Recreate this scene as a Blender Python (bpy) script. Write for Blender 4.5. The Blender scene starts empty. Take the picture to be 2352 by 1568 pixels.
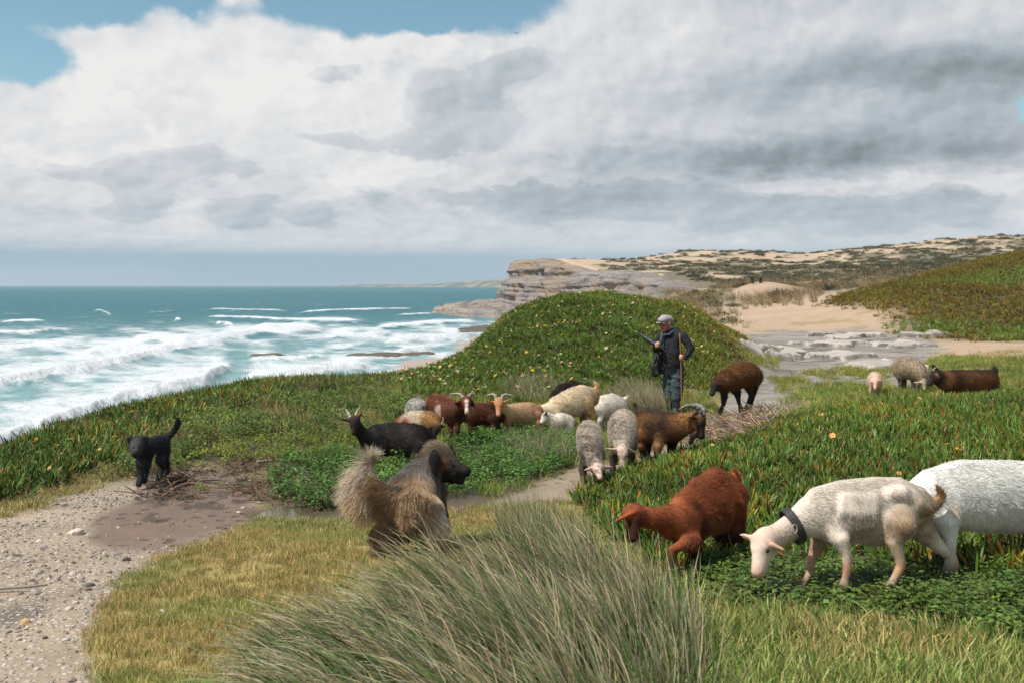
import bpy, math, random, time
import numpy as np
from mathutils import Vector

T0 = time.time()
rng = np.random.default_rng(11)
random.seed(5)
sc = bpy.context.scene
COL = sc.collection

# ------------------------------------------------------------------ camera
F = 2287.0            # focal length in picture units (2352 units across, 35 mm on a 36 mm sensor)
CX, HY = 1176.0, 656.0
CAMH = 1.6            # eye height above the near ground
SEA = CAMH - 13.0
cam_data = bpy.data.cameras.new('camera')
cam = bpy.data.objects.new('camera', cam_data)
COL.objects.link(cam)
cam.location = (0, 0, CAMH)
cam.rotation_euler = (math.radians(90), 0, 0)
cam_data.sensor_width = 36.0
cam_data.lens = 36.0 * F / 2352.0
cam_data.shift_y = -(784.0 - HY) / 2352.0
cam_data.clip_start = 0.05
cam_data.clip_end = 120000.0
cam_data.dof.use_dof = True
cam_data.dof.focus_distance = 11.0
cam_data.dof.aperture_fstop = 6.3
sc.camera = cam

# ------------------------------------------------------------------ light and exposure
SUN_AZ = math.radians(-116)     # measured from +Y towards +X: the sun stands to the side and a little behind the camera
SUN_EL = math.radians(57)
sun_dir = Vector((math.sin(SUN_AZ) * math.cos(SUN_EL), math.cos(SUN_AZ) * math.cos(SUN_EL), math.sin(SUN_EL)))
sun_data = bpy.data.lights.new('sun', 'SUN')
sun_data.energy = 5.0
sun_data.angle = math.radians(0.53)
sun_data.color = (1.0, 0.965, 0.91)
sun = bpy.data.objects.new('sun', sun_data)
COL.objects.link(sun)
sun.rotation_euler = (-sun_dir).to_track_quat('-Z', 'Y').to_euler()
sun.location = (-30, -20, 60)
sc.view_settings.view_transform = 'Standard'
sc.view_settings.look = 'None'
sc.view_settings.exposure = 0.16
sc.view_settings.gamma = 1.0
sc.view_settings.use_curve_mapping = False
sc.render.engine = 'CYCLES'
sc.cycles.use_denoising = True
sc.cycles.max_bounces = 4
sc.cycles.diffuse_bounces = 2
sc.cycles.transparent_max_bounces = 8
sc.cycles_curves.shape = 'RIBBONS'

# ------------------------------------------------------------------ node helpers
def lin(c):
    c = [x / 255.0 for x in c]
    return tuple(x / 12.92 if x <= 0.04045 else ((x + 0.055) / 1.055) ** 2.4 for x in c)

class X:
    """a socket in a node tree, with arithmetic"""
    def __init__(s, t, sock): s.t, s.s = t, sock
    def _m(s, op, *o, clamp=False):
        n = s.t.nodes.new('ShaderNodeMath'); n.operation = op; n.use_clamp = clamp
        for i, v in enumerate((s,) + o):
            if isinstance(v, X): s.t.links.new(v.s, n.inputs[i])
            else: n.inputs[i].default_value = v
        return X(s.t, n.outputs[0])
    def __add__(s, o): return s._m('ADD', o)
    __radd__ = __add__
    def __sub__(s, o): return s._m('SUBTRACT', o)
    def __rsub__(s, o): return (s * -1.0) + o
    def __mul__(s, o): return s._m('MULTIPLY', o)
    __rmul__ = __mul__
    def __truediv__(s, o): return s._m('DIVIDE', o)
    def mx(s, o): return s._m('MAXIMUM', o)
    def mn(s, o): return s._m('MINIMUM', o)
    def fn(s, op, *o): return s._m(op, *o)
    def sat(s): return s._m('ADD', 0.0, clamp=True)
    def step(s, a, b):
        n = s.t.nodes.new('ShaderNodeMapRange'); n.interpolation_type = 'SMOOTHSTEP'
        s.t.links.new(s.s, n.inputs[0])
        n.inputs[1].default_value = a; n.inputs[2].default_value = b
        n.inputs[3].default_value = 0.0; n.inputs[4].default_value = 1.0
        return X(s.t, n.outputs[0])

def sep(t, vec):
    n = t.nodes.new('ShaderNodeSeparateXYZ'); t.links.new(vec.s, n.inputs[0])
    return [X(t, o) for o in n.outputs]
def comb(t, *v):
    n = t.nodes.new('ShaderNodeCombineXYZ')
    for i, a in enumerate(v):
        if isinstance(a, X): t.links.new(a.s, n.inputs[i])
        else: n.inputs[i].default_value = a
    return X(t, n.outputs[0])
def noise(t, vec, scale, detail=4.0, rough=0.55, lac=2.0, dist=0.0):
    n = t.nodes.new('ShaderNodeTexNoise')
    if vec is not None: t.links.new(vec.s, n.inputs['Vector'])
    n.inputs['Scale'].default_value = scale; n.inputs['Detail'].default_value = detail
    n.inputs['Roughness'].default_value = rough; n.inputs['Lacunarity'].default_value = lac
    n.inputs['Distortion'].default_value = dist
    return X(t, n.outputs[0])
def voro(t, vec, scale, out='Distance', rnd=1.0, dim='3D'):
    n = t.nodes.new('ShaderNodeTexVoronoi'); n.voronoi_dimensions = dim
    if vec is not None: t.links.new(vec.s, n.inputs['Vector'])
    n.inputs['Scale'].default_value = scale; n.inputs['Randomness'].default_value = rnd
    return X(t, n.outputs[out])
def rgb(t, c):
    n = t.nodes.new('ShaderNodeRGB'); n.outputs[0].default_value = (c[0], c[1], c[2], 1); return X(t, n.outputs[0])
def mixc(t, f, a, b, blend='MIX'):
    n = t.nodes.new('ShaderNodeMix'); n.data_type = 'RGBA'; n.blend_type = blend; n.clamp_factor = True
    if isinstance(f, X): t.links.new(f.s, n.inputs[0])
    else: n.inputs[0].default_value = f
    for i, c in ((6, a), (7, b)):
        if isinstance(c, X): t.links.new(c.s, n.inputs[i])
        else: n.inputs[i].default_value = (c[0], c[1], c[2], 1)
    return X(t, n.outputs[2])
def attr(t, name, kind='GEOMETRY', out='Color'):
    n = t.nodes.new('ShaderNodeAttribute'); n.attribute_name = name; n.attribute_type = kind
    return X(t, n.outputs[out])
def geo(t, out='Position'):
    n = t.nodes.new('ShaderNodeNewGeometry'); return X(t, n.outputs[out])
def texco(t, out='Object'):
    n = t.nodes.new('ShaderNodeTexCoord'); return X(t, n.outputs[out])
def bump(t, h, strength=0.5, dist=0.02):
    n = t.nodes.new('ShaderNodeBump'); t.links.new(h.s, n.inputs['Height'])
    n.inputs['Strength'].default_value = strength; n.inputs['Distance'].default_value = dist
    return X(t, n.outputs[0])
def new_mat(name):
    m = bpy.data.materials.new(name); m.use_nodes = True
    t = m.node_tree; t.nodes.clear()
    out = t.nodes.new('ShaderNodeOutputMaterial')
    return m, t, out
def principled(t, out, color, rough=0.8, normal=None, spec=0.3, sub=None, trans=None, sheen=0.0, link=True):
    p = t.nodes.new('ShaderNodeBsdfPrincipled')
    def put(k, v):
        if isinstance(v, X): t.links.new(v.s, p.inputs[k])
        elif isinstance(v, (tuple, list)): p.inputs[k].default_value = (v[0], v[1], v[2], 1)
        else: p.inputs[k].default_value = v
    put('Base Color', color); put('Roughness', rough); put('Specular IOR Level', spec)
    if normal is not None: t.links.new(normal.s, p.inputs['Normal'])
    if sheen: put('Sheen Weight', sheen); put('Sheen Roughness', 0.5)
    res = p.outputs[0]
    if trans is not None:                      # thin leaves let some light through
        tr = t.nodes.new('ShaderNodeBsdfTranslucent')
        if isinstance(color, X): t.links.new(color.s, tr.inputs[0])
        else: tr.inputs[0].default_value = (color[0], color[1], color[2], 1)
        mx = t.nodes.new('ShaderNodeMixShader'); mx.inputs[0].default_value = trans
        t.links.new(res, mx.inputs[1]); t.links.new(tr.outputs[0], mx.inputs[2]); res = mx.outputs[0]
    if link: t.links.new(res, out.inputs['Surface'])
    return p
def simple_mat(name, c, rough=0.6, spec=0.3, var=0.15, scale=30.0, bump_s=0.0):
    m, t, out = new_mat(name)
    co = texco(t); nz = noise(t, co, scale, 4)
    col = mixc(t, nz, tuple(x * (1 - var) for x in c), tuple(x * (1 + var) for x in c))
    principled(t, out, col, rough, bump(t, nz, bump_s, 0.01) if bump_s else None, spec)
    return m

# ------------------------------------------------------------------ sky: Nishita with clouds
def make_world():
    w = bpy.data.worlds.new('World'); sc.world = w; w.use_nodes = True
    t = w.node_tree; t.nodes.clear()
    out = t.nodes.new('ShaderNodeOutputWorld')
    sky = t.nodes.new('ShaderNodeTexSky'); sky.sky_type = 'NISHITA'; sky.sun_disc = False
    sky.sun_elevation = SUN_EL; sky.sun_rotation = SUN_AZ
    sky.altitude = 10; sky.air_density = 1.0; sky.dust_density = 0.6; sky.ozone_density = 1.5
    bg = t.nodes.new('ShaderNodeBackground'); bg.inputs[1].default_value = 0.105
    tint = mixc(t, 1.0, X(t, sky.outputs[0]), (1.02, 1.18, 1.02), 'MULTIPLY')
    t.links.new(tint.s, bg.inputs[0])
    d = texco(t, 'Generated')
    x, y, z = sep(t, d)
    az = x.fn('ARCTAN2', y)
    el0 = z.fn('ARCSINE'); az0 = az
    zz = (z.mx(0.0) + 0.09).fn('LOGARITHM', math.e)
    p0 = comb(t, x, y, zz * 0.36)
    def shifted(q, dx, dy, dz):
        n = t.nodes.new('ShaderNodeVectorMath'); n.operation = 'ADD'
        t.links.new(q.s, n.inputs[0]); n.inputs[1].default_value = (dx, dy, dz); return X(t, n.outputs[0])
    # ragged, billowing outlines: the directions are shuffled a little before the banks are laid out
    wn = t.nodes.new('ShaderNodeTexNoise'); t.links.new(p0.s, wn.inputs['Vector'])
    wn.inputs['Scale'].default_value = 13.0; wn.inputs['Detail'].default_value = 5.0; wn.inputs['Roughness'].default_value = 0.6
    wx, wy, wz = sep(t, X(t, wn.outputs['Color']))
    az = az0 + (wx - 0.5) * 0.085; el = el0 + (wy - 0.5) * 0.050
    def blob(px, py, rx, ry):
        a = math.atan((px - CX) / F); e = math.atan((HY - py) / F)
        u = (az - a) * (F / rx); v = (el - e) * (F / ry)
        return (u * u + v * v).fn('MULTIPLY', -1.0).fn('EXPONENT')
    n_big = noise(t, p0, 8.0, 6.0, 0.58)
    n_puff = noise(t, shifted(p0, 3.1, 1.7, 0.6), 15.0, 5.0, 0.58)
    n_off = noise(t, shifted(p0, 3.1 - 0.008, 1.7, 0.6 + 0.008), 15.0, 3.0, 0.58)
    relief = n_puff - n_off
    n_soft = noise(t, comb(t, x, y, zz * 1.1), 3.0, 3.0, 0.5)
    # open blue between the clouds; higher up the sky is mostly clear
    blue = (blob(40, 40, 330, 112) + blob(560, -10, 460, 100) + blob(1060, -10, 260, 98) * 1.1
            + blob(-10, 200, 150, 66) * 0.95 + blob(2352, 300, 42, 34) * 0.75 + blob(-10, 343, 70, 16) * 0.5
            - blob(300, 130, 230, 42) * 0.50 - blob(540, 22, 66, 26) * 0.65 - blob(1010, 112, 150, 34) * 0.45
            - blob(370, 62, 90, 26) * 0.50 + el.step(0.26, 0.62) * 0.80)
    cov = (n_big - 0.5) * 0.85 + (n_soft - 0.5) * 0.3 + 0.62 - blue.mx(-0.4) * 0.80
    cover = cov.step(0.02, 0.30)
    # sheets of grey cloud in front of the sunlit white bank
    g_bias = (blob(1060, 250, 190, 75) * 0.34 + blob(1010, 340, 140, 36) * 0.34 + blob(420, 395, 200, 40) * 0.36 + blob(300, 445, 60, 60) * 0.30
              + blob(160, 420, 50, 14) * 0.36 + blob(770, 172, 60, 24) * 0.32 + blob(1150, 440, 190, 30) * 0.30 + blob(640, 490, 280, 40) * 0.24
              + blob(760, 330, 90, 16) * 0.24 + blob(1500, 470, 420, 55) * 0.26 + blob(2000, 500, 420, 50) * 0.24 + blob(200, 500, 200, 30) * 0.2
              + blob(1200, 150, 120, 40) * 0.22 + (el.step(0.0, 0.1) * -1.0 + 1.0) * 0.10)
    gq = n_puff * 0.8 + g_bias * 1.25 - 0.585
    grey = gq.step(0.0, 0.085) * 0.80 + gq.step(-0.06, 0.34) * 0.60
    # tops that catch the sun
    w_bias = (blob(850, 390, 120, 46) * 0.26 + blob(180, 255, 240, 32) * 0.22 + blob(380, 530, 100, 44) * 0.26 + blob(950, 105, 150, 34) * 0.22
              + blob(1860, 430, 300, 18) * 0.28 + blob(2230, 470, 240, 34) * 0.2 + blob(1000, 395, 140, 16) * 0.26 + blob(560, 180, 420, 70) * 0.18 + blob(140, 400, 240, 26) * 0.16)
    lit = (noise(t, shifted(p0, -2.3, 0.4, 1.9), 17.0, 5.0, 0.6) + w_bias - 0.60).step(0.0, 0.14)
    dark = (blob(2260, 200, 420, 50) * 0.34 + blob(1850, 375, 520, 42) * 0.31 + blob(2352, 260, 260, 80) * 0.13
            + blob(2120, 20, 480, 70) * 0.11 + blob(1750, 260, 480, 160) * 0.12 + blob(2200, 330, 330, 60) * 0.10 + blob(1500, 470, 600, 70) * 0.07)
    val = (0.700 + relief * 0.55 + (n_big - 0.5) * 0.16 + lit * 0.085 - grey * (0.10 + (0.62 - n_soft) * 0.22)
           - dark * (n_soft * 1.0 + 0.50) + (n_soft - 0.5) * 0.14 + blob(520, 230, 560, 150) * 0.10)
    val = val.mx(0.17).mn(0.845)
    ramp = t.nodes.new('ShaderNodeValToRGB'); t.links.new(val.s, ramp.inputs[0])
    cr = ramp.color_ramp
    cr.elements[0].position = 0.12; cr.elements[0].color = (0.150, 0.185, 0.205, 1)
    cr.elements[1].position = 0.84; cr.elements[1].color = (0.850, 0.840, 0.830, 1)
    for pos, c in ((0.32, (0.310, 0.355, 0.385)), (0.52, (0.49, 0.54, 0.585)), (0.68, (0.69, 0.71, 0.735))):
        e_ = cr.elements.new(pos); e_.color = (c[0], c[1], c[2], 1)
    # rain haze low over the sea
    wob = (n_soft - 0.5) * 0.012
    low = ((el0 + wob) * -1.0).step(-0.046, -0.022) * 0.80
    low2 = (el0 * -1.0).step(-0.11, -0.02) * 0.28
    ccol = mixc(t, (low + low2).mn(0.90), X(t, ramp.outputs[0]), (0.340, 0.475, 0.570))
    ccol = mixc(t, blob(1950, 600, 640, 50) * 0.62, ccol, (0.60, 0.655, 0.69))
    ccol = mixc(t, blob(0, 645, 420, 40) * 0.35, ccol, (0.55, 0.65, 0.72))
    cb = t.nodes.new('ShaderNodeBackground'); cb.inputs[1].default_value = 0.90
    t.links.new(ccol.s, cb.inputs[0])
    ms = t.nodes.new('ShaderNodeMixShader')
    t.links.new((cover.mx(low)).s, ms.inputs[0])
    t.links.new(bg.outputs[0], ms.inputs[1]); t.links.new(cb.outputs[0], ms.inputs[2])
    t.links.new(ms.outputs[0], out.inputs['Surface'])
    w.cycles.sampling_method = 'MANUAL'; w.cycles.sample_map_resolution = 512
make_world()

# ------------------------------------------------------------------ object helpers
def tag(o, label=None, cat=None, group=None, kind=None):
    if label: o['label'] = label
    if cat: o['category'] = cat
    if group: o['group'] = group
    if kind: o['kind'] = kind
    return o
def mesh_obj(name, verts, faces, mat=None, parent=None, smooth=True, colors=None, attrs=None):
    me = bpy.data.meshes.new(name)
    verts = np.asarray(verts, dtype=np.float32)
    if isinstance(faces, np.ndarray):
        nf, k = faces.shape
        me.vertices.add(len(verts)); me.vertices.foreach_set('co', verts.ravel())
        me.loops.add(nf * k); me.loops.foreach_set('vertex_index', faces.ravel().astype(np.int32))
        me.polygons.add(nf)
        me.polygons.foreach_set('loop_start', np.arange(0, nf * k, k, dtype=np.int32))
        me.polygons.foreach_set('loop_total', np.full(nf, k, dtype=np.int32))
        me.update(calc_edges=True)
    else:
        me.from_pydata([tuple(map(float, v)) for v in verts], [], faces)
        me.update()
    if smooth: me.polygons.foreach_set('use_smooth', np.ones(len(me.polygons), dtype=bool))
    if colors is not None:
        a = me.color_attributes.new('col', 'FLOAT_COLOR', 'POINT')
        c = np.ones((len(verts), 4), np.float32); c[:, :3] = colors; a.data.foreach_set('color', c.ravel())
    for k_, v in (attrs or {}).items():
        a = me.attributes.new(k_, 'FLOAT', 'POINT'); a.data.foreach_set('value', np.asarray(v, np.float32))
    if mat: me.materials.append(mat)
    o = bpy.data.objects.new(name, me); COL.objects.link(o)
    if parent: o.parent = parent
    return o
def empty(name, loc=(0, 0, 0), rz=0.0):
    o = bpy.data.objects.new(name, None); COL.objects.link(o); o.location = loc; o.rotation_euler = (0, 0, rz)
    o.empty_display_size = 0.2
    return o

def vnoise(x, y, seed=0):
    """smooth value noise, 0..1"""
    xi = np.floor(x).astype(np.int64); yi = np.floor(y).astype(np.int64)
    xf = x - xi; yf = y - yi
    u = xf * xf * (3 - 2 * xf); v = yf * yf * (3 - 2 * yf)
    def h(a, b):
        n = (a * 374761393 + b * 668265263 + seed * 1442695041) & 0xffffffff
        n = ((n ^ (n >> 13)) * 1274126177) & 0xffffffff
        return ((n ^ (n >> 16)) & 0xffff) / 65535.0
    return (h(xi, yi) * (1 - u) + h(xi + 1, yi) * u) * (1 - v) + (h(xi, yi + 1) * (1 - u) + h(xi + 1, yi + 1) * u) * v
def fbm(x, y, oct=4, seed=0, gain=0.5):
    s = 0; a = 1.0; tot = 0
    for i in range(oct):
        s = s + a * vnoise(x * 2 ** i + 17.3 * i, y * 2 ** i - 9.1 * i, seed + i); tot += a; a *= gain
    return s / tot
def sstep(a, b, x):
    t = np.clip((x - a) / (b - a), 0, 1); return t * t * (3 - 2 * t)
def poly_sd(px, py, poly):
    """signed distance to a polygon, positive inside"""
    P = np.asarray(poly, float); Q = np.roll(P, -1, 0)
    d2 = np.full(px.shape, 1e18); ins = np.zeros(px.shape, bool)
    for (x0, y0), (x1, y1) in zip(P, Q):
        ex, ey = x1 - x0, y1 - y0
        t = np.clip(((px - x0) * ex + (py - y0) * ey) / (ex * ex + ey * ey + 1e-12), 0, 1)
        d2 = np.minimum(d2, (px - x0 - t * ex) ** 2 + (py - y0 - t * ey) ** 2)
        c = ((y0 > py) != (y1 > py))
        with np.errstate(divide='ignore', invalid='ignore'):
            xx = x0 + (py - y0) / (y1 - y0 + 1e-12) * ex
        ins ^= c & (px < xx)
    d = np.sqrt(d2)
    return np.where(ins, d, -d)
def line_d(px, py, pts):
    d2 = np.full(px.shape, 1e18)
    for (x0, y0), (x1, y1) in zip(pts[:-1], pts[1:]):
        ex, ey = x1 - x0, y1 - y0
        t = np.clip(((px - x0) * ex + (py - y0) * ey) / (ex * ex + ey * ey + 1e-12), 0, 1)
        d2 = np.minimum(d2, (px - x0 - t * ex) ** 2 + (py - y0 - t * ey) ** 2)
    return np.sqrt(d2)
# ================================================================== terrain
# heights of the ground below the eye (m), read off along lines of sight: (column, distance, drop)
CTRL = []
def row(d, *ph):
    for px, h in ph: CTRL.append((px, d, h))
row(2.0, (-900, 1.62), (-300, 1.6), (600, 1.6), (1200, 1.6), (1800, 1.58), (2600, 1.55), (3200, 1.5))
row(4.0, (-600, 1.62), (0, 1.6), (600, 1.58), (1200, 1.58), (1800, 1.58), (2352, 1.55), (2900, 1.5))
row(5.3, (-600, 1.7), (0, 1.65), (600, 1.66), (1200, 1.66), (1700, 1.61), (2000, 1.58), (2352, 1.53), (2900, 1.45))
row(6.4, (0, 1.70), (600, 1.70), (1000, 1.70), (1400, 1.70), (1700, 1.62), (2352, 1.52))
row(7.5, (-600, 1.8), (0, 1.75), (300, 1.79), (600, 1.84), (900, 1.81), (1130, 1.83), (1400, 1.78), (1700, 1.63), (2000, 1.58), (2352, 1.5), (2900, 1.4))
row(9.0, (-600, 1.9), (0, 1.80), (300, 1.81), (600, 1.88), (900, 1.90), (1130, 1.92), (1350, 1.91), (1600, 1.69), (1900, 1.60), (2352, 1.5), (2900, 1.4))
row(11., (-300, 1.95), (0, 1.86), (300, 1.85), (600, 1.89), (900, 1.93), (1200, 1.96), (1430, 1.97), (1580, 1.93), (1700, 1.76), (2000, 1.62), (2352, 1.52), (2900, 1.45))
row(13., (0, 1.9), (300, 1.87), (600, 1.89), (900, 1.95), (1200, 2.0), (1450, 2.05), (1650, 2.0), (1800, 1.80), (2100, 1.62), (2352, 1.58), (2900, 1.5))
row(15., (0, 1.95), (300, 1.89), (600, 1.89), (900, 1.95), (1200, 2.05), (1500, 2.13), (1680, 2.13), (1850, 1.98), (2100, 1.78), (2352, 1.68), (2900, 1.6))
row(17.3, (300, 1.92), (600, 1.90), (900, 1.95), (1200, 2.03), (1540, 2.22), (1680, 2.2), (1850, 2.2), (2000, 2.15), (2200, 2.05), (2352, 1.86), (2900, 1.6))
row(20., (600, 1.9), (900, 1.95), (1100, 1.86), (1300, 1.83), (1500, 2.05), (1650, 2.25), (1900, 2.22), (2100, 2.18), (2352, 1.96), (2900, 1.6))
row(25., (600, 2.0), (900, 2.2), (1050, 1.9), (1150, 1.45), (1300, 1.05), (1450, 1.02), (1600, 1.55), (1700, 2.2), (1900, 2.3), (2100, 2.25), (2352, 1.92), (2900, 1.5))
row(30., (600, 2.2), (1050, 2.3), (1150, 1.12), (1250, 0.58), (1340, 0.40), (1450, 0.40), (1560, 0.60), (1640, 1.15), (1720, 2.0), (1900, 2.35), (2150, 2.3), (2352, 2.05), (2900, 1.6))
row(36., (600, 2.2), (1150, 2.4), (1300, 1.1), (1450, 1.1), (1600, 1.45), (1690, 1.85), (1800, 2.3), (2000, 2.35), (2352, 2.2), (2900, 1.8))
row(45., (600, 2.2), (1300, 2.1), (1500, 2.1), (1700, 2.25), (1850, 2.3), (2000, 2.25), (2150, 2.12), (2352, 2.1), (2900, 1.5))
row(55., (1300, 2.3), (1500, 2.2), (1700, 2.0), (1850, 1.8), (2000, 1.2), (2100, 0.75), (2352, 0.35), (2900, -.6))
row(66., (1500, 2.1), (1700, 1.85), (1850, 1.35), (1950, 0.8), (2100, -0.25), (2250, -1.0), (2352, -1.6), (2900, -3))
row(80., (600, 2.2), (1300, 2.2), (1500, 1.9), (1700, 1.3), (1800, 0.95), (1900, 0.5), (2000, 0.15), (2150, -1.1), (2250, -1.9), (2352, -2.7), (2900, -4.5))
row(100., (1500, 2.0), (1650, 1.0), (1740, -0.35), (1850, 0.25), (2000, 0.2), (2200, -0.8), (2352, -2.0), (2900, -4))
row(130., (1500, 1.2), (1600, 0.5), (1750, 0.3), (1900, 0.4), (2100, -0.1), (2352, -1.0), (2900, -3))
row(200., (600, 1), (1400, 1.0), (1520, 0.6), (1650, -0.2), (1800, -1.0), (2000, -2), (2352, -3), (2900, -4))
row(300., (1400, -2.5), (1500, -3.2), (1800, -4.5), (2100, -6.5), (2352, -8), (2900, -9))
row(420., (600, -6), (1250, -9.8), (1350, -9.8), (1500, -9), (1800, -9), (2100, -12), (2352, -15), (2900, -16))
row(600., (1180, -11), (1300, -13), (1450, -15.5), (1600, -19.5), (1800, -20), (2000, -22.5), (2150, -27.5), (2352, -28.5), (2900, -29))
row(850., (600, -8), (1180, -9), (1600, -16), (2000, -18), (2352, -20), (2900, -20))
row(1600., (600, -4), (1200, -4), (1600, -5), (2352, -6), (2900, -6))
CT = np.array(CTRL, float)
def tps_coords(px, d): return np.stack([px / 330.0, 3.4 * np.log(d)], -1)
def tps_k(r2): return 0.5 * r2 * np.log(r2 + 1e-12)
_A = tps_coords(CT[:, 0], CT[:, 1]); _n = len(_A)
_K = tps_k(((_A[:, None] - _A[None]) ** 2).sum(-1)) + np.eye(_n) * 0.004
_P = np.concatenate([np.ones((_n, 1)), _A], 1)
_M = np.block([[_K, _P], [_P.T, np.zeros((3, 3))]])
_W = np.linalg.solve(_M, np.concatenate([CT[:, 2], np.zeros(3)]))
def land_drop(px, d):
    q = tps_coords(px, d); out = np.zeros(len(q))
    for i in range(0, len(q), 20000):
        s = q[i:i + 20000]
        r2 = ((s[:, None] - _A[None]) ** 2).sum(-1)
        out[i:i + 20000] = tps_k(r2) @ _W[:_n] + _W[_n] + s @ _W[_n + 1:]
    return out
COAST_PX = [(-2600, 5.5), (-1400, 6.5), (-700, 8.2), (-300, 9.6), (0, 11.2), (150, 13.2), (300, 15), (450, 17), (600, 19), (750, 20.5),
            (870, 21.5), (960, 23), (1030, 26), (1105, 30), (1180, 36), (1265, 50), (1390, 80), (1480, 130), (1530, 180), (1545, 205),
            (1450, 300), (1330, 370), (1252, 420), (1205, 455), (1180, 480), (1184, 520), (1210, 600), (1250, 800), (1270, 1600)]
COAST = [((p - CX) / F * d, d) for p, d in COAST_PX]
LANDPOLY = COAST + [(4000, 1600), (4000, -60), (-18, -60)]
def shore_x(y): return np.interp(y, [0, 80, 150, 185, 230, 300, 400, 480, 600], [-30, -25, -20.5, -13, -11, -8, -5, -10, 0])
PUDDLE = [((p - CX) / F * d, d) for p, d in ((585, 8.2), (680, 8.02), (790, 7.95), (880, 8.0), (950, 8.2), (960, 8.4), (880, 8.45), (780, 8.42), (640, 8.5))]
def terrain(x, y):
    x = np.asarray(x, float); y = np.asarray(y, float); sh = x.shape; x = x.ravel(); y = y.ravel()
    d = np.maximum(y, 2.2); px = np.clip(CX + F * x / d, -1100, 3400)
    z = -land_drop(px, d)
    # small relief everywhere, dunes far off
    z = z + (fbm(x * 1.3, y * 1.3, 3, 3) - 0.5) * 0.07 * sstep(2, 6, y + 4) + (fbm(x * .35, y * .35, 2, 7) - .5) * 0.10 * sstep(18, 40, y)
    far = sstep(95, 220, y)
    mnd = np.exp(-((px - 1380) / 300.0) ** 2) * sstep(17, 20, y) * (1 - sstep(36, 42, y)); z = z + mnd * ((fbm(x * .7, y * .7, 3, 15) - .5) * .5 + (fbm(x * 2.2, y * 2.2, 2, 16) - .5) * .2)
    z = z + far * ((fbm(x / 34, y / 60, 4, 21) - 0.5) * 5.0 * np.clip(y / 450, 0, 1.3) + (fbm(x / 7, y / 14, 3, 5) - 0.5) * 0.8)
    pd = poly_sd(x, y, PUDDLE); z = z - 0.07 * sstep(-.25, .2, pd) * (y < 12)
    s = poly_sd(x, y, LANDPOLY)
    zlow = SEA - CAMH + np.clip((x - shore_x(y)) * 0.06, -3.0, 1.7)
    wn = (fbm(x * .5, y * .5, 3, 9) - .5) * 1.2 * sstep(6, 12, y)
    bl = sstep(150, 190, y); k = sstep(0, 1, (-(s + wn * 0.6)) / 7.5) * (1 - bl) + sstep(0, 1, (5.0 - s) / 4.0) * bl
    z = z * (1 - k) + zlow * k
    return (z + CAMH).reshape(sh)

ys = np.concatenate([np.linspace(-7, 2.6, 26), np.arange(2.8, 9, 0.07), np.arange(9, 19, 0.1), np.arange(19, 32, 0.2),
                     32 * 1.0165 ** np.arange(0, 240)])
ys = ys[ys < 1550]
ss = np.sinh(np.linspace(-1.6, 1.6, 500)) / np.sinh(1.6) * 0.85
APEX = 8.0
GX = ss[None, :] * (ys[:, None] + APEX); GY = np.repeat(ys[:, None], len(ss), 1)
GZ = terrain(GX, GY)
def ground_z(x, y):
    """height on the ground sheet"""
    x = np.asarray(x, float); y = np.asarray(y, float)
    i = np.clip(np.searchsorted(ys, y) - 1, 0, len(ys) - 2); fy = np.clip((y - ys[i]) / (ys[i + 1] - ys[i]), 0, 1)
    s = x / (y + APEX)
    j = np.clip(np.searchsorted(ss, s) - 1, 0, len(ss) - 2); fx = np.clip((s - ss[j]) / (ss[j + 1] - ss[j]), 0, 1)
    return (GZ[i, j] * (1 - fx) + GZ[i, j + 1] * fx) * (1 - fy) + (GZ[i + 1, j] * (1 - fx) + GZ[i + 1, j + 1] * fx) * fy
def project(x, y, z):
    y = np.maximum(y, 0.5); return CX + F * x / y, HY + F * (CAMH - z) / y
_DS = np.concatenate([np.arange(2.5, 40, 0.04), np.arange(40, 120, 0.25), np.arange(120, 900, 2)])
def ground_at(px, py):
    """where the line of sight through a picture point meets the ground"""
    x = (px - CX) / F * _DS; z = CAMH - (py - HY) / F * _DS
    g = ground_z(x, _DS); k = np.argmax(z <= g)
    if not (z <= g).any(): k = np.argmin(np.abs(z - g))
    return np.array([x[k], _DS[k], g[k]])

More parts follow.
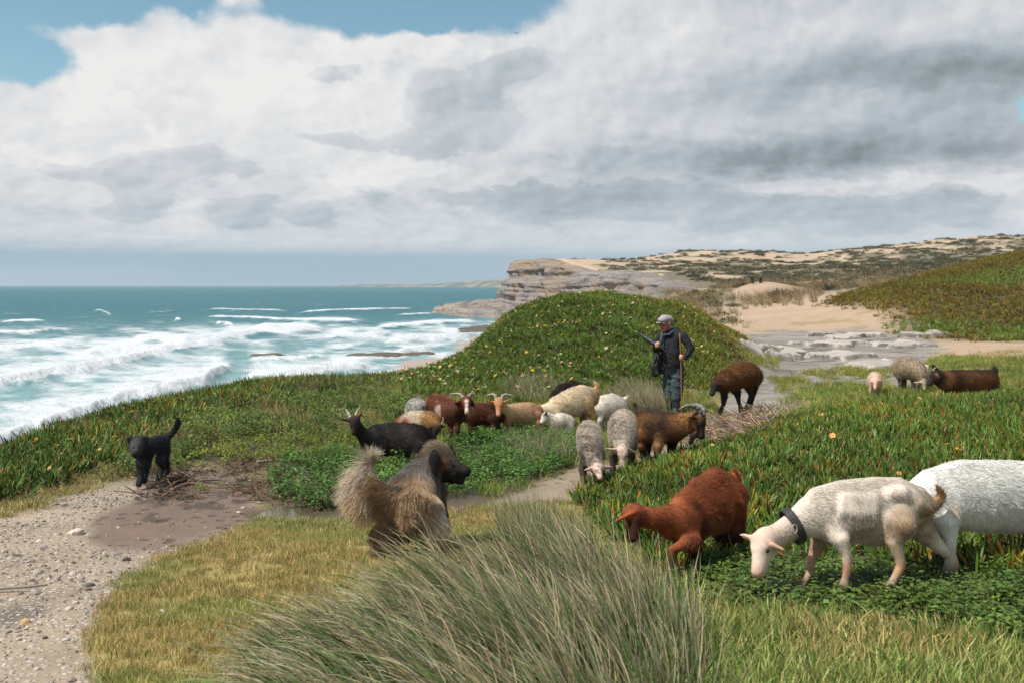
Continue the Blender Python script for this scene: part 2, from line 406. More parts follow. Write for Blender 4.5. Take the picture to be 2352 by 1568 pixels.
# ---- kinds of ground, drawn as outlines on the ground
Z = dict(
  gravel=[(-900, 1700), (-900, 1260), (-200, 1195), (0, 1180), (60, 1170), (150, 1132), (250, 1112), (330, 1102), (420, 1090), (480, 1082), (570, 1090), (610, 1180), (560, 1200), (500, 1228), (420, 1258), (330, 1300), (250, 1370), (205, 1430), (190, 1480), (225, 1540), (250, 1600), (300, 1750)],
  mud=[(200, 1210), (260, 1160), (330, 1135), (480, 1092), (560, 1100), (610, 1180), (540, 1215), (440, 1245), (360, 1265), (270, 1262), (210, 1245)],
  wet=[(560, 1165), (640, 1160), (780, 1168), (900, 1165), (1050, 1125), (1120, 1105), (1200, 1110), (1140, 1150), (1080, 1175), (960, 1200), (800, 1205), (620, 1205), (560, 1190)],
  debris=[(310, 1145), (330, 1100), (420, 1085), (520, 1055), (640, 1055), (660, 1075), (560, 1085), (640, 1105), (760, 1125), (780, 1165), (640, 1165), (570, 1140), (500, 1105), (460, 1135), (390, 1150)],
  yellow=[(440, 1060), (500, 1030), (560, 1005), (700, 1000), (830, 1000), (850, 1040), (760, 1050), (660, 1062), (540, 1062)],
  herb1=[(620, 1100), (660, 1060), (760, 1045), (880, 1040), (1000, 1080), (1040, 1010), (1100, 985), (1200, 975), (1330, 985), (1340, 1060), (1280, 1090), (1180, 1120), (1080, 1135), (960, 1165), (800, 1175), (640, 1168)],
  herb2=[(1530, 1350), (1600, 1290), (1750, 1285), (1900, 1300), (2100, 1310), (2400, 1310), (3400, 1290), (3400, 1640), (2352, 1500), (2200, 1470), (2000, 1440), (1800, 1400), (1640, 1390)],
  leftplant=[(-900, 1100), (-200, 1060), (0, 1045), (150, 985), (300, 935), (450, 900), (600, 880), (750, 872), (870, 868), (900, 885), (860, 905), (760, 925), (620, 935), (480, 965), (380, 1010), (270, 1060), (130, 1115), (0, 1160), (-300, 1190), (-900, 1230)],
  leftherb=[(420, 1085), (250, 1105), (260, 1055), (380, 1005), (480, 960), (620, 932), (760, 920), (860, 900), (930, 905), (960, 930), (880, 990), (820, 1010), (560, 1005), (440, 1060)],
  bank=[(1320, 1135), (1400, 1105), (1470, 1075), (1560, 1045), (1660, 1020), (1760, 990), (1850, 955), (1950, 925), (2050, 908), (2200, 900), (2352, 893), (3400, 875), (3400, 1330), (2352, 1320), (2050, 1310), (1760, 1290), (1600, 1310), (1520, 1330), (1440, 1255), (1350, 1185)],
  trail=[(1120, 1150), (1250, 1105), (1330, 1075), (1440, 1060), (1560, 1010), (1630, 985), (1630, 955), (1700, 925), (1820, 905), (1860, 935), (1790, 955), (1720, 995), (1600, 1040), (1480, 1075), (1400, 1105), (1330, 1140), (1250, 1150)],
  pool=[(1640, 860), (1760, 825), (1860, 845), (2100, 868), (2100, 890), (1900, 880), (1830, 905), (1760, 935), (1700, 950), (1640, 940), (1700, 900)],
  rock=[(1655, 775), (1720, 765), (1850, 762), (2000, 757), (2130, 775), (2170, 800), (2120, 832), (2080, 862), (1900, 868), (1780, 850), (1690, 815)],
  foregrass=[(150, 1750), (200, 1600), (190, 1480), (205, 1430), (250, 1370), (330, 1300), (420, 1258), (560, 1200), (640, 1190), (900, 1195), (1140, 1160), (1340, 1150), (1440, 1255), (1520, 1330), (1620, 1390), (1800, 1405), (2000, 1445), (2200, 1475), (3400, 1640), (3400, 2000), (150, 2000)],
  valley=[(1640, 945), (1700, 915), (1830, 885), (2050, 880), (2200, 880), (2352, 860), (2352, 890), (2050, 915), (1900, 945), (1780, 990), (1640, 1010)],
  rightgrass=[(2080, 880), (2120, 840), (2200, 800), (2352, 785), (3400, 750), (3400, 900), (2352, 895)],
)
ZD = dict(rock=(22, 50), pool=(15.5, 30), valley=(14.5, 27), rightgrass=(15, 40), trail=(8, 19.5), leftplant=(5.5, 24), leftherb=(8, 24), bank=(4.8, 16.8))
def zone(name, px, py, d, soft=12.0, grow=0.0):
    s = poly_sd(px, py, Z[name])
    w = sstep(-soft, soft, s + grow)
    a, b = ZD.get(name, (0, 15))
    return w * sstep(a - 0.5, a + 0.1, d) * (1 - sstep(b, b + 1.0, d))
def mound_w(x, y):
    """1 on the flowery mound"""
    s = poly_sd(x, y, [((p - CX) / F * d, d) for p, d in ((880, 19.2), (1000, 17.6), (1150, 17.2), (1300, 17.4), (1430, 18.6), (1500, 19.5), (1610, 20.5), (1670, 23), (1690, 28), (1700, 33), (1690, 38), (1600, 42), (1450, 40), (1300, 40), (1180, 37), (1090, 31), (1015, 26.5), (950, 23.2), (880, 21.8))])
    return sstep(-0.5, 0.5, s)
def hill_w(x, y):
    """1 on the reddish succulent hill"""
    s = poly_sd(x, y, [((p - CX) / F * d, d) for p, d in ((1905, 64), (1990, 56), (2060, 52), (2090, 45), (2200, 42), (2352, 41), (3200, 38), (3200, 95), (2352, 96), (2200, 92), (2080, 84), (2000, 76), (1930, 70))])
    return sstep(-1.5, 1.5, s)

gx, gy, gz = GX.ravel(), GY.ravel(), GZ.ravel()
gpx, gpy = project(gx, gy, gz); gd = np.maximum(gy, 0.5)
n1 = fbm(gx * 2.1, gy * 2.1, 4, 31); n2 = fbm(gx * .6, gy * .6, 3, 41); nf = fbm(gx / 9, gy / 15, 4, 51) - .07
def C(*c): return np.array(lin(c))
col = np.tile(C(112, 104, 66), (len(gx), 1)) * (0.8 + 0.4 * n1)[:, None]
def paint(w, c):
    global col
    w = np.clip(w, 0, 1)[:, None]; col = col * (1 - w) + np.asarray(c) * w
jx = gpx + (n1 - .5) * 60; jy = gpy + (n2 - .5) * 24
paint(zone('foregrass', jx, jy, gd, 18), C(150, 134, 84)[None] * (0.75 + 0.5 * n1)[:, None])
gsoil = C(154, 136, 116)[None] * (0.72 + 0.5 * n1)[:, None]
paint(zone('gravel', jx, jy, gd, 16), gsoil)
Z['rut'] = [(-600, 1420), (-50, 1400), (60, 1378), (115, 1388), (80, 1420), (-50, 1445), (-600, 1480)]; paint(zone('rut', jx, jy, gd, 16) * .8, C(96, 86, 78)[None] * (0.8 + 0.4 * n1)[:, None])
mudw = zone('mud', jx, jy, gd, 16)
paint(mudw, C(126, 106, 92)[None] * (0.82 + 0.36 * n2)[:, None]); trk = sstep(.60, .68, fbm(gx * 4.5, gy * 3.0, 3, 37)); paint(mudw * trk * .75, C(72, 60, 52))
wetw = zone('wet', jx, jy, gd, 14)
paint(wetw, C(98, 82, 66))
for k_ in ('leftplant', 'leftherb', 'herb1', 'herb2', 'yellow', 'bank'):
    paint(zone(k_, gpx, gpy, gd, 10) * 0.9, C(62, 58, 36)[None] * (0.7 + 0.6 * n1)[:, None])
paint(zone('debris', gpx, gpy, gd, 14) * 0.8, C(92, 76, 62))
paint(zone('valley', jx, jy, gd, 10), C(120, 118, 66)[None] * (0.7 + 0.6 * n1)[:, None])
paint(zone('trail', jx, jy, gd, 10), C(140, 124, 106)[None] * (0.8 + 0.4 * n1)[:, None])
paint(zone('rightgrass', jx, jy, gd, 10), C(100, 98, 52))
md = sstep(22, 34, gy) * (1 - sstep(110, 160, gy))
paint(md, C(168, 144, 120)[None] * (0.85 + 0.3 * n2)[:, None])                # pale trodden sand
paint(md * sstep(.55, .7, n2) * (1 - sstep(50, 60, gy)) * 0.7, C(128, 112, 66))
rockw = zone('rock', jx, jy, gd, 10); poolw = zone('pool', jx, jy, gd, 8)
paint(rockw, C(156, 146, 134)[None] * (0.65 + 0.6 * n2)[:, None])
paint(poolw, C(142, 134, 124))
mw = mound_w(gx, gy); paint(mw, C(58, 62, 30))
hw = hill_w(gx, gy); paint(hw, C(74, 62, 38)[None] * (.8 + .4 * n1)[:, None])
# far sand and scrub
fw = sstep(95, 130, gy)
sand = C(172, 150, 126)[None] * (0.9 + 0.2 * n1)[:, None]
scrub = C(108, 100, 80)[None] * (0.75 + 0.5 * n1)[:, None]
sandy = sstep(0.42, 0.56, nf + 0.22 * (1 - sstep(1300, 1560, gpx)) + 0.10 * sstep(380, 480, gy) - 0.13 * sstep(1900, 2200, gpx) * (1 - sstep(400, 480, gy)))
paint(fw, scrub); paint(fw * sandy, sand)
dune = np.maximum.reduce([np.exp(-(((gpx - a) / ra) ** 2 + ((gd - b) / rb) ** 2)) for a, ra, b, rb in ((1760, 90, 92, 12), (1990, 60, 104, 14), (1950, 90, 68, 9))])
scrub_mid = sstep(72, 85, gy) * (1 - fw) * (1 - sstep(.3, .5, dune)) * (1 - hw)
paint(scrub_mid * 0.8, scrub)
s_coast = poly_sd(gx, gy, LANDPOLY)
cl = sstep(0.5, 3.5, -s_coast + 8 * sstep(50, 70, gy) * 0)
paint(cl, C(176, 158, 140)[None] * (0.85 + 0.3 * n1)[:, None])
beach = cl * sstep(0.8, 2.5, SEA + 2.2 - gz + 1)
paint(beach, C(184, 162, 146))
wetness = np.clip(np.maximum(mudw * 0.45 * (0.4 + n2), wetw) + poolw * 0.55 * sstep(.45, .6, n1) + rockw * 0.75 * sstep(.42, .56, n2) + beach * (1 - sstep(SEA + .15, SEA + .5, gz)), 0, 1)
rocky = np.clip(rockw + poolw * .6, 0, 1)
gravelly = np.clip(zone('gravel', jx, jy, gd, 16) * (1 - mudw), 0, 1)

def make_ground_mat():
    m, t, out = new_mat('ground')
    base = attr(t, 'col'); wet = attr(t, 'wet', out='Fac'); rk = attr(t, 'rocky', out='Fac'); gr = attr(t, 'gravelly', out='Fac')
    p = geo(t)
    fine = noise(t, p, 26.0, 6, 0.65); mid = noise(t, p, 4.0, 5, 0.6); grain = noise(t, p, 140.0, 3, 0.6)
    v = fine * 0.75 + mid * 0.45 + grain * 0.25
    c = mixc(t, 1.0, base, comb(t, v + 0.27, v + 0.27, v + 0.27), 'MULTIPLY')
    # worn rock sheets: thin dark ledges
    x, y, z = sep(t, p)
    led = noise(t, comb(t, x * 0.45, y * 1.4, z * 2.0), 1.6, 7, 0.62, dist=0.6)
    crack = (led - 0.5).fn('ABSOLUTE').step(0.0, 0.06) 
    crack2 = noise(t, comb(t, x * 0.2, y * 0.6, 3.0), 1.2, 4, 0.5).step(0.36, 0.55)
    dk = (1.0 - crack) * rk * crack2
    c = mixc(t, dk * 0.85, c, (0.05, 0.045, 0.04))
    # pebbles in the gravel
    vo = voro(t, p, 38.0, 'Distance'); vc = voro(t, p, 38.0, 'Color'); 
    pr, pg, pb = sep(t, vc)
    peb = (1.0 - vo).step(0.45, 0.7) * gr * pr.step(0.35, 0.6)
    pc = mixc(t, pg, (0.30, 0.25, 0.21), (0.62, 0.56, 0.50))
    c = mixc(t, peb * 0.75, c, pc)
    # trodden prints in the mud
    mu = attr(t, 'mud', out='Fac')
    hp = (1.0 - voro(t, comb(t, x, y * 0.8, 0.0), 6.0, dim='2D')).step(0.74, 0.84) * noise(t, p, 1.3, 2).step(0.44, 0.52) * mu
    c = mixc(t, hp * 0.6, c, (0.06, 0.048, 0.04))
    c = mixc(t, wet * 0.45, c, mixc(t, 1.0, c, (0.45, 0.42, 0.40), 'MULTIPLY'))
    rough = 0.95 - wet * 0.55
    h = fine * 0.6 + mid * 0.8 + peb * 0.5 - dk * 1.5 + grain * 0.15 - hp * 1.4
    nb = bump(t, h * (1.0 - wet * 0.7), 0.55, 0.03)
    principled(t, out, c, rough, nb, 0.25)
    return m
nr, ncn = GX.shape
idx = np.arange(nr * ncn).reshape(nr, ncn)
faces = np.stack([idx[:-1, :-1], idx[:-1, 1:], idx[1:, 1:], idx[1:, :-1]], -1).reshape(-1, 4)
ground = mesh_obj('ground', np.stack([gx, gy, gz], -1), faces, make_ground_mat(), colors=np.clip(col, 0.004, 0.9),
                  attrs=dict(wet=wetness, rocky=rocky, gravelly=gravelly, mud=np.clip(mudw + wetw * .6 + zone('trail', jx, jy, gd, 10) * .6, 0, 1)))
tag(ground, kind='structure')

# ================================================================== sea
def make_sea():
    px = np.arange(-330, 1345, 3.0)
    t_ = np.concatenate([np.arange(0.40, 90, 0.75), np.arange(90, 250, 1.4), np.arange(250, 520, 3.2)])
    PX, TT = np.meshgrid(px, t_); py = HY + TT
    d = (CAMH - SEA) * F / TT; x = (PX - CX) / F * d; y = d
    n = fbm(PX / 60, py / 9, 4, 61); n_ = fbm(x / 9, y / 25, 4, 63)
    foam = np.zeros_like(PX); ridge = np.zeros_like(PX)
    BR = [  # leading edge of each breaker: points, trailing length, strength
        ([(-330, 905), (0, 890), (60, 884), (100, 876), (165, 862), (280, 840), (350, 822), (465, 802), (520, 795)], 42, 1.0),
        ([(-330, 1130), (0, 1040), (150, 985), (280, 935), (375, 912), (470, 888), (530, 852)], 60, 1.0),
        ([(560, 872), (650, 870), (830, 852), (850, 845)], 26, .9), ([(-330, 815), (0, 808), (180, 797)], 18, .85),
        ([(290, 790), (425, 790), (605, 770), (735, 760)], 20, 1.0), ([(745, 781), (865, 773), (900, 768)], 12, .85),
        ([(575, 753), (720, 748)], 9, .8), ([(490, 747), (540, 750)], 7, .9), ([(465, 712), (560, 716), (670, 717)], 6, .95),
        ([(680, 722), (800, 716), (960, 711)], 8, .95), ([(470, 731), (640, 738), (835, 741)], 9, .85), ([(0, 741), (115, 741)], 6, .8),
        ([(572, 696), (606, 698)], 6, 1.), ([(635, 695), (706, 697)], 4, .9), ([(740, 693), (782, 693)], 4, .9), ([(812, 698), (828, 698)], 3, .8),
        ([(212, 718), (232, 717), (262, 731)], 7, .9), ([(400, 737), (418, 738)], 5, .9), ([(860, 757), (980, 748), (1100, 741)], 10, .9),
        ([(930, 700), (1010, 697), (1090, 690)], 5, .75), ([(1000, 682), (1130, 676)], 3, .7), ([(1010, 800), (950, 808), (900, 815)], 10, .8),
        ([(180, 812), (300, 806), (420, 800)], 14, .7), ([(560, 832), (700, 826), (760, 822)], 12, .7), ([(880, 790), (1000, 781), (1080, 772)], 12, .85),
        ([(-200, 765), (60, 768), (170, 760)], 9, .6), ([(900, 728), (1010, 724)], 6, .8), ([(0, 724), (60, 725)], 4, .6), ([(330, 721), (420, 716)], 4, .6)]
    for pts, L, st in BR:
        pts = sorted(pts); a = np.array(pts, float)
        e = np.interp(PX, a[:, 0], a[:, 1]) + (n - .5) * L * 0.22
        t = e - py
        w = a[-1, 0] - a[0, 0]; tp = min(40, w * .3)
        inx = sstep(a[0, 0] - tp * .4, a[0, 0] + tp, PX) * (1 - sstep(a[-1, 0] - tp, a[-1, 0] + tp * .4, PX))
        f = np.where(t >= 0, np.exp(-t / L), np.exp(t / (0.02 * L + 0.5))) * inx * st
        foam = np.maximum(foam, f)
        ridge = np.maximum(ridge, np.exp(-((t - 0.12 * L) / (0.16 * L + 0.8)) ** 2) * inx * st)
    wash = sstep(694, 770, py) * 0.50 * (1 + .35 * sstep(500, 900, PX)) + sstep(800, 960, py) * 0.02 - 0.18 * (1 - sstep(690, 720, py))
    foam = np.clip(foam * 0.72 + wash * (0.15 + 1.3 * n), 0, 1)
    foam *= sstep(683, 694, py + 8 * sstep(900, 1000, PX))
    z = SEA + ridge * 1.5 * sstep(690, 720, py) + (n_ - .5) * 0.7 * (1 - sstep(1500, 6000, d)) * (1 - 0.6 * sstep(820, 900, py)) + (fbm(x / 2.5, y / 5, 3, 67) - .5) * .35 * (1 - sstep(300, 900, d))
    shallow = np.clip(sstep(700, 860, py) * 0.85 + sstep(900, 1150, PX) * sstep(690, 740, py) * .3, 0, 1)
    nr, nc = PX.shape; idx = np.arange(nr * nc).reshape(nr, nc)
    faces = np.stack([idx[1:, :-1], idx[1:, 1:], idx[:-1, 1:], idx[:-1, :-1]], -1).reshape(-1, 4)
    m, t, out = new_mat('sea_water')
    fo = attr(t, 'foam', out='Fac'); sh = attr(t, 'shallow', out='Fac')
    p = geo(t); xx, yy, zz = sep(t, p)
    q = comb(t, xx, yy, 0.0)
    nA = noise(t, q, 0.16, 8, 0.68, dist=0.4); nB = noise(t, q, 0.9, 5, 0.65); nC = noise(t, q, 0.035, 4, 0.5)
    nn = nA * 0.75 + nB * 0.25
    f = (fo * 1.15 + nn * 1.3 - 1.02).step(0.0, 0.55)
    caps = (nC * 0.3 + noise(t, q, 0.055, 7, 0.7) * 0.9).step(0.715, 0.78) * 0.5
    water = mixc(t, sh, (0.010, 0.095, 0.112), (0.17, 0.31, 0.31))
    water = mixc(t, nA.step(0.35, 0.65) * 0.55, water, mixc(t, sh, (0.018, 0.150, 0.165), (0.27, 0.40, 0.40)))
    c = mixc(t, f.mx(caps * (1.0 - sh)), water, (0.60, 0.615, 0.62))
    bn = bump(t, nA * 1.0 + nB * 0.35, 0.9, 1.2)
    principled(t, out, c, f * 0.35 + 0.42, bn, 0.22)
    o = mesh_obj('sea', np.stack([x.ravel(), y.ravel(), z.ravel()], -1), faces, m, attrs=dict(foam=foam.ravel(), shallow=shallow.ravel()))
    tag(o, kind='structure')
make_sea()

# ================================================================== sea cliff of the headland
def rock_mat(name, base, warm, scale=0.6, zs=1.0, tophi=None):
    m, t, out = new_mat(name)
    p = geo(t); x, y, z = sep(t, p)
    warp = noise(t, p, 0.05, 3) * 3.0
    st = noise(t, comb(t, x * 0.02, y * 0.02, (z + warp) * zs), 1.0, 6, 0.65)
    nn = noise(t, p, scale, 7, 0.65); big = noise(t, p, 0.035, 4, 0.6)
    v = st * 0.8 + nn * 0.7
    c = mixc(t, v.step(0.45, 1.0), tuple(b * 0.42 for b in base), tuple(b * 1.25 for b in base))
    w = big.step(0.42, 0.62)
    if tophi is not None: w = (w * 0.7 + z.step(tophi[0], tophi[1]) * 0.75).mn(1.0)
    c = mixc(t, w * 0.8, c, mixc(t, v.step(0.4, 1.0), tuple(b * 0.55 for b in warm), tuple(b * 1.15 for b in warm)))
    veg = noise(t, p, 0.11, 6, 0.65).step(0.58, 0.66)
    c = mixc(t, veg * 0.7, c, (0.075, 0.075, 0.04))
    dk = st.step(0.36, 0.30)
    c = mixc(t, (1.0 - st.step(0.33, 0.40)) * 0.6, c, (0.05, 0.045, 0.042))
    principled(t, out, c, 0.95, bump(t, st * 1.2 + nn, 1.0, 0.8), 0.15)
    return m
def make_cliff():
    pts = np.array([c for c in COAST[16:28]], float)
    seg = np.r_[0, np.cumsum(np.hypot(*np.diff(pts, axis=0).T))]
    N, M = 420, 60
    u = np.linspace(0, seg[-1], N)
    cx, cy = np.interp(u, seg, pts[:, 0]), np.interp(u, seg, pts[:, 1])
    k = np.ones(25) / 25
    cx = np.convolve(np.pad(cx, 12, 'edge'), k, 'valid'); cy = np.convolve(np.pad(cy, 12, 'edge'), k, 'valid')
    tx, ty = np.gradient(cx), np.gradient(cy); L = np.hypot(tx, ty); nx, ny = -ty / L, tx / L      # seaward
    top = np.maximum(ground_z(cx - nx * 9, cy - ny * 9), SEA + 2) + 0.2
    tpr = sstep(0, 55, u); top = top - 3.5 * (1 - tpr)
    v = np.linspace(0, 1, M)[:, None]
    z = SEA - 1 + (top - SEA + 1)[None] * v
    uu = np.repeat(u[None], M, 0)
    led = (fbm(z / 2.3, z * 0 + 3, 3, 71) - .5) * 3.2 + (np.floor(z / 3.1 + fbm(uu / 60, uu * 0, 2, 3) * 1.5) % 2) * 0.8
    off = 1.5 + (1 - v) ** 1.6 * 9.0 + led * (0.35 + 0.65 * np.sin(np.pi * v)) + (fbm(uu / 11, z / 6, 4, 73) - .5) * 6.0 + (fbm(uu / 3, z / 3, 3, 75) - .5) * 1.6
    off = off - 2.5 * sstep(0.93, 1.0, v) - 6.0 * (1 - tpr)[None]
    x = cx[None] + nx[None] * off; y = cy[None] + ny[None] * off
    # close the crest back onto the land
    x = np.concatenate([x, (cx - nx * 9)[None]]); y = np.concatenate([y, (cy - ny * 9)[None]]); z = np.concatenate([z, (ground_z(cx - nx * 9, cy - ny * 9) - 1.0 - 3.0 * (1 - tpr))[None]])
    idx = np.arange((M + 1) * N).reshape(M + 1, N)
    faces = np.stack([idx[:-1, :-1], idx[1:, :-1], idx[1:, 1:], idx[:-1, 1:]], -1).reshape(-1, 4)
    o = mesh_obj('headland_cliff', np.stack([x.ravel(), y.ravel(), z.ravel()], -1), faces, rock_mat('cliff_rock', (0.255, 0.232, 0.22), (0.32, 0.23, 0.15), 1.1, 1.0, (CAMH + 5, CAMH + 11)))
    tag(o, kind='structure')
make_cliff()
def slab(name, poly_px, zt, seed, mat, rough=1.0, step=1.2):
    """a low rock shelf standing out of the sea"""
    P = np.array([((p - CX) / F * (CAMH - SEA) * F / (q - HY), (CAMH - SEA) * F / (q - HY)) for p, q in poly_px])
    x0, y0 = P.min(0) - 4; x1, y1 = P.max(0) + 4
    nx_, ny_ = int(min(220, (x1 - x0) / step)), int(min(160, max(14, (y1 - y0) / step / 2.0)))
    gx_, gy_ = np.meshgrid(np.linspace(x0, x1, nx_), np.linspace(y0, y1, ny_))
    s = poly_sd(gx_, gy_, P) + (fbm(gx_ / 6, gy_ / 9, 4, seed) - .5) * 14 * rough
    z = SEA - 1.2 + sstep(-3, 3, s) * (zt + 1.2) + (np.floor(fbm(gx_ / 7, gy_ / 10, 4, seed + 3) * 6) / 6 - .5) * zt * 1.2 + (fbm(gx_ / 1.7, gy_ / 1.7, 3, seed + 7) - .5) * .5
    idx = np.arange(nx_ * ny_).reshape(ny_, nx_)
    f = np.stack([idx[:-1, :-1], idx[:-1, 1:], idx[1:, 1:], idx[1:, :-1]], -1).reshape(-1, 4)
    o = mesh_obj(name, np.stack([gx_.ravel(), gy_.ravel(), z.ravel()], -1), f, mat)
    tag(o, kind='structure'); return o
reef_m = rock_mat('reef_rock', (0.13, 0.12, 0.10), (0.17, 0.14, 0.09), 0.9, 1.4)
shelf_m = rock_mat('shelf_rock', (0.26, 0.235, 0.215), (0.34, 0.27, 0.20), 0.6, 1.4)
slab('rock_shelf', [(1005, 718), (1060, 706), (1110, 699), (1200, 697), (1300, 700), (1300, 735), (1150, 731), (1060, 727)], 3.2, 3, shelf_m, 1.0, 1.0)
slab('rock_reef', [(800, 816), (900, 811), (1000, 808), (1020, 813), (960, 817), (880, 819), (810, 819)], 0.5, 13, reef_m, 0.5, 0.5)
slab('rock_reef', [(545, 814), (640, 812), (700, 816), (640, 818), (560, 818)], 0.3, 23, reef_m, 0.3, 0.5)
slab('rock_reef', [(600, 825), (700, 823), (760, 826), (690, 829), (620, 829)], 0.35, 33, reef_m, 0.3, 0.5)
slab('rock_reef', [(1040, 757), (1120, 749), (1180, 752), (1120, 763), (1060, 764)], 0.6, 43, reef_m, 0.5, 0.6)

# far coast across the bay
def make_far_coast():
    px = np.linspace(780, 1500, 240)
    D0 = np.interp(px, [780, 1000, 1200, 1500], [9500, 7600, 5600, 5000])
    hp = np.interp(px, [780, 840, 930, 1000, 1060, 1110, 1180, 1300, 1500], [0.4, 2.4, 2.6, 4.0, 9.0, 12.5, 15, 17, 18]) + (fbm(px / 25, px * 0, 4, 83) - .5) * 5.0 * np.interp(px, [780, 1000, 1200], [.15, .6, 1])
    rows = []
    for k_, (a, b) in enumerate(((0.0, -0.02), (0.02, 0.35), (0.05, 0.7), (0.10, 1.0), (0.2, 0.9))):
        d = D0 * (1 + a); z = np.maximum(CAMH + hp / F * D0 * b - (1 - b) * 13 * (b < 1), SEA - 2) + (fbm(px / 8, px * 0 + k_, 3, 85) - .5) * 12 * (0 < k_ < 4)
        if k_ == 0: z = z * 0 + SEA - 2
        rows.append(np.stack([(px - CX) / F * d, d, z], -1))
    V = np.concatenate(rows); n = len(px); idx = np.arange(len(V)).reshape(5, n)
    f = np.stack([idx[:-1, :-1], idx[:-1, 1:], idx[1:, 1:], idx[1:, :-1]], -1).reshape(-1, 4)
    m, t, out = new_mat('far_coast')
    p = geo(t); a = noise(t, p, 0.004, 6, 0.65); b = noise(t, p, 0.012, 5, 0.7)
    c = mixc(t, a.step(0.4, 0.6), (0.10, 0.12, 0.08), (0.26, 0.22, 0.17))
    c = mixc(t, b.step(0.62, 0.68), c, (0.60, 0.52, 0.47))
    principled(t, out, c, 0.95, None, 0.1)
    tag(mesh_obj('far_coast_hills', V, f, m), kind='structure')
make_far_coast()
print('terrain', round(time.time() - T0, 1))
# ================================================================== vegetation
PROTO = {}
def proto_collection(name, meshes):
    c = bpy.data.collections.new(name)
    for i, me in enumerate(meshes):
        o = bpy.data.objects.new('%s_%02d' % (name, i), me); c.objects.link(o)
    PROTO[name] = c
    return c
class MB:
    """gathers triangles and quads with a colour per vertex"""
    def __init__(s): s.v, s.f, s.c = [], [], []
    def add(s, v, f, c):
        b = len(s.v); s.v += [tuple(map(float, p)) for p in v]; s.f += [tuple(b + i for i in q) for q in f]
        s.c += [tuple(c)] * len(v) if not hasattr(c[0], '__len__') else [tuple(q) for q in c]
    def strip(s, pts, ws, side, c0, c1):
        """a ribbon along pts; the last point is a tip"""
        n = len(pts); V, Cc = [], []
        for i, p in enumerate(pts):
            k = i / (n - 1); cc = tuple(a * (1 - k) + b * k for a, b in zip(c0, c1))
            if i < n - 1: V += [p - side * ws[i], p + side * ws[i]]; Cc += [cc, cc]
            else: V.append(p); Cc.append(cc)
        Fc = [(2 * i, 2 * i + 1, 2 * i + 3, 2 * i + 2) for i in range(n - 2)] + [(2 * n - 4, 2 * n - 3, 2 * n - 2)]
        s.add(V, Fc, Cc)
    def tube(s, pts, rs, k, c, cap=True):
        pts = np.asarray(pts, float); n = len(pts); V = []
        for i in range(n):
            t = pts[min(i + 1, n - 1)] - pts[max(i - 1, 0)]; t /= np.linalg.norm(t) + 1e-9
            a = np.cross(t, (0.31, 0.2, 0.93) if abs(t[2]) < .9 else (1, 0, 0)); a /= np.linalg.norm(a) + 1e-9; b = np.cross(t, a)
            for j in range(k):
                th = 2 * math.pi * j / k; V.append(pts[i] + (a * math.cos(th) + b * math.sin(th)) * rs[i])
        Fc = [(i * k + j, i * k + (j + 1) % k, (i + 1) * k + (j + 1) % k, (i + 1) * k + j) for i in range(n - 1) for j in range(k)]
        if cap: Fc += [tuple(range(k))[::-1], tuple((n - 1) * k + j for j in range(k))]
        s.add(V, Fc, c)
    def mesh(s, name, mat, smooth=True):
        me = bpy.data.meshes.new(name); me.from_pydata(s.v, [], s.f); me.update()
        a = me.color_attributes.new('col', 'FLOAT_COLOR', 'POINT')
        cc = np.ones((len(s.v), 4), np.float32); cc[:, :3] = s.c; a.data.foreach_set('color', cc.ravel())
        if smooth: me.polygons.foreach_set('use_smooth', np.ones(len(me.polygons), dtype=bool))
        me.materials.append(mat); return me

def leaf_mat(name, rough=0.5, spec=0.4, trans=0.25, inst=True):
    m, t, out = new_mat(name)
    c = attr(t, 'col')
    if inst: c = mixc(t, 1.0, c, attr(t, 'tint', 'INSTANCER'), 'MULTIPLY')
    nz = noise(t, geo(t), 60.0, 2)
    c = mixc(t, 1.0, c, comb(t, nz * 0.5 + 0.75, nz * 0.5 + 0.75, nz * 0.5 + 0.75), 'MULTIPLY')
    principled(t, out, c, rough, None, spec, trans=trans)
    return m
M_SUCC = leaf_mat('succulent_leaf', 0.5, 0.35, 0.15)
M_LEAF = leaf_mat('herb_leaf', 0.5, 0.4, 0.3)
M_GRASS = leaf_mat('grass_blade', 0.55, 0.3, 0.3)
M_DRY = leaf_mat('dry_stem', 0.8, 0.15, 0.0)
M_FLOWER = leaf_mat('flower_petal', 0.6, 0.2, 0.35)
M_STONE = leaf_mat('pebble', 0.9, 0.2, None)

R = random.Random(3)
def U(a, b): return R.uniform(a, b)
def vec(*a): return np.array(a, float)
def unit(v): return v / (np.linalg.norm(v) + 1e-9)
def jit(c, s): 
    k = 1 + U(-s, s); return tuple(max(0.002, x * k * (1 + U(-s, s) * .4)) for x in c)
WHITE = (1, 1, 1)
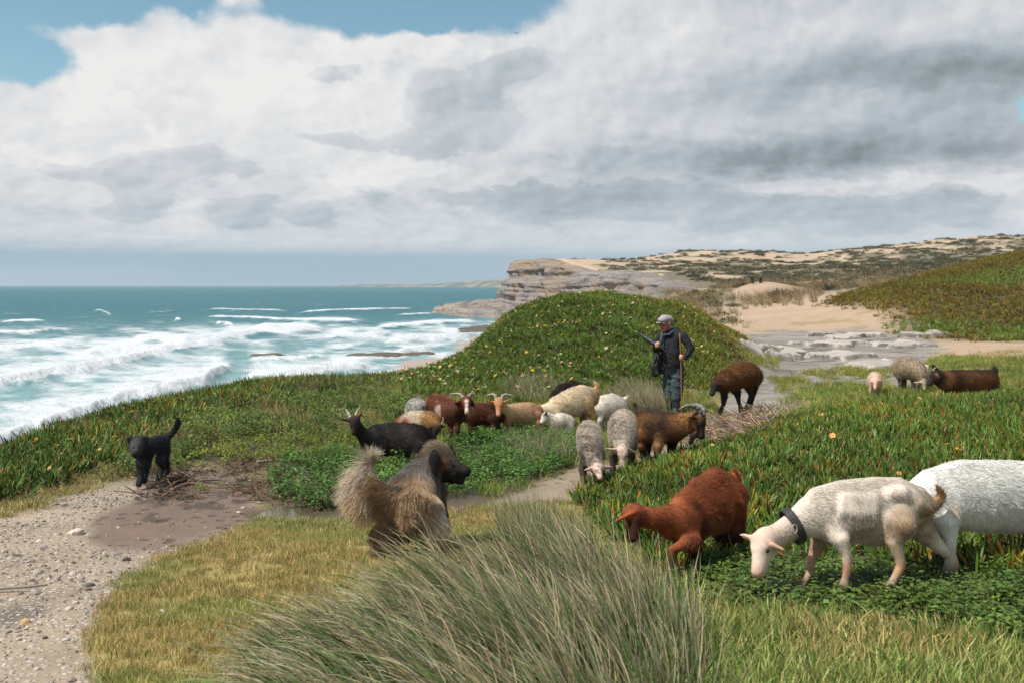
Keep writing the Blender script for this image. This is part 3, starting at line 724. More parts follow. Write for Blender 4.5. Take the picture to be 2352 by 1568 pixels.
# --- upright finger leaves of the ice plant
def iceplant_mesh(i):
    b = MB()
    for _ in range(R.randint(10, 13)):
        a = U(0, 6.283); r0 = U(0, .055); sp = U(0.05, 0.75); L = U(.065, .12); w = U(.0042, .0065)
        p0 = vec(math.cos(a) * r0, math.sin(a) * r0, U(-.03, .01))
        d0 = unit(vec(math.cos(a) * sp, math.sin(a) * sp, 1)); side = unit(np.cross(d0, vec(0, 0, 1) + 1e-3)); nrm = np.cross(side, d0)
        g = jit((0.080, 0.155, 0.028), .28)
        if R.random() < .06: g = (0.20, 0.10, 0.035)
        if R.random() < .05: g = (0.19, 0.20, 0.05)
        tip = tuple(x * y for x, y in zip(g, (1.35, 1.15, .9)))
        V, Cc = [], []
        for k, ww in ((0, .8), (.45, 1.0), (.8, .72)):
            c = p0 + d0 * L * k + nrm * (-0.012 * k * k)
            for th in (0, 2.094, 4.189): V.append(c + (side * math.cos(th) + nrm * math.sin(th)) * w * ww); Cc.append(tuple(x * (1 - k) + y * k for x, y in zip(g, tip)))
        V.append(p0 + d0 * L + nrm * -.013); Cc.append(tip)
        Fc = [(3 * q + j, 3 * q + (j + 1) % 3, 3 * q + 3 + (j + 1) % 3, 3 * q + 3 + j) for q in range(2) for j in range(3)] + [(6 + j, 6 + (j + 1) % 3, 9) for j in range(3)]
        b.add(V, Fc, Cc)
    for _ in range(3):      # older flat leaves and runners underneath
        a = U(0, 6.283); q = vec(math.cos(a), math.sin(a), 0)
        b.tube([q * .01 + vec(0, 0, -.01), q * .05 + vec(0, 0, .012), q * .1 + vec(0, 0, -.02)], [.003, .004, .002], 3, jit((.12, .07, .035), .4), False)
    return b.mesh('iceplant_tuft', M_SUCC, False)
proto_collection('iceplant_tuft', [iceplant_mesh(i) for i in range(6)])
# --- leafy herbs
def herb_mesh(i, n=26, H=.16, Rr=.11, leaf=.026, c=(0.115, 0.205, 0.048)):
    b = MB()
    for s_ in range(7):
        a = U(0, 6.283); r = U(.01, Rr); top = vec(math.cos(a) * r, math.sin(a) * r, H * U(.5, 1.0))
        b.tube([vec(0, 0, -.02), top * vec(.6, .6, .5), top], [.0018, .0014, .0008], 3, jit((.07, .12, .03), .3), False)
        for _ in range(n // 6):
            p = top * vec(U(.5, 1.1), U(.5, 1.1), U(.45, 1.05)) + vec(U(-.03, .03), U(-.03, .03), U(-.01, .015))
            a2 = U(0, 6.283); el = U(-.3, .7); d = vec(math.cos(a2) * math.cos(el), math.sin(a2) * math.cos(el), math.sin(el))
            side = unit(np.cross(d, vec(0, 0, 1))); up = np.cross(side, d); L = leaf * U(.7, 1.4); w = L * U(.28, .42)
            g = jit(c, .35)
            V = [p, p + d * L * .45 + side * w + up * L * .1, p + d * L * .45, p + d * L * .45 - side * w + up * L * .1, p + d * L - up * L * .08]
            b.add(V, [(0, 1, 2), (0, 2, 3), (2, 1, 4), (3, 2, 4)], [g] * 5)
    return b.mesh('herb_clump', M_LEAF, False)
proto_collection('herb_clump', [herb_mesh(i) for i in range(5)])
# --- short turf
def turf_mesh(i, n=34, H=.06, Rr=.075, dry=.55):
    b = MB()
    for _ in range(n):
        a = U(0, 6.283); r = Rr * math.sqrt(R.random()); p = vec(math.cos(a) * r, math.sin(a) * r, -.008)
        h = H * U(.4, 1.25); ln = vec(U(-.6, .4), U(-.5, .5), 0) * h
        side = unit(vec(U(-1, 1), U(-1, 1), 0)); w = U(.0013, .0024)
        g = jit((.58, .47, .25), .3) if R.random() < dry else jit((.16, .24, .06), .35)
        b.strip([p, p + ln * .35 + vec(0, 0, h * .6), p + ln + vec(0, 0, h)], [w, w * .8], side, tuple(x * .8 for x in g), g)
    return b.mesh('turf', M_GRASS)
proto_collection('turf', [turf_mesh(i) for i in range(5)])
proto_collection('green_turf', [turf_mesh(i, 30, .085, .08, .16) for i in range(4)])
# --- long wind-bent grass
def blade(b, p, L, lean, wind, w, c0, c1, n=5):
    side0 = unit(vec(U(-1, 1), U(-1, 1), .2)); pts = []; q = p.copy(); d = unit(vec(lean[0], lean[1], 1.0))
    for i in range(n + 1):
        pts.append(q.copy()); q = q + d * (L / n)
        d = unit(d + vec(wind[0], wind[1], wind[2]) * (1.0 / n))
    b.strip(pts, [w * (1 - .75 * (i / n) ** 1.5) for i in range(n)], side0, c0, c1)
def tussock_mesh(i, n=46, L=.5, dry=.35, wind=(-1.3, -.1, -.35), w=.0026):
    b = MB()
    for _ in range(n):
        a = U(0, 6.283); r = .09 * math.sqrt(R.random()); l = L * U(.5, 1.15)
        wk = U(.3, 1.3)
        g = jit((.36, .29, .15), .25) if R.random() < dry else jit((.085, .145, .05), .3)
        blade(b, vec(math.cos(a) * r, math.sin(a) * r, -.02), l, (math.cos(a) * .35 + U(-.15, .15), math.sin(a) * .35 + U(-.15, .15)),
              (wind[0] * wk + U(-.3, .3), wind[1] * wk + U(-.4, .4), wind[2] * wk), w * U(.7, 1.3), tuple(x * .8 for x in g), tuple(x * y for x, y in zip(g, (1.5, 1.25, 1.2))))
    return b.mesh('tussock', M_GRASS)
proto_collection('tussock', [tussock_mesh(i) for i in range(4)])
proto_collection('dry_tussock', [tussock_mesh(i, 44, .5, .8) for i in range(3)])
# --- far scrub and bushes
def bush_mesh(i, c=(.13, .125, .075)):
    b = MB()
    for _ in range(210):
        v = unit(vec(R.gauss(0, 1), R.gauss(0, 1), abs(R.gauss(0, 1)))); rr = U(.55, 1.05) * (1 + .25 * math.sin(3 * v[0] + 5 * v[1] + i))
        p = v * vec(.55, .55, .42) * rr; d = unit(v + vec(U(-.9, .9) - .3, U(-.9, .9), U(-.2, .9))); side = unit(np.cross(d, vec(U(-1, 1), U(-1, 1), U(-1, 1)))); L = U(.09, .22)
        g = jit(c, .45)
        b.add([p - side * .03, p + side * .03, p + d * L + side * .012, p + d * L - side * .012], [(0, 1, 2, 3)], g)
    return b.mesh('bush', M_GRASS, False)
proto_collection('bush', [bush_mesh(i) for i in range(5)])
# --- ice plant flower, seen as a pale disc of many narrow petals
def flower_mesh(i, c):
    b = MB()
    for k in range(14):
        a = k / 14 * 6.283 + U(-.1, .1); d = vec(math.cos(a), math.sin(a), U(.1, .5)); s_ = vec(-math.sin(a), math.cos(a), 0); L = U(.026, .036)
        b.add([d * .006, d * L * .6 + s_ * .005, d * L, d * L * .6 - s_ * .005], [(0, 1, 2, 3)], jit(c, .15))
    b.add([(math.cos(a) * .009, math.sin(a) * .009, .009) for a in (0, 1.26, 2.51, 3.77, 5.03)], [(0, 1, 2, 3, 4)], (.75, .5, .06))
    b.tube([vec(0, 0, -.05), vec(0, 0, -.02), vec(0, 0, .006)], [.006, .008, .010], 4, (.09, .14, .03), False)
    return b.mesh('flower', M_FLOWER, False)
proto_collection('flower', [flower_mesh(0, (.85, .75, .33)), flower_mesh(1, (.85, .62, .34)), flower_mesh(2, (.80, .45, .25)), flower_mesh(3, (.88, .80, .55)), flower_mesh(4, (.85, .55, .05))])
# --- stones
def pebble_mesh(i):
    import bmesh
    bm = bmesh.new(); bmesh.ops.create_icosphere(bm, subdivisions=2, radius=1.0)
    sx, sy, sz = U(.8, 1.3), U(.7, 1.1), U(.4, .75); ph = [U(0, 6) for _ in range(6)]
    for v in bm.verts:
        k = 1 + .16 * math.sin(2.3 * v.co.x + ph[0]) + .14 * math.sin(2.9 * v.co.y + ph[1]) + .12 * math.sin(3.3 * v.co.z + ph[2]) + U(-.05, .05)
        v.co.x *= sx * k; v.co.y *= sy * k; v.co.z *= sz * k
    me = bpy.data.meshes.new('pebble'); bm.to_mesh(me); bm.free()
    a = me.color_attributes.new('col', 'FLOAT_COLOR', 'POINT'); a.data.foreach_set('color', np.tile(np.array([1, 1, 1, 1], np.float32), len(me.vertices)))
    me.materials.append(M_STONE); return me
proto_collection('pebble', [pebble_mesh(i) for i in range(6)])
# --- dead stems
def twig_mesh(i):
    b = MB()
    for _ in range(5):
        p = vec(U(-.08, .08), U(-.08, .08), U(0, .03)); a = U(0, 6.283); d = vec(math.cos(a), math.sin(a), U(-.1, .25)); pts = [p]
        for k in range(4):
            d = unit(d + vec(U(-.5, .5), U(-.5, .5), U(-.3, .2))); pts.append(pts[-1] + d * U(.03, .07))
        pts = [vec(q[0], q[1], max(q[2], .004)) for q in pts]
        b.tube(pts, [.004, .0038, .0034, .003, .0018], 4, jit((.17, .115, .08), .4), False)
    for _ in range(10):
        p = vec(U(-.1, .1), U(-.1, .1), U(.002, .03)); d = unit(vec(U(-1, 1), U(-1, 1), U(-.2, .5))) ; s_ = unit(np.cross(d, vec(U(-1, 1), U(-1, 1), 1)))
        b.add([p, p + d * .02 + s_ * .006, p + d * .04, p + d * .02 - s_ * .006], [(0, 1, 2, 3)], jit((.11, .085, .05), .5))
    return b.mesh('twigs', M_DRY, False)
proto_collection('twigs', [twig_mesh(i) for i in range(5)])

def scatter_group(name, coll):
    """geometry-node tree that sets the copies of a collection on a cloud of points"""
    g = bpy.data.node_groups.new('scatter_' + name, 'GeometryNodeTree')
    g.interface.new_socket('Geometry', in_out='INPUT', socket_type='NodeSocketGeometry'); g.interface.new_socket('Geometry', in_out='OUTPUT', socket_type='NodeSocketGeometry')
    gi = g.nodes.new('NodeGroupInput'); go = g.nodes.new('NodeGroupOutput')
    ci = g.nodes.new('GeometryNodeCollectionInfo'); ci.inputs['Collection'].default_value = coll
    ci.inputs['Separate Children'].default_value = True; ci.inputs['Reset Children'].default_value = True
    m2p = g.nodes.new('GeometryNodeMeshToPoints'); g.links.new(gi.outputs[0], m2p.inputs['Mesh'])
    ip = g.nodes.new('GeometryNodeInstanceOnPoints'); ip.inputs['Pick Instance'].default_value = True
    g.links.new(m2p.outputs[0], ip.inputs['Points']); g.links.new(ci.outputs[0], ip.inputs['Instance'])
    def named(n, dt):
        q = g.nodes.new('GeometryNodeInputNamedAttribute'); q.data_type = dt; q.inputs['Name'].default_value = n; return q.outputs[0]
    g.links.new(named('idx', 'INT'), ip.inputs['Instance Index'])
    er = g.nodes.new('FunctionNodeEulerToRotation'); g.links.new(named('rot', 'FLOAT_VECTOR'), er.inputs[0]); g.links.new(er.outputs[0], ip.inputs['Rotation'])
    g.links.new(named('scl', 'FLOAT_VECTOR'), ip.inputs['Scale'])
    g.links.new(ip.outputs[0], go.inputs[0])
    return g
GROUPS = {k: scatter_group(k, c) for k, c in PROTO.items()}
def scatter(name, proto, pts, scale, tint, label=None, cat=None, tilt=.15, flat=1.0, parent=None, yaw=None):
    n = len(pts)
    if n == 0: return None
    me = bpy.data.meshes.new(name); me.vertices.add(n); me.vertices.foreach_set('co', np.asarray(pts, np.float32).ravel())
    a = me.attributes.new('idx', 'INT', 'POINT'); a.data.foreach_set('value', rng.integers(0, len(PROTO[proto].objects), n).astype(np.int32))
    rot = np.stack([rng.normal(0, tilt, n), rng.normal(0, tilt, n), rng.uniform(0, 6.283, n) if yaw is None else rng.normal(0, yaw, n)], -1)
    a = me.attributes.new('rot', 'FLOAT_VECTOR', 'POINT'); a.data.foreach_set('vector', rot.astype(np.float32).ravel())
    s = np.asarray(scale, float) * np.ones(n); s3 = np.stack([s, s, s * flat], -1)
    a = me.attributes.new('scl', 'FLOAT_VECTOR', 'POINT'); a.data.foreach_set('vector', s3.astype(np.float32).ravel())
    tt = np.ones((n, 4), np.float32); tt[:, :3] = tint
    a = me.attributes.new('tint', 'FLOAT_COLOR', 'POINT'); a.data.foreach_set('color', tt.ravel())
    me.materials.append(PROTO[proto].objects[0].data.materials[0])
    o = bpy.data.objects.new(name, me); COL.objects.link(o)
    md = o.modifiers.new('scatter', 'NODES'); md.node_group = GROUPS[proto]
    if parent: o.parent = parent; o['kind'] = 'stuff'
    else: tag(o, label, cat, None, 'stuff')
    return o
def sample(density, box, wfun):
    """random points on the ground in box (x0,x1,y0,y1), kept with probability wfun"""
    x0, x1, y0, y1 = box; n = int(density * (x1 - x0) * (y1 - y0))
    x = rng.uniform(x0, x1, n); y = rng.uniform(y0, y1, n)
    z = ground_z(x, y); px, py = project(x, y, z)
    keep = rng.random(n) < wfun(x, y, px, py)
    return np.stack([x, y, z], -1)[keep], px[keep], py[keep]
def rtint(n, c0, c1, sp=.2):
    k = rng.random((n, 1)); b = 1 + rng.normal(0, sp, (n, 1))
    return np.clip((np.array(c0) * (1 - k) + np.array(c1) * k) * b, .05, 3)
def view_ok(px): return (px > -600) & (px < 3350)

# right bank of ice plant
def w_bank(x, y, px, py): return zone('bank', px, py, y, 8) * view_ok(px)
P, px, py = sample(125, (-1.0, 15.5, 4.6, 17.5), w_bank)
nz = fbm(P[:, 0] * 1.1, P[:, 1] * 1.1, 3, 91)
scatter('iceplant_bank', 'iceplant_tuft', P + [0, 0, .02], rng.uniform(.8, 1.35, len(P)) * (0.85 + .4 * nz), np.where(rng.random((len(P), 1)) < .12 + .35 * sstep(.56, .68, nz)[:, None], rtint(len(P), (1.7, 1.15, .8), (2.1, 1.0, .9)), rtint(len(P), (.72, .82, .8), (1.15, 1.1, .95))) * (.65 + .7 * nz)[:, None],
        'dense bright green ice plant covering the bank behind the red and cream goats', 'ice plant', .22)
# left bank along the cliff edge
def w_left(x, y, px, py): return zone('leftplant', px, py, y, 9) * view_ok(px)
P, px, py = sample(120, (-14, -1.5, 5.5, 24), w_left)
nz = fbm(P[:, 0] * .9, P[:, 1] * .9, 3, 93)
scatter('iceplant_edge', 'iceplant_tuft', P + [0, 0, .03], rng.uniform(.9, 1.6, len(P)) * (0.8 + .5 * nz), np.where(rng.random((len(P), 1)) < .10 + .3 * sstep(.54, .66, nz)[:, None], rtint(len(P), (1.6, 1.15, .9), (1.9, 1.0, .9)), rtint(len(P), (.7, .8, .85), (1.05, 1.0, 1.0))) * (.65 + .65 * nz)[:, None],
        'dark green ice plant along the cliff edge above the surf', 'ice plant', .22)
# mound
def w_mound(x, y, px, py): return mound_w(x, y) * (y < 37)
P, px, py = sample(95, (-4.5, 9, 16.5, 37), w_mound)
nz = fbm(P[:, 0] * .5, P[:, 1] * .5, 3, 95); warm = sstep(1480, 1680, px + (nz - .5) * 200)
tn = rtint(len(P), (.7, .85, .75), (1.15, 1.05, .8)) * (.75 + .5 * nz)[:, None] * (1 + warm[:, None] * np.array([.40, -.02, -.15]))
tn *= (1 + sstep(24, 31, P[:, 1]) * .0)[:, None] * (1 + (sstep(25, 31, P[:, 1]) * .5)[:, None] * np.array([.35, 0, -.15]))
scatter('iceplant_mound', 'iceplant_tuft', P + [0, 0, .01], rng.uniform(1.0, 1.6, len(P)), tn,
        'green ice plant carpet on the flowery mound behind the shepherd', 'ice plant', .25)
def w_flow(x, y, px, py):
    return w_mound(x, y, px, py) * (.25 + .95 * sstep(.45, .65, fbm(x * .8, y * .8, 3, 99))) * (1 - .72 * sstep(1300, 1500, px)) * (.35 + .65 * sstep(18.5, 22, y)) 
P, px, py = sample(15, (-4.5, 9, 17, 37), w_flow)
scatter('iceplant_flowers', 'flower', P + [0, 0, .15], rng.uniform(.9, 1.5, len(P)), rtint(len(P), (.85, .85, .9), (1.0, .92, .85), .15),
        'yellow and peach flowers dotted over the green mound', 'flowers', .5)
P, px, py = sample(4.0, (-12, 12, 5, 17), lambda x, y, px, py: np.maximum(w_bank(x, y, px, py) * .35, w_left(x, y, px, py)))
scatter('scattered_flowers', 'flower', P + [0, 0, .12], rng.uniform(.7, 1.2, len(P)), rtint(len(P), (1.0, .75, .5), (1.1, .9, .7), .15),
        'few peach and yellow flowers among the near ice plant', 'flowers', .6)
# hill of reddish succulents
P, px, py = sample(14.0, (14, 58, 40, 97), lambda x, y, px, py: hill_w(x, y) * view_ok(px))
nz = fbm(P[:, 0] * .16, P[:, 1] * .16, 4, 97); gl = sstep(.52, .66, fbm(P[:, 0] * .1, P[:, 1] * .13, 3, 98)) * (1 - sstep(58, 68, P[:, 1]))
tn = rtint(len(P), (1.8, .72, .6), (1.2, .85, .6), .28) * (.55 + .8 * nz)[:, None]; tn = tn * (1 - gl[:, None]) + gl[:, None] * rtint(len(P), (1.3, 1.15, .8), (1.0, 1.1, .9))
scatter('succulent_hill', 'iceplant_tuft', P, rng.uniform(1.4, 2.6, len(P)), tn, 'reddish green succulent cover on the hill by the sandy hollow', 'ice plant', .3)
P, px, py = sample(.05, (14, 50, 41, 92), lambda x, y, px, py: hill_w(x, y) * view_ok(px))
scatter('hill_flowers', 'flower', P + [0, 0, .35], rng.uniform(1.5, 2.4, len(P)), rtint(len(P), (1, 1, .9), (1, 1, 1), .1), 'small pale flowers on the reddish hill', 'flowers', .5)

# herbs
def herbs(name, zn, dens, box, s0, s1, t0, t1, label, grow=0, soft=10, proto='herb_clump', dz=0.0, tilt=.15, flat=1.0):
    P, px, py = sample(dens, box, lambda x, y, px, py: zone(zn, px, py, y, soft, grow) * view_ok(px))
    nz = fbm(P[:, 0] * 1.3, P[:, 1] * 1.3, 3, 101)
    scatter(name, proto, P + [0, 0, dz], rng.uniform(s0, s1, len(P)) * (.75 + .5 * nz), rtint(len(P), t0, t1) * (.7 + .6 * nz)[:, None], label, 'low plants', tilt, flat)
herbs('green_herbs', 'herb1', 85, (-3.5, 2.2, 7.5, 15), .7, 1.35, (.8, .95, .8), (1.25, 1.25, .9), 'bright green leafy herbs around the black goat and the big dog')
herbs('near_herbs', 'herb2', 270, (.5, 7.5, 3.6, 6.6), .6, 1.1, (.75, .75, .7), (1.35, 1.05, .8), 'leafy green herbs around the feet of the cream goat', flat=.6)
herbs('bank_herbs', 'leftherb', 65, (-7, 0, 8, 24), .8, 1.5, (.95, .85, .8), (1.7, 1.25, .95), 'grey green mixed herbs between the black dog and the cliff edge')
herbs('yellow_herbs', 'yellow', 100, (-5, 0, 9, 14), .55, .9, (2.2, 1.4, .9), (1.8, 1.25, .8), 'low yellowish herbs between the black dog and black goat')
# grass
def w_fore(x, y, px, py):
    g = fbm(x * 1.7, y * 1.7, 3, 103)
    return zone('foregrass', px + (g - .5) * 70, py + (g - .5) * 30, y, 10) * view_ok(px) * (.45 + .55 * sstep(.3, .5, g))
P, px, py = sample(620, (-4.2, 6.5, 2.6, 8.8), w_fore)
nz = fbm(P[:, 0] * 1.4, P[:, 1] * 1.4, 3, 105); gr = np.clip(sstep(.45, .65, nz) * .6 + sstep(1250, 1650, px) * .3 + .35 * sstep(1480, 1600, py), 0, 1)[:, None]
scatter('short_grass', 'turf', P, rng.uniform(.45, .85, len(P)) * (1 + 1.2 * sstep(1350, 1650, px)), (rtint(len(P), (1.05, .9, .75), (1.25, 1.08, .9)) * (1 - gr) + gr * rtint(len(P), (.72, .95, .6), (.95, 1.1, .7))), 'short dry straw and green grass across the near ground', 'grass', .2)
P, px, py = sample(150, (1.0, 6.5, 2.6, 5.2), lambda x, y, px, py: w_fore(x, y, px, py) * sstep(1480, 1620, px))
scatter('green_grass', 'green_turf', P, rng.uniform(.55, 1.05, len(P)), rtint(len(P), (1.0, .9, .75), (1.6, 1.15, .85)), 'green grass below the herbs in front of the cream goat', 'grass', .25)
def w_val(x, y, px, py):
    g = fbm(x * 1.1, y * .8, 3, 107)
    v = np.maximum(zone('valley', px, py, y, 8), zone('rightgrass', px, py, y, 8) * 1.0) * (1 - zone('pool', px, py, y, 6)) * (1 - zone('trail', px, py, y, 8) * .8)
    base = (1 - mound_w(x, y)) * ((y > 13) & (y < 20) & (px > 880) & (px < 1640)) * (1 - zone('trail', px, py, y, 8))
    c = ((y > 9) & (y < 19) & (px > 840) & (px < 1640)) * (1 - zone('herb1', px, py, y, 8)) * (1 - zone('trail', px, py, y, 8)) * (1 - zone('bank', px, py, y, 8))
    return np.maximum(np.maximum(v, base), c) * (.25 + .75 * sstep(.38, .55, g))
P, px, py = sample(70, (-3, 14, 9, 34), w_val)
nz = fbm(P[:, 0] * .7, P[:, 1] * .7, 3, 109)
scatter('valley_grass', 'green_turf', P, rng.uniform(1.0, 1.9, len(P)), rtint(len(P), (.8, .95, .7), (1.45, 1.2, .8)) * (.7 + .6 * nz)[:, None], 'patchy green grass in the hollow around the flock', 'grass', .25)
P, px, py = sample(2.2, (-3, 16, 9, 40), lambda x, y, px, py: np.maximum(w_val(x, y, px, py) * .8, zone('rightgrass', px, py, y, 8)) * (px < 2700))
scatter('valley_tussocks', 'dry_tussock', P, rng.uniform(.25, .6, len(P)), rtint(len(P), (.9, .95, .7), (1.2, 1.1, .8)), 'thin straw tussocks in the grass of the hollow', 'grass', .2, yaw=.5)
P, px, py = sample(9, (-9, -1, 7, 22), lambda x, y, px, py: np.maximum(zone('leftherb', px, py, y, 10), zone('leftplant', px, py, y, 10) * .25))
scatter('edge_tussocks', 'dry_tussock', P, rng.uniform(.35, .75, len(P)), rtint(len(P), (.8, .9, .8), (1.2, 1.1, .9)), 'dry grass stalks among the herbs by the cliff edge', 'grass', .25, yaw=.8)
# thin grass where the path meets the plants
P, px, py = sample(260, (-9, -1, 5.5, 13), lambda x, y, px, py: (py < 1260) * (px < 640) * (px > -330) * (1 - zone('gravel', px, py, y, 10, -14)) * (1 - zone('mud', px, py, y, 8)) * (zone('leftplant', px, py, y, 10, 46)) * (fbm(x * 3, y * 3, 3, 133) > .4))
scatter('path_edge_grass', 'turf', P, rng.uniform(.5, 1.1, len(P)), rtint(len(P), (1.0, .85, .7), (1.2, 1.1, .9)), 'thin straw grass along the edge of the gravel path', 'grass', .3)
# dead stems
P, px, py = sample(70, (-4.5, 0, 7, 12), lambda x, y, px, py: zone('debris', px, py, y, 12) * (.3 + .7 * sstep(.42, .55, fbm(x * 2.5, y * 2.5, 3, 131))))
scatter('plant_debris', 'twigs', P + [0, 0, .004], rng.uniform(.7, 1.3, len(P)), rtint(len(P), (.6, .6, .6), (1.2, 1.1, 1.0)), 'dark dead plant stems washed up around the wet sand', 'debris', .25)
Z['stems'] = [(1590, 1010), (1650, 975), (1740, 955), (1830, 945), (1800, 965), (1740, 1000), (1650, 1025)]; ZD['stems'] = (10, 18)
P, px, py = sample(60, (1.5, 5.5, 11, 18), lambda x, y, px, py: zone('stems', px, py, y, 8))
scatter('dry_stems', 'twigs', P + [0, 0, .02], rng.uniform(1.0, 2.0, len(P)), rtint(len(P), (1.2, 1.3, 1.35), (2.1, 2.1, 2.1)), 'pale dry stems heaped by the trail below the brown sheep', 'debris', .3)
P, px, py = sample(16, (-4.5, 0, 7, 12), lambda x, y, px, py: zone('debris', px, py, y, 16, 8) * (fbm(x * 3, y * 3, 3, 135) > .46))
scatter('debris_herbs', 'herb_clump', P, rng.uniform(.45, .9, len(P)), rtint(len(P), (1.3, 1.0, .8), (1.9, 1.3, .9)), 'small yellowish weeds growing through the dead stems', 'low plants', .2, .6)
for nm, pl in (('wet_patch_grass', [(1700, 815), (1760, 800), (1800, 815), (1780, 845), (1720, 850)]), ('rock_edge_grass', [(1840, 858), (1950, 845), (2090, 852), (2060, 866), (1900, 872)]), ('pool_edge_grass', [(1765, 868), (1850, 865), (1875, 888), (1790, 905)])):
    Z[nm] = pl; ZD[nm] = (15, 40)
    P, px, py = sample(60, (4, 16, 16, 40), lambda x, y, px, py: zone(nm, px, py, y, 8) * (.3 + .7 * (fbm(x * 2, y * 2, 3, 137) > .45)))
    scatter(nm, 'green_turf', P, rng.uniform(.9, 1.7, len(P)), rtint(len(P), (1.0, 1.0, .6), (1.6, 1.2, .7)), {'wet_patch_grass': 'yellow green grass strip beside the mound on the wet rock', 'rock_edge_grass': 'yellow green grass strip below the rock ledges', 'pool_edge_grass': 'round green grass patch beside the brown sheep'}[nm], 'grass', .25)
# gravel
P, px, py = sample(900, (-7.5, -.6, 2.6, 10.5), lambda x, y, px, py: zone('gravel', px, py, y, 18) * (1 - .93 * zone('mud', px, py, y, 14)) * (px > -600) * (.25 + .75 * sstep(.4, .6, fbm(x * 2, y * 2, 3, 111))))
scatter('gravel', 'pebble', P + [0, 0, .002], np.exp(rng.normal(math.log(.0062), .55, len(P))), rtint(len(P), (.17, .135, .11), (.42, .355, .30), .25), 'loose pale gravel on the path', 'gravel', .3)
# rough grass in the hollow between mound and dunes
MID = [((p - CX) / F * d, d) for p, d in ((1400, 100), (1440, 70), (1500, 52), (1600, 47), (1665, 50), (1640, 62), (1700, 66), (1770, 70), (1860, 66), (1900, 76), (1830, 84), (1700, 84), (1640, 95), (1660, 118), (1500, 130))]
P, px, py = sample(1.5, (5, 40, 46, 130), lambda x, y, px, py: sstep(-1.5, 1.5, poly_sd(x, y, MID)) * (.15 + .85 * sstep(.4, .55, fbm(x * .3, y * .2, 3, 141))))
scatter('hollow_grass', 'dry_tussock', P, rng.uniform(1.1, 2.3, len(P)), rtint(len(P), (.65, .68, .7), (.95, .92, .95)), 'grey brown long grass in the hollow behind the mound', 'grass', .2, yaw=.5)
P, px, py = sample(.22, (5, 40, 46, 125), lambda x, y, px, py: sstep(-2, 2, poly_sd(x, y, MID)) * sstep(.45, .6, fbm(x * .25, y * .2, 3, 143)))
scatter('hollow_bushes', 'bush', P, rng.uniform(.6, 1.5, len(P)), rtint(len(P), (.6, .75, .6), (.9, .95, .8)), 'low dark bushes in the hollow behind the mound', 'scrub', .1, .7)
# scrub in the dunes
def w_scrub(x, y, px, py):
    nf_ = fbm(x / 9, y / 15, 4, 51) - .07; hh = hill_w(x, y)
    sandy_ = sstep(0.42, 0.56, nf_ + 0.22 * (1 - sstep(1300, 1560, px)) + 0.10 * sstep(380, 480, y) - 0.13 * sstep(1900, 2200, px) * (1 - sstep(400, 480, y)))
    dn = np.maximum.reduce([np.exp(-(((px - a) / ra) ** 2 + ((y - b) / rb) ** 2)) for a, ra, b, rb in ((1760, 90, 92, 12), (1990, 60, 104, 14), (1950, 90, 68, 9))])
    land = poly_sd(x, y, LANDPOLY) > 9
    return sstep(70, 88, y) * (1 - .93 * sandy_ * sstep(95, 130, y)) * (1 - hh) * (1 - sstep(.3, .5, dn)) * land * (px < 2680) * (px > 1150)
P, px, py = sample(.40, (0, 140, 70, 230), w_scrub)
scatter('dune_grass', 'dry_tussock', P, rng.uniform(1.2, 2.6, len(P)), rtint(len(P), (.7, .7, .8), (1.0, .95, 1.0)), 'grey brown dune grass around the sandy hollows', 'grass', .2, yaw=.5)
P, px, py = sample(.05, (0, 170, 72, 260), w_scrub)
scatter('dune_bushes', 'bush', P, rng.uniform(.8, 2.2, len(P)), rtint(len(P), (.7, .75, .7), (1.1, 1.05, 1.1)), 'low grey green scrub among the dunes', 'scrub', .1, .7)
P, px, py = sample(.034, (-5, 420, 180, 760), w_scrub)
scatter('far_scrub', 'bush', P, rng.uniform(1.2, 3.8, len(P)), rtint(len(P), (.7, .7, .65), (1.25, 1.15, 1.1)), 'dark scrub scattered over the far sandy plateau', 'scrub', .1, .6)
print('scatter', round(time.time() - T0, 1))
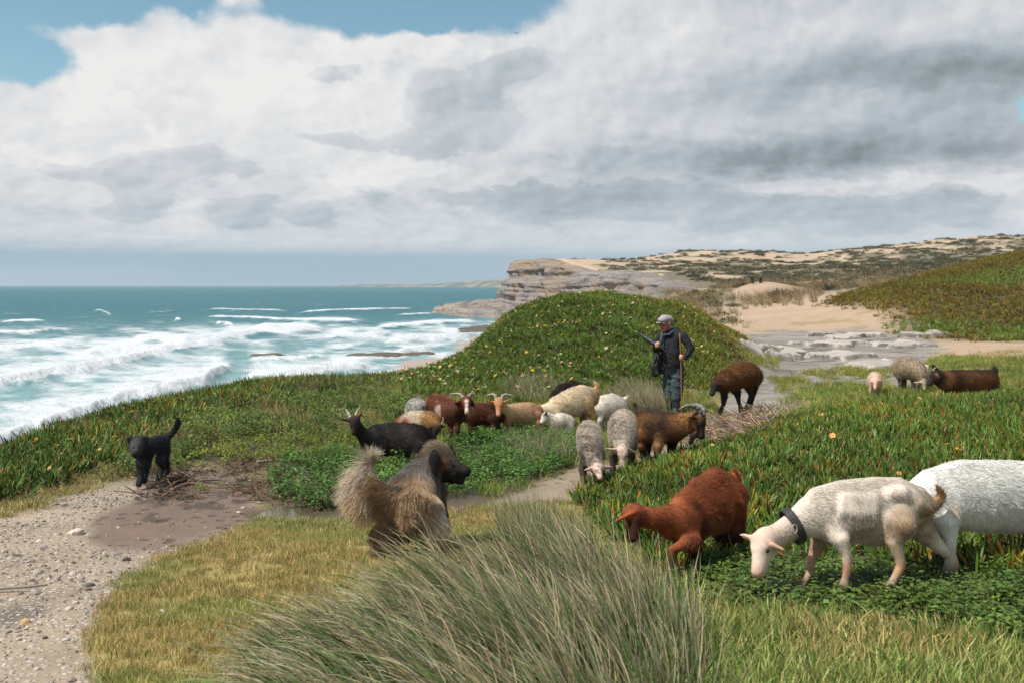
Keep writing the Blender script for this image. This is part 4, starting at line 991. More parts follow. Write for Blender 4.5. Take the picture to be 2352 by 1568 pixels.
# ================================================================== animals: tools
SS = 2500.0 / 2352.0       # joints are noted in photograph pixels, 2500 across
def surface_nets(f, o, h):
    s = f < 0
    c = np.zeros(tuple(n - 1 for n in f.shape), np.int8)
    for dx in (0, 1):
        for dy in (0, 1):
            for dz in (0, 1):
                c += s[dx:s.shape[0] - 1 + dx, dy:s.shape[1] - 1 + dy, dz:s.shape[2] - 1 + dz]
    mix = (c > 0) & (c < 8); ci = np.argwhere(mix)
    acc = np.zeros((len(ci), 3)); cnt = np.zeros(len(ci))
    corners = [(i, j, k) for i in (0, 1) for j in (0, 1) for k in (0, 1)]
    for a in corners:
        for ax in range(3):
            if a[ax]: continue
            b = list(a); b[ax] = 1
            fa = f[ci[:, 0] + a[0], ci[:, 1] + a[1], ci[:, 2] + a[2]]; fb = f[ci[:, 0] + b[0], ci[:, 1] + b[1], ci[:, 2] + b[2]]
            cr = (fa < 0) != (fb < 0); t = np.where(cr, fa / (fa - fb + 1e-20), 0)
            p = np.array(a, float)[None] + np.zeros((len(ci), 3)); p[:, ax] += t
            acc += p * cr[:, None]; cnt += cr
    V = (ci + acc / cnt[:, None]) * h + o
    idx = -np.ones(mix.shape, np.int64); idx[tuple(ci.T)] = np.arange(len(ci))
    Q = []
    for ax in range(3):
        u, v = (ax + 1) % 3, (ax + 2) % 3
        sl0 = [slice(None)] * 3; sl1 = [slice(None)] * 3; sl0[ax] = slice(0, -1); sl1[ax] = slice(1, None)
        a, b = s[tuple(sl0)], s[tuple(sl1)]
        e = np.argwhere(a != b); ok = (e[:, u] > 0) & (e[:, v] > 0) & (e[:, u] < mix.shape[u]) & (e[:, v] < mix.shape[v]); e = e[ok]
        flip = a[tuple(e.T)]
        def cell(du, dv):
            q = e.copy(); q[:, u] += du; q[:, v] += dv; return idx[tuple(q.T)]
        q = np.stack([cell(-1, -1), cell(0, -1), cell(0, 0), cell(-1, 0)], -1)
        q[~flip] = q[~flip][:, ::-1]
        Q.append(q)
    return V, np.concatenate(Q)

class Chain:
    """a run of tapered round limbs; pts are world points, rs radii, flat = thickness ratio along axis ax"""
    def __init__(s, pts, rs, cols, flat=1.0, ax=None, hair=1.0, k=None):
        s.p = np.asarray(pts, float); s.r = np.asarray(rs, float); s.flat = flat
        s.ax = None if ax is None else unit(np.asarray(ax, float)); s.k = k
        s.hair = np.asarray(hair, float) * np.ones(len(s.p))
        cols = np.asarray(cols, float); s.c = np.repeat(cols[None], len(s.p), 0) if cols.ndim == 1 else cols
    def segs(s):
        if len(s.p) == 1: return [(0, 0)]
        return [(i, i + 1) for i in range(len(s.p) - 1)]
    def dist(s, Pp, i, j):
        a, b = s.p[i], s.p[j]; q = Pp - a; ab = b - a
        if s.flat != 1.0:
            g = 1.0 / s.flat - 1.0
            q = q + (q @ s.ax)[..., None] * s.ax * g; ab = ab + (ab @ s.ax) * s.ax * g
        L2 = ab @ ab + 1e-12
        t = np.clip((q @ ab) / L2, 0, 1)
        d = np.sqrt(((q - t[..., None] * ab) ** 2).sum(-1)) - (s.r[i] + (s.r[j] - s.r[i]) * t)
        return (d * (s.flat if s.flat < 1 else 1.0) ** 0.5), t
def build_sdf(chains, h, k=0.018):
    lo = np.min([(c.p - c.r[:, None] * max(1, c.flat)).min(0) for c in chains], 0) - 3 * h - 2 * k
    hi = np.max([(c.p + c.r[:, None] * max(1, c.flat)).max(0) for c in chains], 0) + 3 * h + 2 * k
    n = np.ceil((hi - lo) / h).astype(int) + 1
    ax = [lo[i] + np.arange(n[i]) * h for i in range(3)]
    E = np.zeros(tuple(n)); m = 5 * k
    for c in chains:
        a = (c.p - c.r[:, None] * max(1, c.flat)).min(0) - m; b = (c.p + c.r[:, None] * max(1, c.flat)).max(0) + m
        i0 = np.clip(((a - lo) / h).astype(int), 0, n - 1); i1 = np.clip(((b - lo) / h).astype(int) + 2, 1, n)
        sl = tuple(slice(i0[q], i1[q]) for q in range(3))
        G = np.stack(np.meshgrid(ax[0][sl[0]], ax[1][sl[1]], ax[2][sl[2]], indexing='ij'), -1)
        D = np.full(G.shape[:3], 1e3)
        for i, j in c.segs():
            sa = np.minimum(c.p[i] - c.r[i] * max(1, c.flat), c.p[j] - c.r[j] * max(1, c.flat)) - m; sb = np.maximum(c.p[i] + c.r[i] * max(1, c.flat), c.p[j] + c.r[j] * max(1, c.flat)) + m
            q0 = np.clip(((sa - lo) / h).astype(int) - i0, 0, None); q1 = np.clip(((sb - lo) / h).astype(int) + 2 - i0, 0, None)
            ss_ = tuple(slice(q0[q], q1[q]) for q in range(3))
            g = G[ss_]
            if g.size == 0: continue
            D[ss_] = np.minimum(D[ss_], c.dist(g, i, j)[0])
        kk = c.k or k
        E[sl] += np.exp(-np.clip(D, -20 * k, 20 * k) / k)
    f = -k * np.log(E + 1e-9)
    return surface_nets(f, lo, h)
def vertex_fields(chains, V, sig=0.016):
    W = np.zeros(len(V)); Cc = np.zeros((len(V), 3)); Fl = np.zeros((len(V), 3)); H = np.zeros(len(V))
    for c in chains:
        for i, j in c.segs():
            d, t = c.dist(V, i, j); w = np.exp(-np.clip(d, -.02, 1) / sig) + 1e-12
            W += w; Cc += w[:, None] * (c.c[i] * (1 - t[:, None]) + c.c[j] * t[:, None]); H += w * (c.hair[i] * (1 - t) + c.hair[j] * t)
            Fl += w[:, None] * unit(c.p[j] - c.p[i]) if i != j else 0
    return Cc / W[:, None], Fl / W[:, None], H / W
def normals_of(V, Q):
    n = np.cross(V[Q[:, 2]] - V[Q[:, 0]], V[Q[:, 3]] - V[Q[:, 1]])
    N = np.zeros_like(V)
    for k in range(4): np.add.at(N, Q[:, k], n)
    return N / (np.linalg.norm(N, axis=1)[:, None] + 1e-12), np.linalg.norm(n, axis=1) * .5
def n3(V, s, seed):
    """cheap 3-D-ish noise on points"""
    return (fbm(V[:, 0] * s + V[:, 2] * s * .7, V[:, 1] * s - V[:, 2] * s * .4, 3, seed) + fbm(V[:, 2] * s + 5, V[:, 0] * s * .6 + V[:, 1] * s * .5, 3, seed + 9)) * .5

def coat_mat(name, attr_name='col', rough=.85, sheen=.0, spec=.15, nscale=90.0):
    m, t, out = new_mat(name)
    c = attr(t, attr_name); nz = noise(t, texco(t), nscale, 3)
    c = mixc(t, 1.0, c, comb(t, nz * .6 + .7, nz * .6 + .7, nz * .6 + .7), 'MULTIPLY')
    principled(t, out, c, rough, bump(t, nz, .35, .004), spec, sheen=sheen)
    return m
M_SKIN = coat_mat('animal_hide')
def hair_mat():
    m, t, out = new_mat('animal_fur')
    c = attr(t, 'col')
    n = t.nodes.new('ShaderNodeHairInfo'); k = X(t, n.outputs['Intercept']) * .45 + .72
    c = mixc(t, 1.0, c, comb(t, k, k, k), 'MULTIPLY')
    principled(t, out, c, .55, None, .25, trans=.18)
    return m
M_FUR = hair_mat()
M_HORN_T = {}
def horn_mat(name, c0, c1):
    m, t, out = new_mat(name)
    v = noise(t, texco(t), 25.0, 4); w = attr(t, 'ring', out='Fac')
    c = mixc(t, v * .6 + w * .4, c0, c1)
    principled(t, out, c, .5, bump(t, w + v * .3, .6, .006), .4); return m
M_HORN = horn_mat('pale_horn', (.16, .12, .085), (.42, .35, .27)); M_HORN_D = horn_mat('grey_horn', (.07, .062, .055), (.26, .235, .20))
M_EYE = simple_mat('animal_eye', (.02, .014, .01), .08, .6); M_HOOF = simple_mat('hoof', (.05, .04, .032), .5)
M_COLLAR = simple_mat('dark_leather', (.032, .030, .028), .55, .4, .3, 60, .2); M_METAL = simple_mat('worn_metal', (.35, .33, .30), .35, .5)
M_TAG = simple_mat('orange_plastic', (.75, .32, .03), .4)

def tube_mesh(name, pts, rs, k, mat, parent, off, rings=0, sub=4, smooth=True):
    """a curved tapering tube through pts (Catmull-Rom), ringed like a horn"""
    pts = np.asarray(pts, float); rs = np.asarray(rs, float); P_, R_ = [], []
    ext = np.concatenate([[2 * pts[0] - pts[1]], pts, [2 * pts[-1] - pts[-2]]])
    for i in range(len(pts) - 1):
        for j in range(sub):
            t = j / sub; a, b, c, d = ext[i:i + 4]
            P_.append(.5 * ((2 * b) + (-a + c) * t + (2 * a - 5 * b + 4 * c - d) * t * t + (-a + 3 * b - 3 * c + d) * t ** 3)); R_.append(rs[i] * (1 - t) + rs[i + 1] * t)
    P_.append(pts[-1]); R_.append(rs[-1]); P_ = np.array(P_); R_ = np.array(R_); n = len(P_)
    ring = np.array([.5 + .5 * math.sin(i * rings) for i in range(n)]) if rings else np.zeros(n)
    R_ = R_ * (1 + .10 * (ring - .5) * (1 if rings else 0))
    t0 = P_[1] - P_[0]; a = unit(np.cross(t0, (0.3, .9, .2))); V = []
    for i in range(n):
        t = unit(P_[min(i + 1, n - 1)] - P_[max(i - 1, 0)]); a = unit(a - (a @ t) * t); b = np.cross(t, a)
        for j in range(k):
            th = 6.28318 * j / k; V.append(P_[i] + (a * math.cos(th) + b * math.sin(th)) * R_[i])
    Fc = [(i * k + j, i * k + (j + 1) % k, (i + 1) * k + (j + 1) % k, (i + 1) * k + j) for i in range(n - 1) for j in range(k)] + [tuple(range(k))[::-1], tuple((n - 1) * k + j for j in range(k))]
    return mesh_obj(name, np.array(V) - off, Fc, mat, parent, smooth, attrs=dict(ring=np.repeat(ring, k)))
def ball_mesh(name, c, r, mat, parent, off, sc_=(1, 1, 1)):
    V, Fc = [], []; nu, nv = 10, 7
    for i in range(nv):
        th = math.pi * (i + .5) / nv
        for j in range(nu): V.append(c + r * np.array([math.sin(th) * math.cos(6.283 * j / nu) * sc_[0], math.sin(th) * math.sin(6.283 * j / nu) * sc_[1], math.cos(th) * sc_[2]]))
    Fc = [(i * nu + j, (i + 1) * nu + j, (i + 1) * nu + (j + 1) % nu, i * nu + (j + 1) % nu) for i in range(nv - 1) for j in range(nu)] + [tuple(range(nu)), tuple((nv - 1) * nu + j for j in range(nu))[::-1]]
    return mesh_obj(name, np.array(V) - off, Fc, mat, parent)

def grow_fur(parent, V, Q, N, area, Cc, Fl, H, off, n, length, lift, rad, curl=.25, droop=.25, jit_c=.18, k=4, name='fur', clump=.5, root_in=.3):
    pr = area * H[Q].mean(1).clip(.05); pr = pr / pr.sum()
    f = rng.choice(len(Q), n, p=pr); b = rng.dirichlet((1, 1, 1, 1), n)
    def it(A): return (A[Q[f]] * b[..., None]).sum(1)
    P0 = it(V); Nn = it(N); Nn /= np.linalg.norm(Nn, axis=1)[:, None] + 1e-9; Cx = it(Cc); Fx = it(Fl); Hx = (H[Q[f]] * b).sum(1)
    fin = (Fx * Nn).sum(1) / (np.linalg.norm(Fx, axis=1) + 1e-6)
    Fx = Fx - (Fx * Nn).sum(1)[:, None] * Nn; fl = np.linalg.norm(Fx, axis=1)[:, None]; Fx = Fx / (fl + 1e-6) * np.clip(fl * 3, 0, 1)
    s = 1 / max(.02, length * 1.2)
    cl = np.stack([n3(P0, s, 201), n3(P0, s, 221), n3(P0, s, 241)], -1) - .5
    D = Fx * (1 - lift) + Nn * lift + cl * 2.2 * clump + rng.normal(0, curl, (n, 3)) + np.array([0, 0, -droop])
    D /= np.linalg.norm(D, axis=1)[:, None] + 1e-9
    D = D + Nn * np.clip(.14 - (D * Nn).sum(1), 0, 2)[:, None]
    L = length * Hx * rng.uniform(.55, 1.2, n) * np.clip(1 + fin * .95, .22, 1)
    pts = np.zeros((n, k, 3)); pts[:, 0] = P0 - Nn * (rad * root_in)
    step = (L / (k - 1))[:, None]
    for i in range(1, k):
        pts[:, i] = pts[:, i - 1] + D * step
        D = D + np.array([0, 0, -droop * .6]) + rng.normal(0, curl * .6, (n, 3)) + Fx * .15
        # keep the hair outside the skin
        inn = (D * Nn).sum(1); D = D + Nn * np.clip(.02 - inn, 0, 1)[:, None]
        D /= np.linalg.norm(D, axis=1)[:, None] + 1e-9
    hc = bpy.data.hair_curves.new(name); hc.add_curves([k] * n)
    hc.points.foreach_set('position', (pts - off).astype(np.float32).ravel())
    rr = np.repeat(np.linspace(1, .25, k)[None], n, 0) * rad
    (hc.attributes.get('radius') or hc.attributes.new('radius', 'FLOAT', 'POINT')).data.foreach_set('value', rr.astype(np.float32).ravel())
    cc = np.ones((n, 4), np.float32); cc[:, :3] = np.clip(Cx * (1 + rng.normal(0, jit_c, (n, 1))) * (1 + rng.normal(0, jit_c * .25, (n, 3))), .003, .95)
    hc.attributes.new('col', 'FLOAT_COLOR', 'CURVE').data.foreach_set('color', cc.ravel())
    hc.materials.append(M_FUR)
    o = bpy.data.objects.new(name, hc); COL.objects.link(o); o.parent = parent
    return o

class Beast:
    def __init__(s, name, label, cat, foot, heading, d=None, group=None):
        """foot: picture point of the feet; heading: degrees, 0 = away from the camera, 90 = to the side (+x)"""
        g = ground_at(foot[0] / SS, foot[1] / SS)
        s.d = g[1] if d is None else d
        s.base = np.array([(foot[0] / SS - CX) / F * s.d, s.d, 0.0]); s.base[2] = ground_z(s.base[0], s.d)
        s.m = s.d / F / SS                       # metres per photograph pixel
        a = math.radians(heading); s.fwd = np.array([math.sin(a), math.cos(a), 0]); s.lat = np.array([math.cos(a), -math.sin(a), 0])
        s.root = tag(empty(name, tuple(s.base)), label, cat, group); s.ch = []; s.patches = []; s.eyes = []
    def pt(s, p):
        d = s.d + (p[2] if len(p) > 2 else 0)
        return np.array([(p[0] / SS - CX) / F * d, d, CAMH - (p[1] / SS - HY) / F * d])
    def limb(s, pts, col, flat=1.0, hair=1.0, ax='lat', k=None):
        P_ = [s.pt(p) for p in pts]; r = [p[3] * s.m * (.95 if p[3] * s.m > .06 else 1) - (.004 if p[3] * s.m > .06 else 0) for p in pts]
        a = {'lat': s.lat, 'fwd': s.fwd}.get(ax, ax) if isinstance(ax, str) else ax
        s.ch.append(Chain(P_, r, col, flat, a, hair, k)); return P_
    def leg(s, pts, col, hair=.35, hoof=True, top=1.0):
        hr = np.full(len(pts), hair, float); hr[0] = top; hr[1] = max(hair, .75 * top if len(pts) > 3 else .5)
        pts = [tuple(p) for p in pts]; a = pts[0]; out_ = 1 if (s.pt(a) - s.pt((a[0], a[1], 0, 0))) @ s.lat > 0 else -1
        P_ = [s.pt(p) for p in pts]; r = np.array([p[3] * s.m for p in pts])
        s.ch.append(Chain(P_[1:], r[1:], np.asarray(col)[1:] if np.ndim(col) == 2 else col, 1, None, hr[1:]))
        # the flat muscle of shoulder or thigh lies against the trunk
        c0 = np.asarray(col)[0] if np.ndim(col) == 2 else col; c1 = np.asarray(col)[1] if np.ndim(col) == 2 else col
        top = P_[0] - s.lat * out_ * r[0] * .22 * (1 if abs(a[2]) > .01 else 0)
        s.ch.append(Chain([top, P_[0] * .35 + P_[1] * .65], [r[0] * .84, max(r[1] * 1.1, r[0] * .45)], [c0, c1], .46, s.lat, hr[:2]))
        if hoof:
            e = P_[-1]; r = pts[-1][3] * s.m
            s.ch.append(Chain([e, e + np.array([0, 0, -r * 1.3]) + s.fwd * r * .5], [r * .95, r * 1.12], (.05, .04, .03), hair=.05))
    def head(s, poll, nose, col, face=None, lat=None, w=1.0, fat=1.0, nosec=None, hair=.25, eye=True):
        """poll and nose are picture points with depth; lat is the head's sideways axis"""
        A, B = s.pt(poll), s.pt(nose); L = np.linalg.norm(B - A); f = unit(B - A)
        l = s.lat if lat is None else unit(np.asarray(lat, float)); l = unit(l - (l @ f) * f); u = np.cross(f, l)
        fh = unit(np.array([f[0], f[1], 0])) if np.hypot(f[0], f[1]) > .12 else s.fwd
        if u @ (fh + np.array([0, 0, 1.0])) < 0: u = -u
        face = col if face is None else face; nosec = face if nosec is None else nosec
        T = lambda t, v=0, h=0: A + f * L * t + u * L * v + l * L * h
        s.ch.append(Chain([T(.95), T(.74, .01), T(.42, .02), T(.10, .0)], np.array([.150, .175, .228, .262]) * L * fat, [nosec, face, face, col], .84 * w, l, hair))
        s.ch.append(Chain([T(.88, -.07), T(.55, -.10), T(.22, -.12)], np.array([.085, .125, .17]) * L * fat, [nosec, face, col], .8 * w, l, hair))
        for q in (-1, 1):      # brow ridges
            s.ch.append(Chain([T(.34, .14, .15 * q * w), T(.22, .15, .13 * q * w)], np.array([.075, .07]) * L * fat, face, 1, None, hair * .5))
            if eye: s.eyes.append((T(.43, .085, .222 * q * w * fat), L * .050)); s.patches.append((T(.43, .08, .235 * q * w * fat), L * .080, tuple(np.array(face) * .5), .8))
        s.patches.append((T(1.03, .05, .07), L * .05, tuple(np.array(nosec) * .25), .6)); s.patches.append((T(1.03, .05, -.07), L * .05, tuple(np.array(nosec) * .25), .6)); s.patches.append((T(1.02, .03), L * .10, tuple(np.array(nosec) * .55), .7))
        s.patches.append((T(.98, -.06), L * .07, tuple(np.array(nosec) * .3), .6))
        s.hf, s.hl, s.hu, s.hL, s.hA = f, l, u, L, A
        return T
    def ear(s, base, tip, col, r=6, hair=.25, flat=.38, bend=None):
        A, B = s.pt(base), s.pt(tip); d = unit(B - A); n = s.hf - (s.hf @ d) * d
        if np.linalg.norm(n) < .2: n = s.hu - (s.hu @ d) * d
        M = (A + B) / 2 if bend is None else s.pt(bend)
        s.ch.append(Chain([A, A * .6 + M * .4, M * .7 + B * .3, B], np.array([.6, 1, .85, .15]) * r * s.m, col, flat, unit(n), hair))
    def patch(s, p, r, c, soft=.6): s.patches.append((s.pt(p), r * s.m, c, soft))
    def finish(s, voxel=None, k=.016, fur=12000, length=.03, lift=.35, rad=.0013, curl=.2, droop=.25, var=.25, vscale=9, inflate=0, clump=.5, speckle=0, jit_c=.18, kpts=4, fur2=None):
        h = voxel or max(.008, s.d * .00115)
        V, Q = build_sdf(s.ch, h, k)
        Cc, Fl, H = vertex_fields(s.ch, V)
        for c, r, colr, soft in s.patches:
            w = 1 - sstep(1 - soft, 1 + soft * .3, np.linalg.norm(V - c, axis=1) / (r + 1e-6) + (n3(V, 40, 77) - .5) * .5)
            Cc = Cc * (1 - w[:, None]) + np.array(colr) * w[:, None]
        Cc = Cc * (1 + var * 2 * (n3(V, vscale, 55) - .5) + var * (n3(V, vscale * 4, 56) - .5))[:, None]
        if speckle: Cc = Cc * (1 - speckle * sstep(.5, .62, n3(V, 55, 59)))[:, None]
        Cc = np.clip(Cc, .004, .9); N, area = normals_of(V, Q)
        mesh_obj('body', V - s.base, Q, M_SKIN, s.root, colors=Cc)
        for p, r in s.eyes: ball_mesh('eye', p, r, M_EYE, s.root, s.base)
        if fur:
            grow_fur(s.root, V, Q, N, area, Cc, Fl, H, s.base, fur, length, lift, rad, curl, droop, jit_c, kpts, clump=clump)
        s.V = V
        return s
    def horn(s, pts, mat=None, rings=1.7):
        return tube_mesh('horn', [s.pt(p) for p in pts], [p[3] * s.m for p in pts], 8, mat or M_HORN, s.root, s.base, rings, 5)
# ================================================================== the flock and the dogs
L_ = lambda *c: np.array(lin(c))
def quad(*a, **k): return Beast(*a, **k)

# ---- red goat
B = Beast('goat', 'rust red goat grazing with its rump uphill, one foreleg bent', 'goat', (1668, 1398), -75)
red, redd = L_(146, 82, 50), L_(80, 44, 32)
B.limb([(1655, 1275, -.12, 38), (1690, 1258, .0, 54), (1730, 1238, .16, 66), (1762, 1216, .28, 62), (1784, 1212, .36, 46)], [red * .8, red, red, red, red], .74)
B.limb([(1665, 1232, -.05, 24), (1700, 1205, .08, 30), (1742, 1174, .22, 34), (1772, 1182, .32, 30)], red, .8)
B.limb([(1545, 1256, -.22, 22), (1585, 1262, -.2, 27), (1625, 1268, -.14, 36), (1660, 1275, -.08, 46)], [red * .9, red, red, red], .72, .55)
B.head((1546, 1246, -.22), (1546, 1314, -.30), red * .6, redd * .45, lat=(.75, .66, 0), fat=1.0)
B.ear((1544, 1252, -.28), (1494, 1275, -.32), L_(160, 84, 46), 8); B.ear((1560, 1258, -.12), (1584, 1282, -.1), redd, 8)
B.leg([(1672, 1296, -.14, 27), (1690, 1322, -.17, 17), (1664, 1330, -.2, 11), (1641, 1341, -.2, 10), (1640, 1366, -.2, 8), (1641, 1388, -.2, 8)], [red * .8, red * .8, red * .8, red * .7, redd * .5, redd * .5])
B.leg([(1688, 1300, .0, 26), (1694, 1340, .0, 13), (1695, 1372, .0, 9), (1696, 1400, .0, 9)], [redd, redd * .6, redd * .5, redd * .5])
B.leg([(1786, 1255, .24, 40), (1792, 1300, .2, 22), (1782, 1330, .22, 14), (1794, 1360, .26, 10), (1790, 1400, .24, 9)], [red * .8, redd, redd * .6, redd * .5, redd * .5])
B.leg([(1772, 1262, .42, 36), (1764, 1310, .4, 18), (1756, 1340, .4, 12), (1762, 1370, .4, 10), (1758, 1400, .4, 9)], [redd, redd * .6, redd * .5, redd * .5, redd * .5])
B.limb([(1783, 1182, .36, 11), (1797, 1166, .38, 9), (1792, 1152, .37, 4)], red, 1, .8)
B.patch((1778, 1172, .1), 16, redd * .8, .9); B.patch((1712, 1290, -.1), 30, redd, .9); B.patch((1700, 1235, -.1), 18, redd * 1.2, .9); B.patch((1740, 1150, .1), 34, L_(168, 104, 70), .9)
B.finish(fur=42000, length=.042, rad=.0011, lift=.2, droop=.3, curl=.16, clump=1.0, var=.45, vscale=8, jit_c=.25)

# ---- cream collared goat
B = Beast('goat', 'cream goat wearing a dark collar, head down grazing in the herbs', 'goat', (2120, 1438), -96)
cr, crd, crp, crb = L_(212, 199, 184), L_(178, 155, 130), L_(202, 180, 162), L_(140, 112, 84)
B.limb([(1988, 1262, -.02, 48), (2030, 1250, 0, 63), (2090, 1245, 0, 69), (2145, 1242, 0, 66), (2196, 1230, .02, 55), (2236, 1224, .03, 36)], [cr, cr, cr, cr, cr * .97, crd], .60)
B.limb([(1990, 1212, 0, 20), (2050, 1194, 0, 20), (2130, 1184, 0, 19), (2190, 1184, .02, 18), (2236, 1206, .03, 18), (2264, 1234, .03, 14)], [cr, cr * 1.02, cr * 1.02, cr, cr, crd], .8)
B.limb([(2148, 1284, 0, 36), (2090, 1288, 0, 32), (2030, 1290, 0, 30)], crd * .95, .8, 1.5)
B.limb([(1880, 1316, -.07, 25), (1906, 1300, -.05, 28), (1938, 1280, -.04, 35), (1974, 1260, -.02, 47)], [crp, crp, cr, cr], .66, .6)
B.limb([(2180, 1204, -.058, 14), (2204, 1202, -.064, 15), (2222, 1213, -.055, 12)], cr, 1); B.limb([(2242, 1228, -.06, 12), (2262, 1243, -.04, 11)], crd, 1)     # hip and pin bones
for k_ in range(5): B.limb([(2062 + k_ * 19, 1218, -.066, 5), (2057 + k_ * 19, 1250, -.090, 5.5), (2052 + k_ * 19, 1278, -.074, 5)], cr * .97, .7)                # ribs
T = B.head((1871, 1308, -.08), (1849, 1398, -.16), crp, L_(204, 184, 166), lat=(.40, -.92, 0), fat=1.16, nosec=L_(190, 152, 134))
B.ear((1852, 1320, -.06), (1804, 1302, -.02), L_(212, 180, 160), 13, flat=.45); B.ear((1890, 1334, -.16), (1914, 1352, -.20), L_(186, 146, 124), 12, bend=(1906, 1334, -.19))
B.leg([(2030, 1280, -.065, 34), (2054, 1316, -.09, 17), (2067, 1353, -.095, 12), (2069, 1388, -.095, 10.5), (2064, 1412, -.095, 8), (2060, 1431, -.095, 8.5)], [cr, cr * .97, crp, L_(178, 130, 102), crd * .9, crb])
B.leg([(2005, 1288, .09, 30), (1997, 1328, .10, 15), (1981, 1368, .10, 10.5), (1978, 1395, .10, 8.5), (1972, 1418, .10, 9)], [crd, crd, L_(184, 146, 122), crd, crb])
B.leg([(2212, 1240, -.06, 50), (2196, 1286, -.085, 32), (2184, 1322, -.095, 17), (2198, 1364, -.10, 12), (2199, 1382, -.10, 11), (2182, 1414, -.11, 8.5), (2170, 1436, -.11, 9)], [cr, crd, crd, crd * .95, L_(176, 124, 94), crd * .85, crb], top=1.5)
B.leg([(2232, 1250, .08, 44), (2254, 1296, .10, 27), (2288, 1329, .11, 17), (2322, 1357, .12, 12.5), (2329, 1372, .12, 11.5), (2329, 1412, .12, 8.5), (2333, 1442, .12, 9)], [crd, crd, cr, crp, L_(178, 132, 104), crd * .85, crb])
B.limb([(2162, 1306, -.02, 18), (2140, 1316, -.02, 11)], crd, 1, 1.6)      # belly tuft
B.limb([(2262, 1236, .03, 13), (2284, 1228, .04, 10), (2298, 1210, .04, 9), (2290, 1190, .04, 3)], [crd, L_(150, 118, 74), L_(120, 90, 58), L_(140, 106, 60)], 1, 1.3)
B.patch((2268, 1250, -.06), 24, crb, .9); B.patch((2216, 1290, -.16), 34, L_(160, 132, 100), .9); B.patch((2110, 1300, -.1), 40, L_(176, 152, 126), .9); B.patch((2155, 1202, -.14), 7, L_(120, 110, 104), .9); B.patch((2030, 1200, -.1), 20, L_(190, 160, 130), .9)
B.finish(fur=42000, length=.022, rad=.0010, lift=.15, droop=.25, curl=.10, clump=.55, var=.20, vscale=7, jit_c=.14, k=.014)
c0 = B.pt((1936, 1283, -.04)); axis = unit(B.pt((1972, 1262, -.02)) - B.pt((1906, 1300, -.05)))
def band(name, c, axis, ra, rb, wid, thick, mat, parent, off, latv, n=28):
    """a strap round a limb: an oval hoop of rectangular section"""
    l = unit(latv - (latv @ axis) * axis); u = np.cross(axis, l); V = []
    for i in range(n):
        th = 6.28318 * i / n; e = l * math.cos(th) * ra + u * math.sin(th) * rb; o_ = unit(e)
        for s_, t_ in ((-1, 0), (1, 0), (1, 1), (-1, 1)): V.append(c + e + axis * s_ * wid + o_ * t_ * thick)
    Fc = [(i * 4 + j, ((i + 1) % n) * 4 + j, ((i + 1) % n) * 4 + (j + 1) % 4, i * 4 + (j + 1) % 4) for i in range(n) for j in range(4)]
    return mesh_obj(name, np.array(V) - off, Fc, mat, parent, False)
col_ = band('collar', c0, axis, .074, .092, .021, .007, M_COLLAR, B.root, B.base, B.lat)
bk = c0 - B.lat * 0 + np.array([0.012, -.08, -.004])
band('buckle', B.pt((1940, 1290, -.13)), unit(np.array([.3, -1, .1])), .012, .020, .003, .004, M_METAL, col_, B.base, np.array([1., 0, 0]), 14)
ball_mesh('ear_tag', B.pt((1911, 1349, -.19)), .012, M_TAG, B.root, B.base, (1, .3, 1))

# ---- white goat behind it
B = Beast('goat', 'large white goat standing behind the cream goat, partly hidden', 'goat', (2390, 1392), -80)
wh, whd = L_(226, 222, 214), L_(190, 178, 160)
B.limb([(2270, 1215, -.06, 60), (2320, 1208, -.02, 70), (2380, 1210, .02, 80), (2450, 1212, .08, 82), (2530, 1208, .14, 78), (2610, 1210, .2, 62)], [wh, wh, wh, wh, wh, wh], .66)
B.limb([(2270, 1170, -.05, 22), (2340, 1146, 0, 22), (2440, 1147, .08, 22), (2540, 1152, .14, 22), (2620, 1172, .2, 20)], wh, .9)
B.limb([(2170, 1262, -.02, 24), (2205, 1240, -.04, 32), (2245, 1222, -.05, 46)], wh, .72, .6)
B.head((2166, 1250, -.01), (2152, 1300, .02), wh, whd, lat=(1, .2, 0)); B.ear((2172, 1244, 0), (2190, 1228, .04), whd, 8); B.ear((2160, 1244, -.04), (2144, 1232, -.06), whd, 8)
B.leg([(2315, 1240, -.12, 40), (2314, 1275, -.13, 21), (2321, 1312, -.13, 13), (2322, 1350, -.13, 11), (2318, 1388, -.13, 10)], [wh, wh, wh * .9, whd, whd * .7])
B.leg([(2290, 1250, .12, 34), (2284, 1300, .12, 16), (2282, 1345, .12, 11), (2280, 1385, .12, 10)], [whd, whd, whd, whd * .7])
B.leg([(2560, 1232, .05, 62), (2545, 1290, .04, 34), (2560, 1335, .04, 14), (2556, 1385, .04, 11)], [wh, wh, whd, whd])
B.leg([(2590, 1232, .3, 56), (2600, 1290, .3, 28), (2615, 1335, .3, 14), (2612, 1380, .3, 11)], [whd, whd, whd, whd])
B.limb([(2340, 1250, 0, 38), (2420, 1262, .06, 38), (2500, 1262, .12, 38)], L_(196, 178, 156), .8, 1.0); B.patch((2330, 1256, -.14), 26, L_(196, 176, 152), .9)
B.finish(fur=42000, length=.024, rad=.0011, lift=.22, droop=.15, curl=.14, clump=.7, var=.16, vscale=6, jit_c=.14)

